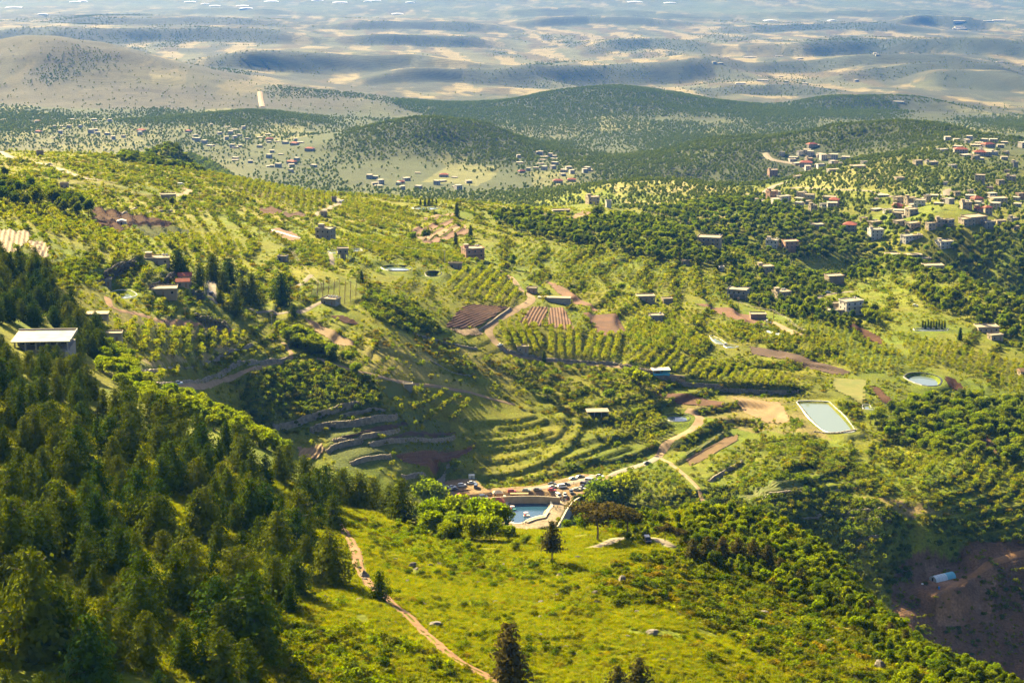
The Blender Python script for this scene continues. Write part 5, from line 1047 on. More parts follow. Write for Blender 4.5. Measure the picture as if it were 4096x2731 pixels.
p, s = px_size(487, 897); sh_ = thing('tent', 'pale canvas field shelter on the reddish plot', 'tent', (p[0], p[1], p[2] + ZC), .1); MB().prism([(-3,0),(3,0),(2.8,2.2),(0,3.0),(-2.8,2.2)], -2, 2).build('cover', pmat('canvas', (.62,.58,.50)), sh_)
MB().box(-.5, .5, -2.04, -1.99, 0, 1.7).build('opening', M_GLASS, sh_)
# ------------------------------------------------------------------ power poles and wires
POLES = [(100,642,42,'wooden pole at the left end of the hilltop road'),(278,671,48,'wooden pole beside the hilltop road'),(404,707,40,'wooden pole below the hilltop road'),(799,814,38,'wooden pole on the bare left hillside'),(1033,984,82,'tall leaning pole above the power line bend'),(1172,1025,20,'short pole where the power line bends'),(1287,1170,38,'pole at the left end of the stake vineyard'),(1454,1002,52,'pole beside the square tank pond'),(1779,1055,58,'thin pole right of the oval pond'),(1087,1320,70,'lattice pole with lamps beside the footpath'),(1161,1226,45,'yellow pole by the lane below the cedars'),(741,1275,50,'orange pole on the rocky cut'),(2032,1090,55,'pole at the top of the dirt road'),(2200,1100,45,'pole in the wide orchard'),(2560,838,30,'pole on the ridge right of the beige house'),(2953,1246,60,'tall pole in the brown field on the right'),(3035,1235,30,'pole behind the unfinished hut'),(3093,1285,48,'pole beside the dirt yard'),(3150,1305,35,'pole at the lower end of the dirt yard'),(3388,1060,35,'pole with insulators on the rim of the shaded valley'),(2680,1195,28,'pole above the smaller rubble house'),(820,1175,45,'pale pole beside the sunken lane'),(1252,925,50,'dark pole left of the unfinished grey house')]
for k, (px_, py_, h_, lb) in enumerate(POLES):
    p, s = px_size(px_, py_); h = h_ * s; o = thing('utility_pole', lb, 'pole', (p[0], p[1], p[2] + ZC - .3), random.uniform(-.5, .5)); lean = .12 if 'leaning' in lb else .0
    MB().tube([(0,0,0),(lean * h,0,h)], [.16,.10], 6).build('shaft', pmat('yellow_pole', (.5,.34,.08)) if 'yellow' in lb or 'orange' in lb else (pmat('pale_pole', (.5,.48,.44)) if 'lattice' in lb or 'pale' in lb or 'thin' in lb else M_WOOD), o)
    for q in (.94, .86): MB().box(lean * h - .9, lean * h + .9, -.06, .06, h * q - .06, h * q + .06).build('crossarm', M_WOOD, o)
    for q in (-.75, 0, .75): MB().tube([(lean * h + q, 0, h * .94 + .063), (lean * h + q, 0, h * .94 + .35)], [.07, .05], 5).build('insulator', pmat('porcelain', (.7,.68,.64)), o)
def wires(pts, n_, label):
    W3 = []
    for px_, py_, h_ in pts: p, s = px_size(px_, py_); W3.append(Vector((p[0], p[1], p[2] + ZC + h_ * s)))
    root = thing('power_line', label, 'power line', W3[0])
    for k in range(n_):
        m = MB(); L = []
        for a, b in zip(W3[:-1], W3[1:]):
            for t in np.linspace(0, 1, 9)[(1 if L else 0):]: q = a.lerp(b, t) - W3[0]; q.z -= 4 * .03 * (b - a).length * t * (1 - t); q.x += (k - (n_ - 1) / 2) * .7; q.z += k * .15; L.append(q)
        m.tube(L, .045, 4); m.build('wire', M_WIRE, root)
wires([(1033,984,80),(1172,1025,18),(1287,1170,36)], 3, 'three sagging wires running down to the stake vineyard')
wires([(2953,1246,40),(3093,1285,46),(3150,1305,33),(3220,1350,30)], 3, 'three wires over the dirt yard on the right slope')
wires([(1454,1002,48),(1779,1055,54)], 2, 'pair of wires above the oval pond')
wires([(820,1175,42),(905,1230,25)], 2, 'pair of wires beside the sunken lane')
# ------------------------------------------------------------------ boating pool
def on_plane(px, py, z): q = plane_pts([(px, py)], z)[0]; return q
c = POOL[:, :2].mean(0); pool = thing('boating_pool', 'dark blue boating pool with curved concrete edge below the car park', 'pool', (c[0], c[1], Z_POOL + ZC))
PR = smooth_line(np.concatenate([POOL, POOL[:1]]), 3)[:-1]; rel = PR - np.array([c[0], c[1], 0]); rel[:, 2] = 0
MB().add(ring(rel, .2, -.9), [tuple(range(len(rel)))]).build('water', M_WATERB, pool)
loft([ring(rel, .05, -2.2), ring(rel, .05, .12), ring(rel, 1.7, .14), ring(rel, 1.8, -.3)], 'edge', pmat('pool_concrete', (.52,.46,.38)), pool)
for k in range(0, len(rel), 5):
    if rel[k, 1] > 2 or rel[k, 0] > 5:
        q = ring(rel, .5, 0)[k]; MB().box(q[0] - .04, q[0] + .04, q[1] - .04, q[1] + .04, .14, 1.1).build('rail_post', M_METAL, pool)
rl = ring(rel, .5, 1.1); seg = [tuple(v) for v in rl if v[1] > 2 or v[0] > 5]
MB().tube(sorted(seg, key=lambda v: -math.atan2(v[1] + 3, v[0] - 2)), .05, 5).build('handrail', M_METAL, pool)
# tan wall between deck and car park, curved grey wall on the right, parapet in front
def face_wall(px, z0, z1, th, mat, name, label, cat='wall', zpl=None):
    ln = densify(smooth_line(plane_pts(px, zpl if zpl is not None else z1), 2), 1.5); cc = ln[len(ln) // 2]; d = np.gradient(ln[:, :2], axis=0); d /= np.linalg.norm(d, axis=1)[:, None]; nr = np.stack([-d[:, 1], d[:, 0]], 1) * th / 2
    o = thing(name, label, cat, (cc[0], cc[1], z0 + ZC)); n_ = len(ln); A = ln[:, :2] - cc[:2]; V = []
    for off, zz in ((-1, -1.5), (-1, z1 - z0), (1, z1 - z0), (1, -1.5)): V.append(np.concatenate([A + nr * off, np.full((n_, 1), zz)], 1))
    V = np.stack(V, 1).reshape(-1, 3); Fs = [(i * 4 + k, (i + 1) * 4 + k, (i + 1) * 4 + (k + 1) % 4, i * 4 + (k + 1) % 4) for i in range(n_ - 1) for k in range(4)] + [(0, 1, 2, 3), tuple((n_ - 1) * 4 + k for k in (3, 2, 1, 0))]
    MB().add(V, Fs).build('wall_body', mat, o); cp = V.reshape(n_, 4, 3)[:, 1:3].copy(); cp[:, 0] += np.concatenate([-nr * .3, np.zeros((n_, 1))], 1); cp[:, 1] += np.concatenate([nr * .3, np.zeros((n_, 1))], 1)
    m = MB(); W_ = np.stack([cp[:, 0], cp[:, 1], cp[:, 1] + (0, 0, .18), cp[:, 0] + (0, 0, .18)], 1).reshape(-1, 3) + (0, 0, .003); m.add(W_, Fs); m.build('coping', pmat('coping', (.56,.47,.34)), o); return o
M_TANWALL = pmat('tan_block', (.50,.36,.20), (.38,.27,.15), scale=.5)
face_wall([(1775,2004),(1850,2002),(1920,1993),(2000,1987),(2100,1983),(2180,1985),(2240,1990)], Z_POOL, Z_PARK + .15, .4, M_TANWALL, 'retaining_wall', 'tan wall between the pool deck and the car park')
face_wall([(2448,1905),(2425,1930),(2385,1958),(2330,1982),(2290,2005),(2268,2035),(2250,2070),(2230,2105)], Z_POOL - 7, Z_POOL + 1.6, .6, pmat('grey_render', (.30,.31,.30), (.24,.25,.25), scale=.15), 'retaining_wall', 'tall curved grey concrete wall right of the pool')
face_wall([(2178,2068),(2140,2075),(2108,2088)], Z_POOL, Z_POOL + .5, .7, M_TANWALL, 'low_wall', 'low tan parapet at the near end of the pool')
face_wall([(2195,2045),(2186,2055),(2180,2068)], Z_POOL, Z_POOL + .5, .7, M_TANWALL, 'low_wall', 'low curved tan bench wall right of the pool')
def gable_hut(px0, px1, py, z, lab, roofm, wallm, h=2.6, name='hut', rz=.1, dep=.7):
    a = on_plane(px0, py, z); b = on_plane(px1, py, z); w_ = b[0] - a[0]; d_ = w_ * dep; o = thing(name, lab, 'hut', ((a[0] + b[0]) / 2, a[1] + d_/2, z + ZC), rz)
    MB().box(-w_/2 + .3, w_/2 - .3, -d_/2 + .3, d_/2 - .3, -.2, h).build('wall', wallm, o); q = d_/2; rh = d_ * .32
    MB().add([(-w_/2,-q,h),(w_/2,-q,h),(w_/2,q,h),(-w_/2,q,h),(-w_/2+q*.8,0,h+rh),(w_/2-q*.8,0,h+rh)], [(0,1,5,4),(1,2,5),(2,3,4,5),(3,0,4),(3,2,1,0)]).build('roof', roofm, o)
    ob('window', win_mesh(1.0, 1.0), o, (-w_/4, -d_/2 + .27, 1)); MB().box(-.45, .45, -d_/2 + .24, -d_/2 + .3, 0, 2).build('door', M_WOOD, o, (w_/5, 0, 0)); return o
gable_hut(1950, 2018, 2030, Z_POOL, 'hut with steep red roof at the left side of the pool', M_RED, M_TANWALL)
gable_hut(1785, 1852, 2020, Z_POOL, 'wooden kiosk with tan and red roof at the car park corner', pmat('tan_roof', (.55,.40,.26)), M_WOOD)
gable_hut(1828, 1872, 2000, Z_PARK, 'small shed with dark red roof behind the wooden kiosk', M_RED, M_WOOD, 2.2)
gable_hut(1970, 2012, 1990, Z_PARK - 1, 'stall with pale canvas roof on the wall of the car park', pmat('canvas_roof', (.66,.56,.38)), M_WOOD, 2.2)
q = on_plane(2077, 1994, Z_POOL); pg = thing('pergola', 'straw roofed pergola along the back of the pool deck', 'shelter', (q[0], q[1], Z_POOL + ZC), .03)
MB().prism([(-1.6,2.4),(1.6,2.7),(1.4,3.0),(0,3.15),(-1.4,2.8)], -4.6, 4.6).build('roof', pmat('straw', (.40,.30,.15), (.26,.19,.09), scale=3), pg).rotation_euler = (0, 0, -math.pi/2)
for a in (-4.2, -1.4, 1.4, 4.2): MB().tube([(a, -1.2, -.3), (a, -1.2, 2.45)], .08, 6).build('post', M_WOOD, pg)
q = on_plane(1912, 2015, Z_POOL); pgd = thing('playground', 'small playground with coloured slide and roofs', 'playground', (q[0], q[1], Z_POOL + ZC), .4)
for k, (a, cl) in enumerate(((-1.8,(.10,.40,.10)),(0,(.08,.25,.55)),(1.8,(.05,.3,.15)))):
    for b in (-.5, .5): MB().tube([(a + b, .4, 0), (a + b, .4, 2.4)], .06, 5).build('post', M_METAL, pgd)
    MB().add([(a-.8,-.4,2.3),(a+.8,-.4,2.3),(a+.8,1.2,2.3),(a-.8,1.2,2.3),(a,.4,3.1)], [(0,1,4),(1,2,4),(2,3,4),(3,0,4),(3,2,1,0)]).build('roof', pmat('play_%d' % k, cl), pgd)
MB().add([(-.4,-.5,1.4),(.4,-.5,1.4),(.4,-3,.2),(-.4,-3,.2),(-.4,-.5,1.3),(.4,-.5,1.3),(.4,-3,.1),(-.4,-3,.1)], [(0,1,2,3),(7,6,5,4),(0,4,5,1),(1,5,6,2),(2,6,7,3),(3,7,4,0)]).build('slide', pmat('slide_red', (.5,.04,.03)), pgd)
# pedal boats
def boat(px, py, hull, lab, rz):
    q = on_plane(px, py, Z_POOL - .85); o = thing('pedal_boat', lab, 'boat', (q[0], q[1], Z_POOL - .85 + ZC), rz)
    pr = [(-1.5,.15),(-1.2,-.15),(1.2,-.15),(1.7,.25),(1.6,.45),(-1.5,.4)]
    for y_ in (-.75, .25): MB().prism(pr, y_, y_ + .5).build('hull', hull, o)
    MB().box(-1.1, 1.0, -.25, .25, .1, .3).build('deck', pmat('boat_white', (.75,.75,.72)), o)
    for y_ in (-.5, .5): m = MB(); m.box(-.9, -.3, y_ - .3, y_ + .3, .4, .6); m.box(-1.0, -.85, y_ - .3, y_ + .3, .4, 1.1); m.build('seat', pmat('seat_red', (.55,.05,.04)), o)
    for a in (-.9, .8):
        for b in (-.7, .7): MB().tube([(a, b, .4), (a, b, 1.75)], .03, 5).build('post', M_METAL, o)
    MB().prism([(-1.15,1.75),(1.05,1.75),(.9,1.9),(-.05,1.98),(-1.0,1.9)], -.9, .9).build('canopy', pmat('canopy', (.74,.62,.56)), o)
    return q
BOATS = [boat(2050, 2038, pmat('hull_green', (.10,.35,.28)), 'pedal boat with green hull, left one on the pool', .1), boat(2105, 2063, pmat('hull_white', (.70,.72,.72)), 'pedal boat with white hull, right one on the pool', .25)]
# ------------------------------------------------------------------ people
def person_mesh(name, sit=False, arm=0.0, step=.12, seed=0):
    bm = bmesh.new(); dl = []
    J = {'pel': (0,0,.93), 'ch': (0,.02,1.28), 'nk': (0,.02,1.48), 'hd': (0,-.01,1.66), 'ht': (0,0,1.74)}; rad = {'pel': .15, 'ch': .165, 'nk': .06, 'hd': .105, 'ht': .08}
    E = [('pel','ch'),('ch','nk'),('nk','hd'),('hd','ht')]
    for s_, nm in ((-1,'l'),(1,'r')):
        f = step * s_
        if sit: J.update({nm+'hip': (.1*s_,-.05,.5), nm+'kn': (.12*s_,-.45,.52), nm+'an': (.12*s_,-.5,.1), nm+'to': (.12*s_,-.65,.04)})
        else: J.update({nm+'hip': (.1*s_,0,.86), nm+'kn': (.11*s_,-f*.4-.03,.48), nm+'an': (.11*s_,-f,.08), nm+'to': (.12*s_,-f-.16,.03)})
        J.update({nm+'sh': (.2*s_,.02,1.42), nm+'el': (.28*s_,.05-arm*.2,1.13+arm*.1), nm+'wr': (.28*s_,-.08-arm*.3,.90+arm*.35), nm+'ha': (.27*s_,-.13-arm*.38,.82+arm*.4)})
        rad.update({nm+'hip': .105, nm+'kn': .065, nm+'an': .045, nm+'to': .04, nm+'sh': .075, nm+'el': .05, nm+'wr': .035, nm+'ha': .04})
        E += [('pel',nm+'hip'),(nm+'hip',nm+'kn'),(nm+'kn',nm+'an'),(nm+'an',nm+'to'),('ch',nm+'sh'),(nm+'sh',nm+'el'),(nm+'el',nm+'wr'),(nm+'wr',nm+'ha')]
    if sit:
        for k_ in J:
            if 'kn' in k_ or 'an' in k_ or 'to' in k_ or 'hip' in k_: continue
            J[k_] = (J[k_][0], J[k_][1], J[k_][2] - .43)
    keys = list(J); me = bpy.data.meshes.new(name); me.from_pydata([J[k_] for k_ in keys], [(keys.index(a), keys.index(b)) for a, b in E], [])
    o = bpy.data.objects.new(name, me); COL.objects.link(o); md = o.modifiers.new('s', 'SKIN')
    for i, k_ in enumerate(keys): me.skin_vertices[0].data[i].radius = (rad[k_], rad[k_] * .85); me.skin_vertices[0].data[i].use_root = k_ == 'pel'
    o.modifiers.new('d', 'SUBSURF').levels = 1; dg = bpy.context.evaluated_depsgraph_get(); out = bpy.data.meshes.new_from_object(o.evaluated_get(dg)); bpy.data.objects.remove(o)
    for k_ in range(4): out.materials.append(None)
    zo = .43 if sit else 0
    for p_ in out.polygons:
        z_ = p_.center.z + zo; ax = abs(p_.center.x); p_.use_smooth = True
        if sit and p_.center.z < .62 and p_.center.y < -.0 and ax > .03: p_.material_index = 1
        elif z_ > 1.7 or (z_ > 1.6 and p_.center.y > .03): p_.material_index = 3
        elif z_ > 1.5 or (ax > .24 and z_ < .98): p_.material_index = 2
        elif z_ > .95 or ax > .24: p_.material_index = 0
        else: p_.material_index = 1
    return out
PM = [person_mesh('person_body', False, .0), person_mesh('person_body', False, .5, .2), person_mesh('person_body', False, .2, -.15)]; PSIT = person_mesh('person_body', True, .4)
SKIN = pmat('skin', (.42,.26,.18)); HAIR = pmat('hair', (.03,.022,.018)); TOPS = [pmat('top_%d' % k, c_) for k, c_ in enumerate([(.6,.08,.06),(.65,.65,.62),(.05,.06,.08),(.08,.16,.4),(.5,.4,.2),(.3,.3,.32),(.1,.3,.15)])]; PANTS = [pmat('pants_%d' % k, c_) for k, c_ in enumerate([(.03,.035,.05),(.06,.09,.2),(.2,.18,.15)])]
TN = ['red','white','black','blue','tan','grey','green']
def person(px, py, z, k, where, sit=False, loc=None, grp=None):
    q = on_plane(px, py, z) if loc is None else loc; me = PSIT if sit else PM[k % 3]; o = ob('person', me, None, (q[0], q[1], z + ZC), k * 2.1)
    for i, m_ in enumerate((TOPS[k % 7], PANTS[k % 3], SKIN, HAIR)): o.material_slots[i].link = 'OBJECT'; o.material_slots[i].material = m_
    lb = 'person in a %s top %s %s' % (TN[k % 7], 'sitting' if sit else 'standing', where); tag(o, lb, 'person', 'people: ' + lb); return o
for k in range(12): person(2242 + (k % 4) * 7 + (k // 4) * 4, 1997 + (k // 4) * 6 + k % 2 * 2, Z_POOL, k, 'in the crowd at the foot of the steps')
for k in range(6): person(2216 + k * 5, 2033 + k % 3 * 3, Z_POOL, k + 3, 'at the right corner of the pool')
for k in range(9): person(1958 + k * 4, 1977 + k % 3 * 2, Z_PARK, k + 1, 'in the group beside the parked cars')
for k in range(4): person(2143 + k * 6, 1990, Z_POOL, k + 2, 'under the wall behind the pool')
for k, (a, b) in enumerate(((2092, 2095), (2103, 2096))): person(a, b, Z_POOL, k + 2, 'at the near end of the pool')
for k in range(2): person(2003 + k * 5, 2037 + k * 4, Z_POOL, 0 + k * 7, 'left of the pool below the red roofed hut')
for bq in BOATS:
    for k, dy in enumerate((-.45, .45)): person(0, 0, Z_POOL - .85 + .12, 0 if k else 1, 'in the %s pedal boat' % ('left' if bq is BOATS[0] else 'right'), True, (bq[0] - .45, bq[1] + dy)).rotation_euler = (0, 0, math.pi / 2)
person(2295, 1937, Z_PARK, 2, 'between the cars in the car park')
# ------------------------------------------------------------------ vehicles
def loft_x(sections, name, mats):           # sections: (x, half width bottom, half width top, z bottom, z top)
    m = MB(); V = []; 
    for x, wb, wt, zb, zt in sections: V += [(x, -wb, zb), (x, -wb * 1.02, zb + (zt - zb) * .55), (x, -wt, zt), (x, wt, zt), (x, wb * 1.02, zb + (zt - zb) * .55), (x, wb, zb)]
    n_ = len(sections); Fs = [(i * 6 + k, i * 6 + (k + 1) % 6, (i + 1) * 6 + (k + 1) % 6, (i + 1) * 6 + k) for i in range(n_ - 1) for k in range(6)] + [tuple(range(6))[::-1], tuple(range((n_ - 1) * 6, n_ * 6))]
    m.add(V, Fs); return m.mesh(name, mats)
M_PAINT0 = pmat('car_paint', (.6,.6,.6), rough=.25)
WHEEL = MB(); WHEEL.tube([(0,-.11,0),(0,.11,0)], .32, 12); WHEEL = WHEEL.mesh('tyre', M_RUBBER, True); RIM = MB(); RIM.tube([(0,-.125,0),(0,.125,0)], .19, 10); RIM = RIM.mesh('rim', M_METAL)
LAMP = MB().box(-.04, .05, -.2, .2, -.08, .08).mesh('headlight', pmat('lamp_glass', (.8,.8,.75), rough=.15)); TAIL = MB().box(-.05, .04, -.18, .18, -.09, .09).mesh('tail_light', pmat('tail_red', (.4,.02,.02), rough=.2))
SHAPES = {
 'sedan': (loft_x([(-2.2,.72,.66,.42,.80),(-2.05,.84,.78,.28,.92),(-1.2,.86,.80,.22,.94),(1.0,.86,.80,.22,.92),(1.9,.83,.74,.26,.80),(2.18,.70,.62,.38,.66)],'body',M_PAINT0), loft_x([(-1.75,.74,.66,.90,.94),(-1.15,.76,.56,.90,1.38),(.15,.76,.57,.90,1.42),(.95,.75,.68,.90,.95)],'window_glass',M_GLASS), loft_x([(-1.2,.55,.52,1.375,1.42),(.2,.57,.53,1.40,1.46)],'roof',M_PAINT0), 1.3, 2.15),
 'suv': (loft_x([(-2.15,.82,.78,.45,1.0),(-2.05,.9,.85,.35,1.08),(0,.92,.86,.33,1.08),(1.2,.91,.84,.33,1.05),(2.0,.87,.78,.36,.98),(2.15,.78,.7,.45,.8)],'body',M_PAINT0), loft_x([(-2.05,.84,.70,1.06,1.60),(-1.8,.84,.70,1.06,1.70),(.4,.84,.70,1.05,1.70),(1.1,.82,.76,1.03,1.08)],'window_glass',M_GLASS), loft_x([(-2.0,.72,.68,1.66,1.73),(.4,.72,.68,1.70,1.77)],'roof',M_PAINT0), 1.3, 2.1),
 'van': (loft_x([(-2.45,.86,.84,.45,1.25),(-2.4,.92,.88,.35,1.3),(1.6,.92,.88,.35,1.28),(2.25,.88,.80,.40,1.0),(2.4,.8,.7,.5,.85)],'body',M_PAINT0), loft_x([(-2.42,.86,.76,1.27,1.85),(-2.2,.86,.76,1.27,1.9),(1.1,.86,.76,1.26,1.92),(2.0,.82,.74,1.2,1.28)],'window_glass',M_GLASS), loft_x([(-2.42,.78,.72,1.84,2.0),(1.15,.78,.72,1.90,2.06)],'roof',M_PAINT0), 1.5, 2.35),
 'pickup': (loft_x([(-2.5,.84,.84,.5,.95),(-2.45,.88,.86,.42,1.0),(.2,.9,.86,.38,1.02),(1.4,.9,.82,.38,1.0),(2.3,.84,.74,.42,.9),(2.45,.74,.66,.5,.75)],'body',M_PAINT0), loft_x([(-.3,.82,.70,1.0,1.62),(.9,.82,.70,1.0,1.64),(1.5,.8,.74,.98,1.02)],'window_glass',M_GLASS), loft_x([(-.3,.72,.68,1.60,1.68),(.92,.72,.68,1.62,1.70)],'roof',M_PAINT0), 1.5, 2.4)}
PAINTS = {'white': (.78,.78,.76), 'silver': (.50,.52,.54), 'pale blue': (.42,.52,.62), 'dark blue': (.05,.08,.14), 'black': (.02,.02,.022), 'red': (.40,.03,.03), 'dark grey': (.10,.11,.12), 'cream': (.68,.62,.48), 'grey green': (.18,.21,.19)}
PMAT = {k_: pmat('paint_' + k_.replace(' ', '_'), v_, tuple(c_ * .95 for c_ in v_), rough=.22, spec=.6) for k_, v_ in PAINTS.items()}
def car(shape, paint, loc, rz, label, group=None, name=None):
    b_, g_, r_, ax, en = SHAPES[shape]; o = thing(name or {'sedan': 'car', 'suv': 'car', 'van': 'van', 'pickup': 'pickup_truck'}[shape], label, {'sedan': 'car', 'suv': 'car', 'van': 'van', 'pickup': 'pickup'}[shape], loc, rz, group)
    for me, nm in ((b_, 'body'), (g_, 'window_glass'), (r_, 'roof')):
        p_ = ob(nm, me, o)
        if nm != 'window_glass': p_.material_slots[0].link = 'OBJECT'; p_.material_slots[0].material = PMAT[paint]
    for a in (-ax, ax):
        for b in (-.8, .8): w_ = ob('wheel', WHEEL, o, (a, b, .32)); ob('rim', RIM, w_)
    for b in (-.52, .52): ob('headlight', LAMP, o, (en, b, .68)); ob('tail_light', TAIL, o, (-en, b, .75))
    return o
CARS = [(225,290,'sedan','pale blue',.5,'leftmost of the car park'),(318,296,'sedan','white',.4,'between the black pickup and the leftmost car'),(335,325,'pickup','black',.35,'in the left yard of the car park'),(435,278,'suv','white',.35,'in the left yard of the car park'),(550,245,'sedan','white',.3,'rearmost in the left yard'),(598,292,'van','dark blue',1.5,'parked nose on behind the left yard'),(570,395,'suv','silver',.15,'on the wall nearest the kiosk'),(690,372,'suv','dark blue',.15,'on the wall, second from the kiosk'),(900,358,'sedan','white',.1,'on the wall left of the red car'),(1022,342,'suv','red',.1,'on the wall above the pool'),(1190,336,'sedan','grey green',0,'on the wall right of the red car'),(1322,326,'sedan','dark grey',0,'on the wall above the middle of the pool'),
 (1495,258,'sedan','dark grey',.05,'at the back edge of the car park'),(1505,292,'sedan','cream',.2,'left of the white minibus'),(1495,332,'sedan','red',-.3,'in the middle of the car park'),(1615,294,'van','white',.35,'minibus in the middle of the car park'),(1655,264,'sedan','black',.1,'behind the white minibus'),(1568,360,'van','white',-1.2,'nose on, left of the front row'),(1643,360,'pickup','white',-1.4,'nose on, in the front row'),(1720,358,'suv','dark grey',-1.4,'nose on, right of the front row'),(1745,196,'sedan','pale blue',.35,'at the upper end of the car park'),(1828,174,'sedan','dark grey',.35,'beside the road at the upper end'),(1785,324,'sedan','cream',.1,'long one in the right rows'),(1840,312,'sedan','silver',-.4,'behind the long cream car'),(1868,290,'sedan','black',-.35,'in the right rows'),(1875,262,'suv','black',-.4,'large one in the right rows'),(1940,254,'sedan','dark blue',-.4,'in the right rows below the white van'),(1940,226,'van','white',-.3,'in the far right row'),(2000,212,'sedan','silver',-.4,'last of the far right row'),(2055,168,'sedan','white',-.4,'alone at the right corner of the car park'),(365,388,'sedan','black',.1,'behind the wooden kiosk'),(490,388,'pickup','red',.1,'beside the wooden kiosk')]
KN = {'sedan': 'car', 'suv': 'off-road car', 'van': 'van', 'pickup': 'pickup truck'}
for cx, cy_, shp, pnt, rz, wh in CARS:
    q = on_plane(1700 + cx / 2.94, 1850 + cy_ / 2.94, Z_PARK); car(shp, pnt, (q[0], q[1], float(zg(q[0], q[1])) + ZC + .02), rz, '%s %s %s' % (pnt, KN[shp], wh), 'vehicles in the car park')
for px_, py_, shp, pnt, rz, lb in [(2590,1856,'sedan','dark grey',.25,'dark car driving down the grey road'),(2001,1384,'sedan','white',.9,'white car on the bend of the dirt road'),(2590,2172,'suv','black',-1.45,'black jeep on the gravel spur'),(712,1540,'suv','pale blue',.35,'pale blue car in the lane below the high stone wall'),(846,1180,'suv','dark blue',1.5,'dark car in the sunken lane by the cedars'),(200,662,'sedan','dark grey',-.2,'dark car on the hilltop road'),(724,744,'van','white',.1,'white van in the pale farm yard'),(1369,812,'van','white',.8,'white van on the farm lane by the young orchard'),(3312,1172,'sedan','white',.1,'white car in the lane above the three storey house'),(3075,1292,'suv','white',-.6,'white car in the dirt yard'),(3660,1225,'sedan','white',.1,'white car among the trees of the spur')]:
    p = hit(px_, py_); car(shp, pnt, (p[0], p[1], p[2] + ZC + .22), rz, lb)
q = on_plane(1700 + 548 / 2.94, 1850 + 180 / 2.94, Z_PARK); tr = thing('box_trailer', 'white box trailer behind the left yard', 'trailer', (q[0], q[1] + 1, float(zg(q[0], q[1])) + ZC), .1)
MB().box(-1.5, 1.5, -1, 1, .5, 2.4).build('box', pmat('trailer_white', (.74,.74,.70)), tr); MB().box(-1.55, 1.55, -1.05, 1.05, 2.403, 2.5).build('roof', MATS['trailer_white'], tr); MB().box(-.4, .4, -1.04, -1.003, .6, 2.1).build('door', M_METAL, tr)
for a in (-1, 1): ob('wheel', WHEEL, tr, (0, a * .9, .32))
MB().tube([(1.5, 0, .5), (2.6, 0, .45)], .05, 5).build('drawbar', M_METAL, tr)
q = on_plane(1700 + 440 / 2.94, 1850 + 330 / 2.94, Z_PARK); lg = ob('soil_heap', ROCKS[1].copy(), None, (q[0], q[1], Z_PARK + ZC + .3), .5); lg.data.materials[0] = M_TRACK; lg.scale = (4.5, 1.6, 1.1); tag(lg, 'long heap of tan soil behind the silver car', 'soil heap')
# ------------------------------------------------------------------ haze
zmin = float(GZ.min()) + ZC - 1.0; hm = MB().box(-23000, 23000, -120, float(YS[-1]) + 200, zmin, ZC + 60).mesh('haze', []); hz = tag(ob('haze', hm), 'pale blue summer haze over the valley', None, None, 'stuff')
m = bpy.data.materials.new('haze'); m.use_nodes = True; nt = m.node_tree; nt.nodes.remove(nt.nodes['Principled BSDF'])
pv = nt.nodes.new('ShaderNodeVolumePrincipled'); pv.inputs['Color'].default_value = (.06, .28, 1.0, 1); pv.inputs['Density'].default_value = HAZE_D; pv.inputs['Anisotropy'].default_value = .2
nt.links.new(pv.outputs[0], nt.nodes['Material Output'].inputs['Volume']); hm.materials.append(m)
# ------------------------------------------------------------------ where plants grow
PL = {'conifer_tree': [], 'broadleaf_tree': [], 'orchard_tree': [], 'shrub': []}     # rows x, y, size, variant, zone
ZLAB = {}
def clear_of(x, y, extra=0.0):
    ok = np.ones(len(x), bool)
    for P in EXCL: ok &= ~in_poly(x, y, P)
    for ln, wd in ROADLN:
        m = (x > ln[:, 0].min() - 9) & (x < ln[:, 0].max() + 9) & (y > ln[:, 1].min() - 9) & (y < ln[:, 1].max() + 9)
        if m.any(): d, _ = near_line(x[m], y[m], ln); ok[np.where(m)[0][np.abs(d) < wd + extra]] = False
    return ok
def zone(kind, px, sp, size, var, label, thin=0.0, nscale=25, seed=0, world=None, ymin=250):
    P = hits(px, 0, ymin); area = 0.5 * abs(np.dot(P[:, 0], np.roll(P[:, 1], 1)) - np.dot(P[:, 1], np.roll(P[:, 0], 1)))
    lo, hi = P[:, :2].min(0), P[:, :2].max(0); rg = np.random.default_rng(seed + int(px[0][0]) * 3 + int(px[0][1]))
    gx, gy = np.meshgrid(np.arange(lo[0], hi[0], sp), np.arange(lo[1], hi[1], sp)); jt = .2 if kind == 'orchard_tree' else .5; x = gx.ravel() + rg.uniform(-jt, jt, gx.size) * sp; y = gy.ravel() + rg.uniform(-jt, jt, gx.size) * sp
    if kind == 'orchard_tree':              # planted in lines along the contour
        cc = (lo + hi) / 2; e = 15.; gxx = float(zg(cc[0] + e, cc[1]) - zg(cc[0] - e, cc[1])); gyy = float(zg(cc[0], cc[1] + e) - zg(cc[0], cc[1] - e)); an = math.atan2(gyy, gxx) + math.pi / 2
        big_ = max(hi - lo) * 1.5; gx, gy = np.meshgrid(np.arange(-big_/2, big_/2, sp * .85), np.arange(-big_/2, big_/2, sp * 1.2)); gx = gx.ravel() + rg.uniform(-jt, jt, gx.size) * sp; gy = gy.ravel() + rg.uniform(-jt, jt, gy.size) * sp
        x = cc[0] + gx * math.cos(an) - gy * math.sin(an); y = cc[1] + gx * math.sin(an) + gy * math.cos(an)
    m = in_poly(x, y, P)
    if thin: m &= fbm(x, y, nscale, 2, 51 + seed) > thin - .5
    x, y = x[m], y[m]; m = clear_of(x, y, .6); x, y = x[m], y[m]
    PL[kind].append((x, y, rg.uniform(size[0], size[1], len(x)), rg.choice(var, len(x)), label))
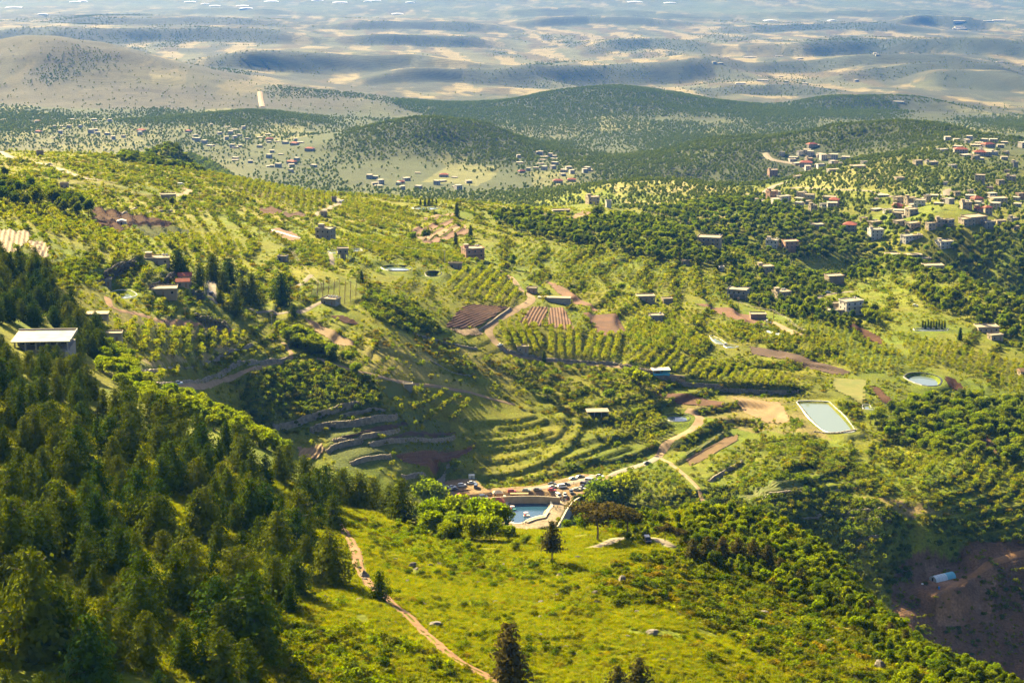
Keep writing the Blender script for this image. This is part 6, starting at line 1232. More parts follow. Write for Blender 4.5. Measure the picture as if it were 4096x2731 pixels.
def rows(kind, px, rowpx, rsp, tsp, size, var, label, jit=.35, seed=0):
    P = hits(px); a, b = hits(rowpx); d = (b - a)[:2]; d /= np.linalg.norm(d); nn = np.array([-d[1], d[0]]); c = P[:, :2].mean(0); rg = np.random.default_rng(seed + 5)
    s_ = (P[:, :2] - c) @ d; t_ = (P[:, :2] - c) @ nn
    S, T_ = np.meshgrid(np.arange(s_.min(), s_.max(), tsp), np.arange(t_.min(), t_.max(), rsp)); S = S.ravel() + rg.normal(0, jit, S.size); T_ = T_.ravel() + rg.normal(0, jit * .6, T_.size)
    x = c[0] + S * d[0] + T_ * nn[0]; y = c[1] + S * d[1] + T_ * nn[1]; m = in_poly(x, y, P); x, y = x[m], y[m]; m = clear_of(x, y, .3); x, y = x[m], y[m]
    PL[kind].append((x, y, rg.uniform(size[0], size[1], len(x)), rg.choice(var, len(x)), label))
def single(kind, px, py, hpx, var, label, nat):    # one plant: foot at a photo pixel, height in photo pixels
    p = hit(px, py); h = hpx * math.hypot(p[1], p[2]) / F
    PL[kind].append((p[:1], p[1:2], np.array([h / nat]), np.array([var]), label))
CF, BR, OR, SH = 'conifer_tree', 'broadleaf_tree', 'orchard_tree', 'shrub'
EXCL_F = [[(0,2520),(120,2600),(260,2731),(150,2790),(0,2680)], [(370,2255),(520,2325),(560,2370),(400,2330)], [(240,1960),(330,2010),(300,2080),(230,2020)]]
_n = len(EXCL); EXCL += [hits(e) for e in EXCL_F]
zone(CF, [(-350,1520),(0,1510),(200,1530),(400,1590),(620,1690),(900,1800),(1150,1900),(1310,2015),(1350,2150),(1330,2330),(1180,2560),(1060,2650),(950,2760),(700,2900),(-350,2900)], 10.2, (.55,1.35), [0,1,2,3,4], 'fir in the conifer forest on the left slope')
EXCL = EXCL[:_n]
for px_, py_, h_ in [(150,2625,450),(374,2770,330),(869,2545,255),(1016,2592,325),(1324,2335,225),(60,2300,330),(250,2200,300),(560,2120,260)]: single(CF, px_, py_, h_, 1 if px_ % 2 else 0, 'large dark fir at the lower edge of the left conifer forest', 11)
zone(CF, [(-300,1030),(90,1050),(220,1130),(300,1260),(270,1330),(100,1300),(-300,1330)], 9.5, (.7,1.05), [0,1,3], 'dark conifer in the wood behind the big concrete building')
zone(CF, [(270,1290),(400,1290),(420,1420),(330,1470),(270,1440)], 7, (.6,.95), [2,4,1], 'conifer beside the big concrete building')
for k, (px_, t_, b_) in enumerate([(717,992,1103),(851,1011,1120),(920,1030,1143),(798,1057,1141),(893,1080,1162),(1008,1088,1212),(1127,1088,1220),(882,1157,1214),(943,1157,1262),(748,1153,1191),(1173,1214,1268),(740,1040,1110),(970,1105,1190)]):
    single(CF, px_, b_, b_ - t_, [3,1][k % 2], 'tall dark cedar near the house with red roofs', 11)
for px_, t_, b_ in [(1370,1865,2010),(1440,1880,2030),(1495,1900,2035),(1605,1905,2090),(1560,1930,2060),(1340,1900,2020)]: single(CF, px_, b_, b_ - t_, 1, 'dark fir left of the boating pool', 11)
for px_, t_, b_ in [(1518,2275,2402)]: single(CF, px_, b_, b_ - t_, 3, 'small dark fir beside the orange track', 11)
zone(CF, [(-250,1400),(20,1400),(60,1430),(20,1440),(-250,1440)], 6, (.5,.75), [0,1,3], 'conifer at the left end of the big concrete building')
zone(CF, [(-250,1440),(0,1440),(180,1450),(330,1480),(330,1540),(100,1520),(-250,1530)], 7.5, (.5,.8), [0,1,3], 'conifer in front of the big concrete building')
zone(BR, [(-200,770),(100,770),(250,800),(370,850),(370,890),(250,870),(80,830),(-200,830)], 10, (.9,1.4), [3,4], 'dark tree in the clump on the upper left hill')
L_ = 'tree of the bright green orchard on the left slope'
zone(OR, [(-150,790),(60,800),(200,830),(330,890),(480,955),(540,1000),(430,1010),(340,965),(200,930),(-150,905)], 4.6, (.8,1.25), [0,1,2,3], L_, .1)
zone(SH, [(-100,1020),(120,1040),(210,1060),(380,1000),(400,1090),(300,1180),(100,1060)], 4.0, (1.2,2.2), [0,2,3], 'shrub on the bank left of the boulder wall')
zone(OR, [(590,965),(700,935),(900,945),(1000,985),(1010,1035),(900,1025),(700,1012)], 4.2, (.8,1.15), [0,1,2,3], 'tree of the orchard right of the concrete house')
zone(OR, [(480,1000),(570,985),(560,1030),(480,1055),(430,1060)], 4.6, (.8,1.1), [0,1], 'tree of the orchard above the boulder wall')
zone(OR, [(480,1130),(560,1090),(650,1065),(680,1085),(600,1140),(560,1160),(490,1150)], 5, (.8,1.2), [0,3,4], 'tree of the orchard below the boulder wall')
zone(OR, [(430,1310),(500,1290),(780,1300),(960,1330),(1000,1365),(900,1395),(760,1425),(620,1455),(540,1400)], 4.5, (.95,1.35), [0,1,3], 'tree of the sunny orchard above the long stone wall')
zone(OR, [(600,1505),(760,1460),(1000,1405),(1100,1400),(1000,1432),(760,1482),(625,1522)], 4.0, (.8,1.2), [0,1,3], 'tree on the strip between the two long stone walls')
zone(BR, [(420,1400),(520,1430),(560,1520),(640,1600),(600,1640),(480,1560),(400,1480)], 6, (.6,.95), [0,5,6], 'bright broadleaf tree along the forest edge')
zone(BR, [(620,1620),(800,1640),(960,1700),(1080,1760),(1150,1850),(1050,1800),(900,1740),(700,1680)], 6, (.6,1.0), [5,1,6], 'bright broadleaf tree behind the fir forest crest')
zone(BR, [(1100,1310),(1180,1330),(1250,1370),(1350,1430),(1470,1490),(1440,1510),(1330,1455),(1220,1405),(1110,1350)], 5.2, (.75,1.1), [0,5,6], 'tall bright tree in the row above the dark scrub slope')
zone(SH, [(680,1580),(1000,1495),(1150,1455),(1300,1455),(1400,1495),(1500,1525),(1550,1600),(1480,1635),(1300,1645),(1100,1695),(1000,1710),(850,1660)], 3.2, (1.0,2.2), [0,2,2,3], 'dark shrub on the scrub slope above the rubble walls')
zone(OR, [(1300,1590),(1420,1570),(1500,1560),(1530,1610),(1420,1620),(1310,1630)], 6, (.8,1.1), [0,4], 'small bright tree on the dark scrub slope')
zone(SH, [(1100,1720),(1300,1660),(1600,1650),(1640,1690),(1500,1690),(1200,1740)], 4, (.7,1.3), [0,2], 'shrub between the rubble walls')
zone(OR, [(1650,1555),(1750,1550),(1880,1600),(1905,1640),(1850,1672),(1700,1690),(1640,1640)], 5.0, (.95,1.3), [0,1,3,4], 'tree of the orchard right of the small box hut')
zone(SH, [(1470,1330),(1600,1310),(1750,1350),(1950,1385),(2100,1480),(1900,1520),(1700,1420),(1500,1385)], 3.4, (.8,1.7), [4,4,3,0], 'yellow broom bush on the meadow', .35, 22)
zone(SH, [(1420,1215),(1500,1185),(1640,1200),(1740,1290),(1770,1345),(1640,1330),(1520,1290)], 3.0, (1.1,2.2), [0,2,3,3], 'dense shrub on the bank left of the large brown field')
rows(OR, [(1792,1120),(1830,1078),(2005,1062),(2030,1100),(2085,1175),(2085,1205),(1990,1228),(1850,1192),(1792,1188)], [(1817,1176),(1915,1072)], 6.2, 3.2, (.9,1.2), [0,1,3], 'tree in the slanted orchard rows above the large brown field')
rows(OR, [(1570,1125),(1640,1118),(1680,1130),(1660,1170),(1600,1160)], [(1590,1165),(1640,1120)], 6, 3, (.8,1.0), [0,1], 'tree in the small orchard block below the oval pond')
rows(OR, [(1690,1135),(1740,1130),(1745,1175),(1690,1185)], [(1695,1183),(1710,1135)], 5, 2.8, (.8,1.0), [0,1], 'tree in the small orchard block below the emptied pond')
zone(OR, [(1370,955),(1520,960),(1700,985),(1850,1022),(1935,1045),(1880,1058),(1700,1045),(1530,1030),(1400,985)], 4.2, (.9,1.2), [0,1,3,4], 'tree of the dense orchard band left of the orange house')
zone(OR, [(1400,800),(1520,810),(1650,850),(1660,880),(1560,920),(1420,880),(1340,860)], 4.6, (.7,1.1), [0,3,2], 'tree of the orchard below the ridge pond')
zone(SH, [(1000,1060),(1250,1000),(1330,1060),(1240,1120),(1480,1110),(1560,1180),(1450,1200),(1000,1180)], 4.2, (.9,2.0), [0,3,4,2], 'shrub on the middle slope around the hut with tanks', .35)
zone(OR, [(1180,970),(1280,960),(1400,990),(1390,1060),(1280,1060),(1200,1010)], 4.8, (.8,1.2), [1,2,4], 'tree round the roofless concrete house')
zone(BR, [(1950,870),(2100,850),(2280,900),(2400,885),(2560,880),(2700,905),(2770,935),(2780,1000),(2900,1035),(2990,1050),(2950,1080),(2700,1052),(2400,1005),(2150,955),(2000,910)], 6.6, (.65,1.05), [0,3,4,1], 'tree of the broad wood below the ridge farm')
zone(OR, [(1900,950),(2050,960),(2400,1012),(2700,1060),(2950,1092),(3000,1130),(2900,1150),(2880,1200),(2700,1178),(2500,1170),(2300,1182),(2190,1140),(2080,1080),(1960,1010)], 5.2, (.7,1.2), [0,1,3,4,2], 'tree of the wide orchard right of the orange house', .25)
zone(OR, [(2300,1190),(2500,1195),(2700,1225),(2800,1275),(2950,1310),(3100,1340),(3010,1385),(2800,1330),(2560,1262),(2430,1245)], 4.4, (.85,1.2), [0,1,3], 'tree of the orchard around the low rubble houses', .1)
zone(OR, [(2510,1290),(2650,1290),(2780,1330),(2840,1385),(2830,1435),(2640,1410),(2500,1390)], 4.6, (1.1,1.45), [4,3,0], 'tree of the dense dark orchard above the blue hut')
rows(OR, [(1990,1305),(2075,1300),(2165,1310),(2170,1420),(2095,1425),(2015,1395)], [(2060,1420),(2020,1305)], 5.4, 2.2, (1.1,1.35), [0,1,3], 'tree in the left block of tall straight orchard rows', .25)
rows(OR, [(2172,1310),(2250,1318),(2345,1325),(2335,1440),(2180,1428)], [(2250,1435),(2250,1320)], 5.4, 2.2, (1.1,1.35), [0,1,3], 'tree in the middle block of tall straight orchard rows', .25)
rows(OR, [(2352,1330),(2490,1345),(2490,1440),(2420,1455),(2340,1442)], [(2350,1440),(2385,1335)], 5.4, 2.2, (1.1,1.3), [0,1,3], 'tree in the right block of tall straight orchard rows', .25)
rows(OR, [(2500,1400),(2720,1405),(2700,1485),(2680,1495),(2500,1460)], [(2530,1465),(2590,1402)], 5.4, 2.4, (.95,1.2), [0,1,3], 'tree in the slanted rows left of the blue hut', .25)
rows(OR, [(2700,1430),(2860,1450),(2990,1480),(3190,1520),(3170,1565),(3000,1550),(2830,1530),(2690,1490)], [(2740,1500),(2800,1430)], 5.4, 2.4, (.95,1.2), [0,1,3], 'tree in the slanted rows right of the blue hut', .25)
zone(OR, [(2340,1520),(2560,1505),(2600,1570),(2680,1600),(2640,1645),(2440,1630)], 5.4, (.9,1.35), [0,1,4], 'tree between the broom meadow and the blue pond', .15)
for px_, py_, h_ in [(2440,1620,70),(2530,1535,75),(2560,1560,90),(2190,1600,60),(2300,1660,55),(2470,1800,40)]: single(BR, px_, py_, h_, 0, 'single round tree on the terraced mound', 8)
zone(OR, [(2440,1695),(2480,1652),(2640,1655),(2700,1690),(2740,1700),(2690,1745),(2640,1795),(2600,1790),(2500,1740)], 4.4, (.95,1.3), [3,4,0], 'tree of the triangular orchard inside the road bend')
zone(OR, [(3110,1300),(3300,1265),(3370,1300),(3500,1350),(3600,1405),(3620,1480),(3500,1490),(3410,1480),(3280,1440),(3060,1375)], 4.2, (.65,1.0), [0,1,2,3], 'tree of the young orchard above the long dark strip', .08)
zone(BR, [(3450,1700),(3560,1640),(3700,1600),(3900,1600),(4096,1620),(4400,1620),(4400,1900),(4096,1860),(3850,1830),(3600,1790)], 6.2, (.55,1.1), [0,5,6,3], 'tree of the lush grove on the right below the oval reservoir')
zone(OR, [(3470,1780),(3700,1820),(4096,1880),(4400,1900),(4400,2060),(4096,2020),(3900,1985),(3700,1910),(3520,1860)], 4.8, (.9,1.3), [0,1,3,4], 'tree of the orchard along the right edge above the ravine')
zone(SH, [(2960,1760),(3250,1745),(3480,1870),(3700,1950),(4096,2055),(3900,2045),(3600,1990),(3300,1910),(3060,1840)], 3.4, (.8,1.7), [3,0,3,1], 'low shrub on the sunny slope below the large reservoir', .25)
zone(OR, [(3600,1335),(3800,1380),(4096,1450),(4400,1480),(4400,1590),(4096,1585),(3860,1490),(3780,1470),(3640,1480)], 4.4, (.7,1.1), [0,1,3], 'tree of the orchard around the oval reservoir')
zone(BR, [(2850,1100),(3050,1082),(3300,1100),(3500,1065),(3700,1150),(3900,1205),(4096,1285),(4300,1310),(4300,1420),(4000,1385),(3700,1330),(3560,1300),(3400,1325),(3150,1275),(2990,1215)], 6.2, (.4,1.1), [0,1,3,4,2], 'tree of the wood between the right hand houses', .32, 45)
zone(BR, [(3380,1040),(3560,1038),(3800,1115),(4096,1225),(4300,1280),(4300,1330),(4000,1240),(3700,1115),(3450,1085)], 6.5, (.5,.9), [0,3,4], 'tree on the rim of the spur with three flat roofed houses')
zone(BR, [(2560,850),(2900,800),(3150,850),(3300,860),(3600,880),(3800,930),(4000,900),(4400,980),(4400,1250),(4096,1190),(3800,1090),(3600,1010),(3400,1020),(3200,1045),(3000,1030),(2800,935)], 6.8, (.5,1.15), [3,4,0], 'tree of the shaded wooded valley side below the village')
zone(BR, [(3000,770),(3300,780),(3560,800),(3700,720),(4000,700),(4400,640),(4400,900),(4000,890),(3700,870),(3300,850),(3000,830)], 17, (.5,.9), [3,4,1], 'tree among the houses of the right hand village')
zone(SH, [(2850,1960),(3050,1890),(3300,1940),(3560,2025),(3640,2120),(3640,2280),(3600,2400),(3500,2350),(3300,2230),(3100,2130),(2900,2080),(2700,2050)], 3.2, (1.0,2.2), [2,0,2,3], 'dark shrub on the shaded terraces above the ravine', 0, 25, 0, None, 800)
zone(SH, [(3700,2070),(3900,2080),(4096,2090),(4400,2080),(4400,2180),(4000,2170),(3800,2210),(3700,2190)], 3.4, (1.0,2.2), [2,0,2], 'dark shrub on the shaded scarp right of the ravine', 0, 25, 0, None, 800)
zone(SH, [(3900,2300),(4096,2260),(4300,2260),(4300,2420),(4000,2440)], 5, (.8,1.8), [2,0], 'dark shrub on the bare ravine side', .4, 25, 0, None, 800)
zone(OR, [(2470,1905),(2640,1865),(2760,1905),(2900,1985),(3000,2080),(2750,2100),(2560,2060),(2440,2010)], 4.8, (.8,1.2), [3,4,0], 'tree on the slope below the road bend')
zone(OR, [(2830,1850),(2960,1790),(3030,1800),(2960,1870),(2880,1900)], 4.4, (.7,1.0), [0,1], 'tree beside the striped strips')
rows(OR, [(880,690),(1000,722),(1200,752),(1330,785),(1345,812),(1280,842),(1235,850),(1090,805),(960,775),(870,720)], [(1150,840),(1160,760)], 5.5, 3.0, (.65,.9), [2,0], 'young tree of the orchard on the left hilltop', .3)
zone(BR, [(470,645),(560,618),(650,610),(760,614),(850,652),(920,692),(800,690),(640,672)], 6, (.5,.85), [3,4,0], 'tree covering the small knob on the left skyline')
zone(SH, [(0,650),(400,660),(900,740),(1300,850),(1100,900),(800,870),(380,800),(0,760)], 6.5, (.8,2.2), [0,2,3,1], 'shrub on the dry left hilltop', .45, 35)
zone(SH, [(1500,800),(1900,815),(2100,860),(1950,860),(1700,815)], 6, (.8,1.6), [0,2], 'shrub along the middle ridge', .3)
zone(SH, [(400,1180),(560,1200),(900,1230),(1000,1280),(1100,1290),(1000,1200),(900,1200),(600,1190)], 4, (.7,1.5), [0,3,1], 'shrub round the white lined pond', .25)
zone(SH, [(2000,1430),(2300,1460),(2500,1490),(2600,1520),(2400,1540),(2340,1640),(2200,1620),(2050,1530)], 4.4, (.8,2.0), [4,0,3,2], 'shrub on the broom slope left of the blue hut', .3)
zone(SH, [(2050,1630),(2250,1640),(2420,1690),(2350,1660),(2100,1650)], 3.2, (.8,1.4), [4,4,0], 'orange broom above the green terraces')
zone(SH, [(1940,1930),(2250,1890),(2600,1830),(2560,1850),(2250,1920),(1960,1955)], 3.0, (.7,1.3), [3,0,4], 'shrub on the bank above the car park')
zone(SH, [(2600,1490),(2900,1540),(3190,1580),(3400,1500),(3450,1560),(3250,1600),(2900,1580),(2600,1530)], 4.6, (.7,1.5), [0,3,1], 'shrub on the tilled slopes', .35)
# big trees by the pool and the meadow
for px_, py_, h_ in [(1730,2045,110),(1790,2075,95),(1850,2110,110),(1925,2120,125),(1985,2130,120),(2035,2150,95),(1735,2130,90),(1890,2150,80),(1760,2090,90),(1830,2140,85),(1960,2150,90),(1870,2085,70),(1700,2090,80),(2305,2055,55),(2265,2105,60),(2370,2045,80),(2420,2030,105),(2470,2020,110),(2500,2000,90),(1800,2150,70),(2100,2165,60),(2170,2170,55),(2340,2110,60),(2060,2190,60)]:
    single(BR, px_, py_ + 12, h_ * (1.35 if px_ < 1990 or px_ > 2280 else .8), 5 + int(px_) % 2, 'large bright green tree round the boating pool', 8)
for px_, py_, h_ in [(2770,2085,70),(2900,2160,75),(2960,2120,60),(3010,2150,55)]: single(BR, px_, py_, h_, 1, 'bright green tree behind the pine thicket', 8)
# meadow shrubs
zone(SH, [(2350,2310),(2600,2210),(2800,2210),(3100,2270),(3350,2410),(3600,2545),(3880,2700),(3950,2850),(3300,2850),(3000,2600),(2700,2450),(2450,2420)], 2.5, (.6,1.7), [0,1,4,2,2,3,2], 'shrub on the rocky right foreground', .05, 14)
zone(BR, [(2740,2195),(3100,2185),(3350,2375),(3600,2505),(3880,2680),(4000,2780),(3800,2760),(3400,2530),(3100,2350),(2800,2255)], 4.2, (.36,.68), [0,1,3,4], 'small bushy tree along the foreground crest on the right')
zone(SH, [(1380,2150),(1900,2230),(2300,2330),(2500,2430),(3000,2640),(3100,2850),(1950,2850),(1700,2500),(1500,2350)], 3.0, (.35,1.2), [0,1,2,2,2,4,3], 'shrub dotted over the foreground meadow', .34, 18)
zone(SH, [(900,2660),(1150,2510),(1350,2480),(1600,2570),(1880,2700),(1900,2900),(900,2900)], 3.0, (.7,1.8), [0,3,1,2], 'shrub on the slope left of the orange track', .2, 14)
zone(SH, [(1060,2380),(1250,2350),(1450,2420),(1600,2520),(1300,2480)], 4, (.6,1.2), [0,3,1], 'shrub on the grass below the fir forest', .25)
zone(SH, [(1370,2070),(1700,2110),(1900,2195),(2200,2255),(2330,2300),(2000,2330),(1700,2250),(1500,2180)], 3.2, (.6,1.4), [3,0,2,3], 'shrub below the large trees by the pool', .22, 14)
zone(BR, [(1560,2090),(1750,2120),(1900,2190),(2100,2230),(1900,2220),(1650,2150)], 6, (.25,.45), [0,1,2], 'small tree below the large trees by the pool')
# wild growth: bushes along the old terrace banks, loose trees and weeds between
def at_grid(A, x, y): r = np.clip(np.searchsorted(YS, y), 0, NR - 1); c = np.clip(np.rint((x / y - US[0]) / (US[1] - US[0])).astype(int), 0, NC - 1); return A[r, c]
rg = np.random.default_rng(17); n_ = 240000; y = np.sqrt(rg.uniform(840 ** 2, 1950 ** 2, n_)); x = rg.uniform(-.28, .28, n_) * y
ri = at_grid(RISER, x, y); nz = fbm(x, y, 45, 3, 93); mound = in_poly(x, y, hits([(1840,1650),(2280,1640),(2540,1740),(2600,1830),(2300,1920),(1900,1930),(1850,1800)]))
pr = np.where(ri > .35, .75 + .3 * nz, .02 + .10 * np.maximum(nz, -.1)) * np.where(mound, .25, 1); m = rg.uniform(0, 1, n_) < pr; x, y, ri = x[m], y[m], ri[m]; m = clear_of(x, y, .6); x, y, ri = x[m], y[m], ri[m]
k_ = rg.uniform(0, 1, len(x)) < np.where(ri > .35, .8, .45); PL[SH].append((x[k_], y[k_], rg.uniform(.6, 1.7, k_.sum()), rg.choice([0,1,2,3,3,4], k_.sum()), 'wild bush on the old terrace banks'))
PL[OR].append((x[~k_], y[~k_], rg.uniform(.6, 1.25, (~k_).sum()), rg.choice([0,1,2,3,4], (~k_).sum()), 'loose tree on the old terraces'))
# thick growth along the crest of the foreground on the right
rg = np.random.default_rng(23); n_ = 26000; y = rg.uniform(430, 720, n_); u_ = rg.uniform(.045, .29, n_); fgr = np.searchsorted(YS, 730)
crest = YS[np.argmax((GZ / GY)[:fgr], axis=0)]; cy_ = crest[np.clip(((u_ - US[0]) / (US[1] - US[0])).astype(int), 0, NC - 1)]; m = (y > cy_ - 70) & (y < cy_ + 30) & (rg.uniform(0, 1, n_) < np.where(u_ > .085, .42, .16)); x = (u_ * y)[m]; y = y[m]; m = clear_of(x, y, .5); x, y = x[m], y[m]
k_ = rg.uniform(0, 1, len(x)) < .8; PL[SH].append((x[k_], y[k_], rg.uniform(.6, 1.7, k_.sum()), rg.choice([0,1,2,3,3,4], k_.sum()), 'shrub along the foreground crest'))
PL[BR].append((x[~k_], y[~k_], rg.uniform(.28, .6, (~k_).sum()), rg.choice([0,1,2,3,4], (~k_).sum()), 'bushy tree along the foreground crest'))
PL[SH].append((lambda P_: (P_[:, 0], P_[:, 1], rg.uniform(.5, 1.4, len(P_)), rg.choice([0,2,2,1], len(P_)), 'dark shrub in the bare ravine'))(hits([(rg.uniform(3620, 4090), rg.uniform(2230, 2720)) for _ in range(90)], 0, 800)))
# ------------------------------------------------------------------ plant out: the 300 largest of a kind in view one by one, the rest as stuff
NAT = {CF: 11, BR: 8, OR: 4.2, SH: 1.6}; CAT = {CF: 'tree', BR: 'tree', OR: 'tree', SH: 'shrub'}
SETS = {CF: FIRS, BR: BROADS, OR: ORCH, SH: SHRUBS}
STUFF = {CF: ('conifer_wood', 'further dark conifers of the left hand woods'), BR: ('woodland', 'further broadleaf trees of the groves and wooded valley sides'), OR: ('orchard_trees', 'further small orchard trees over the middle slopes'), SH: ('scrub', 'further low shrubs over the slopes')}
for kind in PL:
    x, y, s, v = [np.concatenate([q[i] for q in PL[kind]]) for i in range(4)]; lab = np.concatenate([[q[4]] * len(q[0]) for q in PL[kind]])
    if kind == OR: s = s * .88
    z = zg(x, y); H = NAT[kind] * s; qx, qy = px_of(x, y, z + H * .6); app = H / y
    vis = (qx > 0) & (qx < 4096) & (qy > 0) & (qy < 2731) & in_sight(x, y, z + H * .8)
    order = np.argsort(-(app * vis)); pick = order[:290]; pick = pick[vis[pick]]; rz = rng.uniform(0, 6.28, len(x)); ind = np.zeros(len(x), bool); ind[pick] = True
    FORM = {CF: ['tapering','broad','slender','bushy','narrow'], BR: ['round','upright','loose','dense','tall','full','spreading'], OR: ['round','spreading','slim','full','dense'], SH: ['olive','low','dark','fresh','yellowish']}[kind]
    newlab = {}
    for L0 in set(lab[pick]):
        g_ = pick[lab[pick] == L0]; n0 = len(g_)
        rkx = np.empty(n0); rkx[np.argsort(qx[g_])] = np.arange(n0) / n0; rky = np.empty(n0); rky[np.argsort(y[g_])] = np.arange(n0) / n0; rks = np.empty(n0); rks[np.argsort(s[g_])] = np.arange(n0) / n0
        for a_, i in enumerate(g_):
            if n0 == 1: newlab[i] = L0; continue
            nx_, ny_ = (7, 5) if n0 > 60 else (5, 3) if n0 > 12 else (3, 2)
            cw = {7: ['leftmost end','far left','left','middle','right','far right','rightmost end'], 5: ['leftmost','left','middle','right','rightmost'], 3: ['left','middle','right']}[nx_][int(rkx[a_] * nx_)]
            rw = {5: ['front','second','middle','fourth','back'], 3: ['front','middle','back'], 2: ['front','back']}[ny_][int(rky[a_] * ny_)]
            t0 = '%s %s %s, %s row, %s' % (['small','medium','large'][int(rks[a_] * 3)], FORM[v[i]], L0, rw, cw)
            newlab[i] = t0 if len(t0.split()) <= 16 else '%s %s, %s row, %s' % (FORM[v[i]], L0, rw, cw)
            if len(newlab[i].split()) > 16: newlab[i] = '%s, %s row, %s' % (L0, rw, cw)
    for i in pick:
        loc = (x[i], y[i], z[i] + ZC - .15); L_ = str(newlab[i]); grp = str(lab[i])
        if kind == SH:
            o = ob('shrub', SHRUBS[v[i]], None, loc, rz[i]); tag(o, L_, 'shrub', 'shrubs: ' + grp)
        else:
            o = thing(kind, L_, 'tree', loc, rz[i], 'trees: ' + grp); cr, tr = SETS[kind][v[i]]
            ob('crown', cr, o); ob('trunk', tr, o)
        sw = s[i] * random.uniform(.88, 1.12); o.scale = (sw, sw, s[i])
    r = ~ind; nm, lb = STUFF[kind]
    if r.any(): scatter_stuff(nm, PC[kind], np.stack([x[r], y[r], z[r] + ZC - .1], 1), s[r], rz[r], v[r], lb)
# pines with names of their own
def big_tree(kit, px, py, hpx, nat, name, label, wide=1.0):
    p = hit(px, py); s = hpx * math.hypot(p[1], p[2]) / F / nat; o = thing(name, label, 'tree', (p[0], p[1], p[2] + ZC - .2), random.uniform(0, 6), None)
    ob('crown', kit[0], o); ob('trunk', kit[1], o); o.scale = (s * wide, s * wide, s)
big_tree(UMB[0], 2390, 2162, 170, 9, 'pine_tree', 'broad umbrella pine with forked trunk beside the gravel spur', 1.1)
big_tree(UMB[1], 2510, 2152, 140, 9, 'pine_tree', 'second flat topped pine just right of the umbrella pine', 1.25)
big_tree(PINES[0], 2208, 2248, 175, 10, 'pine_tree', 'single thin pine with bare trunk on the meadow below the pool')
big_tree(PINES[1], 2031, 2800, 330, 10, 'pine_tree', 'dark pine with several trunks at the bottom edge of the meadow', 1.0)
big_tree(PINES[2], 2055, 2810, 280, 10, 'pine_tree', 'lower pine leaning on the dark one at the bottom edge', 1.1)
big_tree(UMB[1], 2660, 2165, 80, 9, 'pine_tree', 'low pine right of the dark jeep', 1.0)
big_tree(UMB[1], 2720, 2175, 75, 9, 'pine_tree', 'low bushy pine left of the pine thicket', 1.0)
big_tree(PINES[2], 2555, 2790, 170, 9, 'pine_tree', 'dark bushy pine cut by the bottom edge, middle of the photo', 1.3)
big_tree(PINES[2], 2470, 2800, 150, 9, 'pine_tree', 'smaller dark pine cut by the bottom edge, left of the bushy one', 1.3)
GRP = []
for k, (px_, py_, h_) in enumerate([(2770,2240,95),(2830,2240,105),(2890,2235,100),(2950,2250,110),(3010,2255,105),(3070,2270,100),(3120,2300,80),(3200,2340,75),(3480,2470,80),(3620,2600,95),(3560,2560,80)]):
    p = hit(px_, py_); s = h_ * math.hypot(p[1], p[2]) / F / 9; o = thing('pine_tree', 'olive brown bushy pine of the thicket along the right crest', 'tree', (p[0], p[1], p[2] + ZC - .3), k * 1.7, 'pines of the crest thicket'); GRP.append(o)
    ob('crown', PINES[2][0], o); ob('trunk', PINES[2][1], o); o.scale = (s * 1.35, s * 1.35, s)
for k, (px_, py_, h_) in enumerate([(1682,838,28),(1700,838,32),(1716,838,35),(1730,838,30),(1745,838,26)]):
    p = hit(px_, 822); s = h_ * math.hypot(p[1], p[2]) / F / 8; o = thing('cypress_tree', 'dark narrow cypress behind the ridge pond', 'tree', (p[0], p[1], p[2] + ZC), k, 'cypresses behind the ridge pond'); GRP.append(o); ob('crown', CYPR[0][0], o); ob('trunk', CYPR[0][1], o); o.scale = (s * 1.3, s * 1.3, s)
for k, (px_, py_, h_, lb) in enumerate([(1827,870,60,'tall narrow cypress right of the ridge pond'),(1882,950,50,'narrow dark cypress at the right end of the stepped field'),(1822,985,55,'ragged cypress below the stepped field'),(2176,1445,45,'cypress beside the lane below the straight orchard rows'),(1446,1130,50,'small cypress above the stake vineyard'),(3840,1360,50,'dark cypress on the right orchard edge')]):
    p = hit(px_, py_); s = h_ * math.hypot(p[1], p[2]) / F / 8; o = thing('cypress_tree', lb, 'tree', (p[0], p[1], p[2] + ZC), k); ob('crown', CYPR[0][0], o); ob('trunk', CYPR[0][1], o); o.scale = (s * 1.5, s * 1.5, s)
for k in range(9):
    p = hit(3690 + k * 11, 1312 + k % 2 * 3, 0); s = 32 * math.hypot(p[1], p[2]) / F / 8; o = thing('cypress_tree', 'young cypress in the row along the thin strip of water', 'tree', (p[0], p[1], p[2] + ZC), k, 'young cypresses along the strip of water'); GRP.append(o); ob('crown', CYPR[0][0], o); ob('trunk', CYPR[0][1], o); o.scale = (s * 1.2, s * 1.2, s)
relabel(GRP)
big_tree(BROADS[3], 2391, 880, 58, 8, 'round_tree', 'large dark round tree beside the tan plot on the ridge', 1.15)
big_tree(BROADS[0], 2484, 1172, 46, 8, 'round_tree', 'single bright round tree above the low rubble houses', 1.1)
big_tree(BROADS[1], 2050, 1075, 60, 8, 'round_tree', 'tall feathery tree right of the orange house', .9)
big_tree(BROADS[0], 1650, 975, 52, 8, 'round_tree', 'pale tree left of the stepped brown field', 1.0)
big_tree(BROADS[3], 1705, 965, 50, 8, 'round_tree', 'dark tree standing in front of the stepped brown field', 1.0)
big_tree(BROADS[4], 20, 715, 50, 8, 'round_tree', 'dark round tree at the left edge of the hilltop', 1.3)
big_tree(BROADS[4], 690, 830, 45, 8, 'round_tree', 'dark tree left of the bare hillside house', 1.0)
big_tree(BROADS[0], 735, 815, 40, 8, 'round_tree', 'tree right of the flat roofed hillside house', 1.0)
big_tree(BROADS[0], 1820, 1885, 50, 8, 'round_tree', 'bright leaning tree above the car park', 1.1)
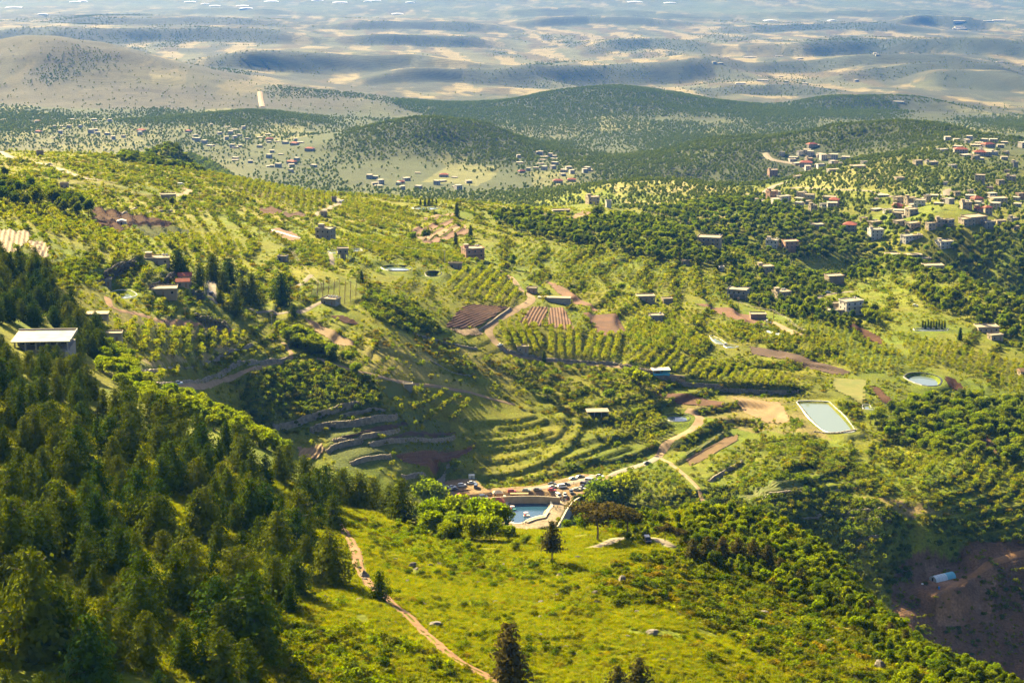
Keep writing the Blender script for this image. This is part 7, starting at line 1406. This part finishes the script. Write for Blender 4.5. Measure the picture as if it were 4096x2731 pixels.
# far woodland and valley trees: nobody could count them
def far_scatter(name, ymin, ymax, n_, dens, smin, smax, label, seed):
    rg = np.random.default_rng(seed); y = np.sqrt(rg.uniform(ymin ** 2, ymax ** 2, n_)); x = rg.uniform(-.30, .30, n_) * y; m = rg.uniform(0, 1, n_) < dens(x, y); x, y = x[m], y[m]
    m = clear_of(x, y, 2); x, y = x[m], y[m]
    scatter_stuff(name, PC['far'], np.stack([x, y, zg(x, y) + ZC - .3], 1), rg.uniform(smin, smax, len(x)), rg.uniform(0, 6.28, len(x)), rg.integers(0, 3, len(x)), label)
HILLXY = [(at(a, b, c)[0], c, d, e, f_) for a, b, c, d, e, f_ in HILLS[:7] + HILLS[12:19]]
def hillm(x, y):
    m = np.zeros(len(x))
    for hx, hy, rx, rf, rb in HILLXY: m = np.maximum(m, np.exp(-(((x - hx) / rx) ** 2 + np.where(y < hy, (y - hy) / rf, (y - hy) / rb) ** 2) * .8))
    return m
def d_valley(x, y): return np.clip(.42 + 1.0 * fbm(x, y * .4, 260, 3, 43) + 1.6 * np.maximum(hillm(x, y) - .2, 0) - .6 * sstep(4900, 5500, y) * (hillm(x, y) < .3), .015, 1)
far_scatter('valley_woodland', 2050, 6000, 300000, d_valley, .4, .9, 'hazy woods and olive groves over the valley floor and the wooded hills', 1)
def cliff_at(x, y):
    r = np.clip(np.searchsorted(YS, y), 0, NR - 1); c = np.clip(((x / y - US[0]) / (US[1] - US[0])).astype(int), 0, NC - 1); return CLIFF[r, c]
def d_far(x, y): return np.clip(-.3 + 1.3 * fbm(x, y * .3, 400, 4, 44) + .6 * cliff_at(x, y) + .5 * np.maximum(fbm(x, y * .22, 75, 4, 46), 0), .003, 1)
far_scatter('far_woodland', 5600, 13000, 220000, d_far, .4, 1.0, 'scattered trees and dark scrub on the dry far plateaus', 2)
# grass tufts and small stones of the foreground
rg = np.random.default_rng(3); n_ = 190000; y = np.sqrt(rg.uniform(390 ** 2, 640 ** 2, n_)); x = rg.uniform(-.26, .26, n_) * y; m = in_sight(x, y, zg(x, y) + 8) & (fbm(x, y, 9, 2, 77) > -.6); x, y = x[m], y[m]; m = clear_of(x, y, 0); x, y = x[m], y[m]
scatter_stuff('grass', PC['tuft'], np.stack([x, y, zg(x, y) + ZC], 1), rg.uniform(.6, 1.5, len(x)), rg.uniform(0, 6.28, len(x)), rg.integers(0, 3, len(x)), 'tufts of yellow green grass on the foreground meadow')
n_ = 70000; y = np.sqrt(rg.uniform(850 ** 2, 1900 ** 2, n_)); x = rg.uniform(-.27, .27, n_) * y; m = clear_of(x, y, 0) & (fbm(x, y, 20, 2, 78) > -.1); x, y = x[m], y[m]
scatter_stuff('grass', PC['tuft'], np.stack([x, y, zg(x, y) + ZC], 1), rg.uniform(1.2, 2.6, len(x)), rg.uniform(0, 6.28, len(x)), rg.integers(0, 3, len(x)), 'tall grass and weeds over the middle slopes')
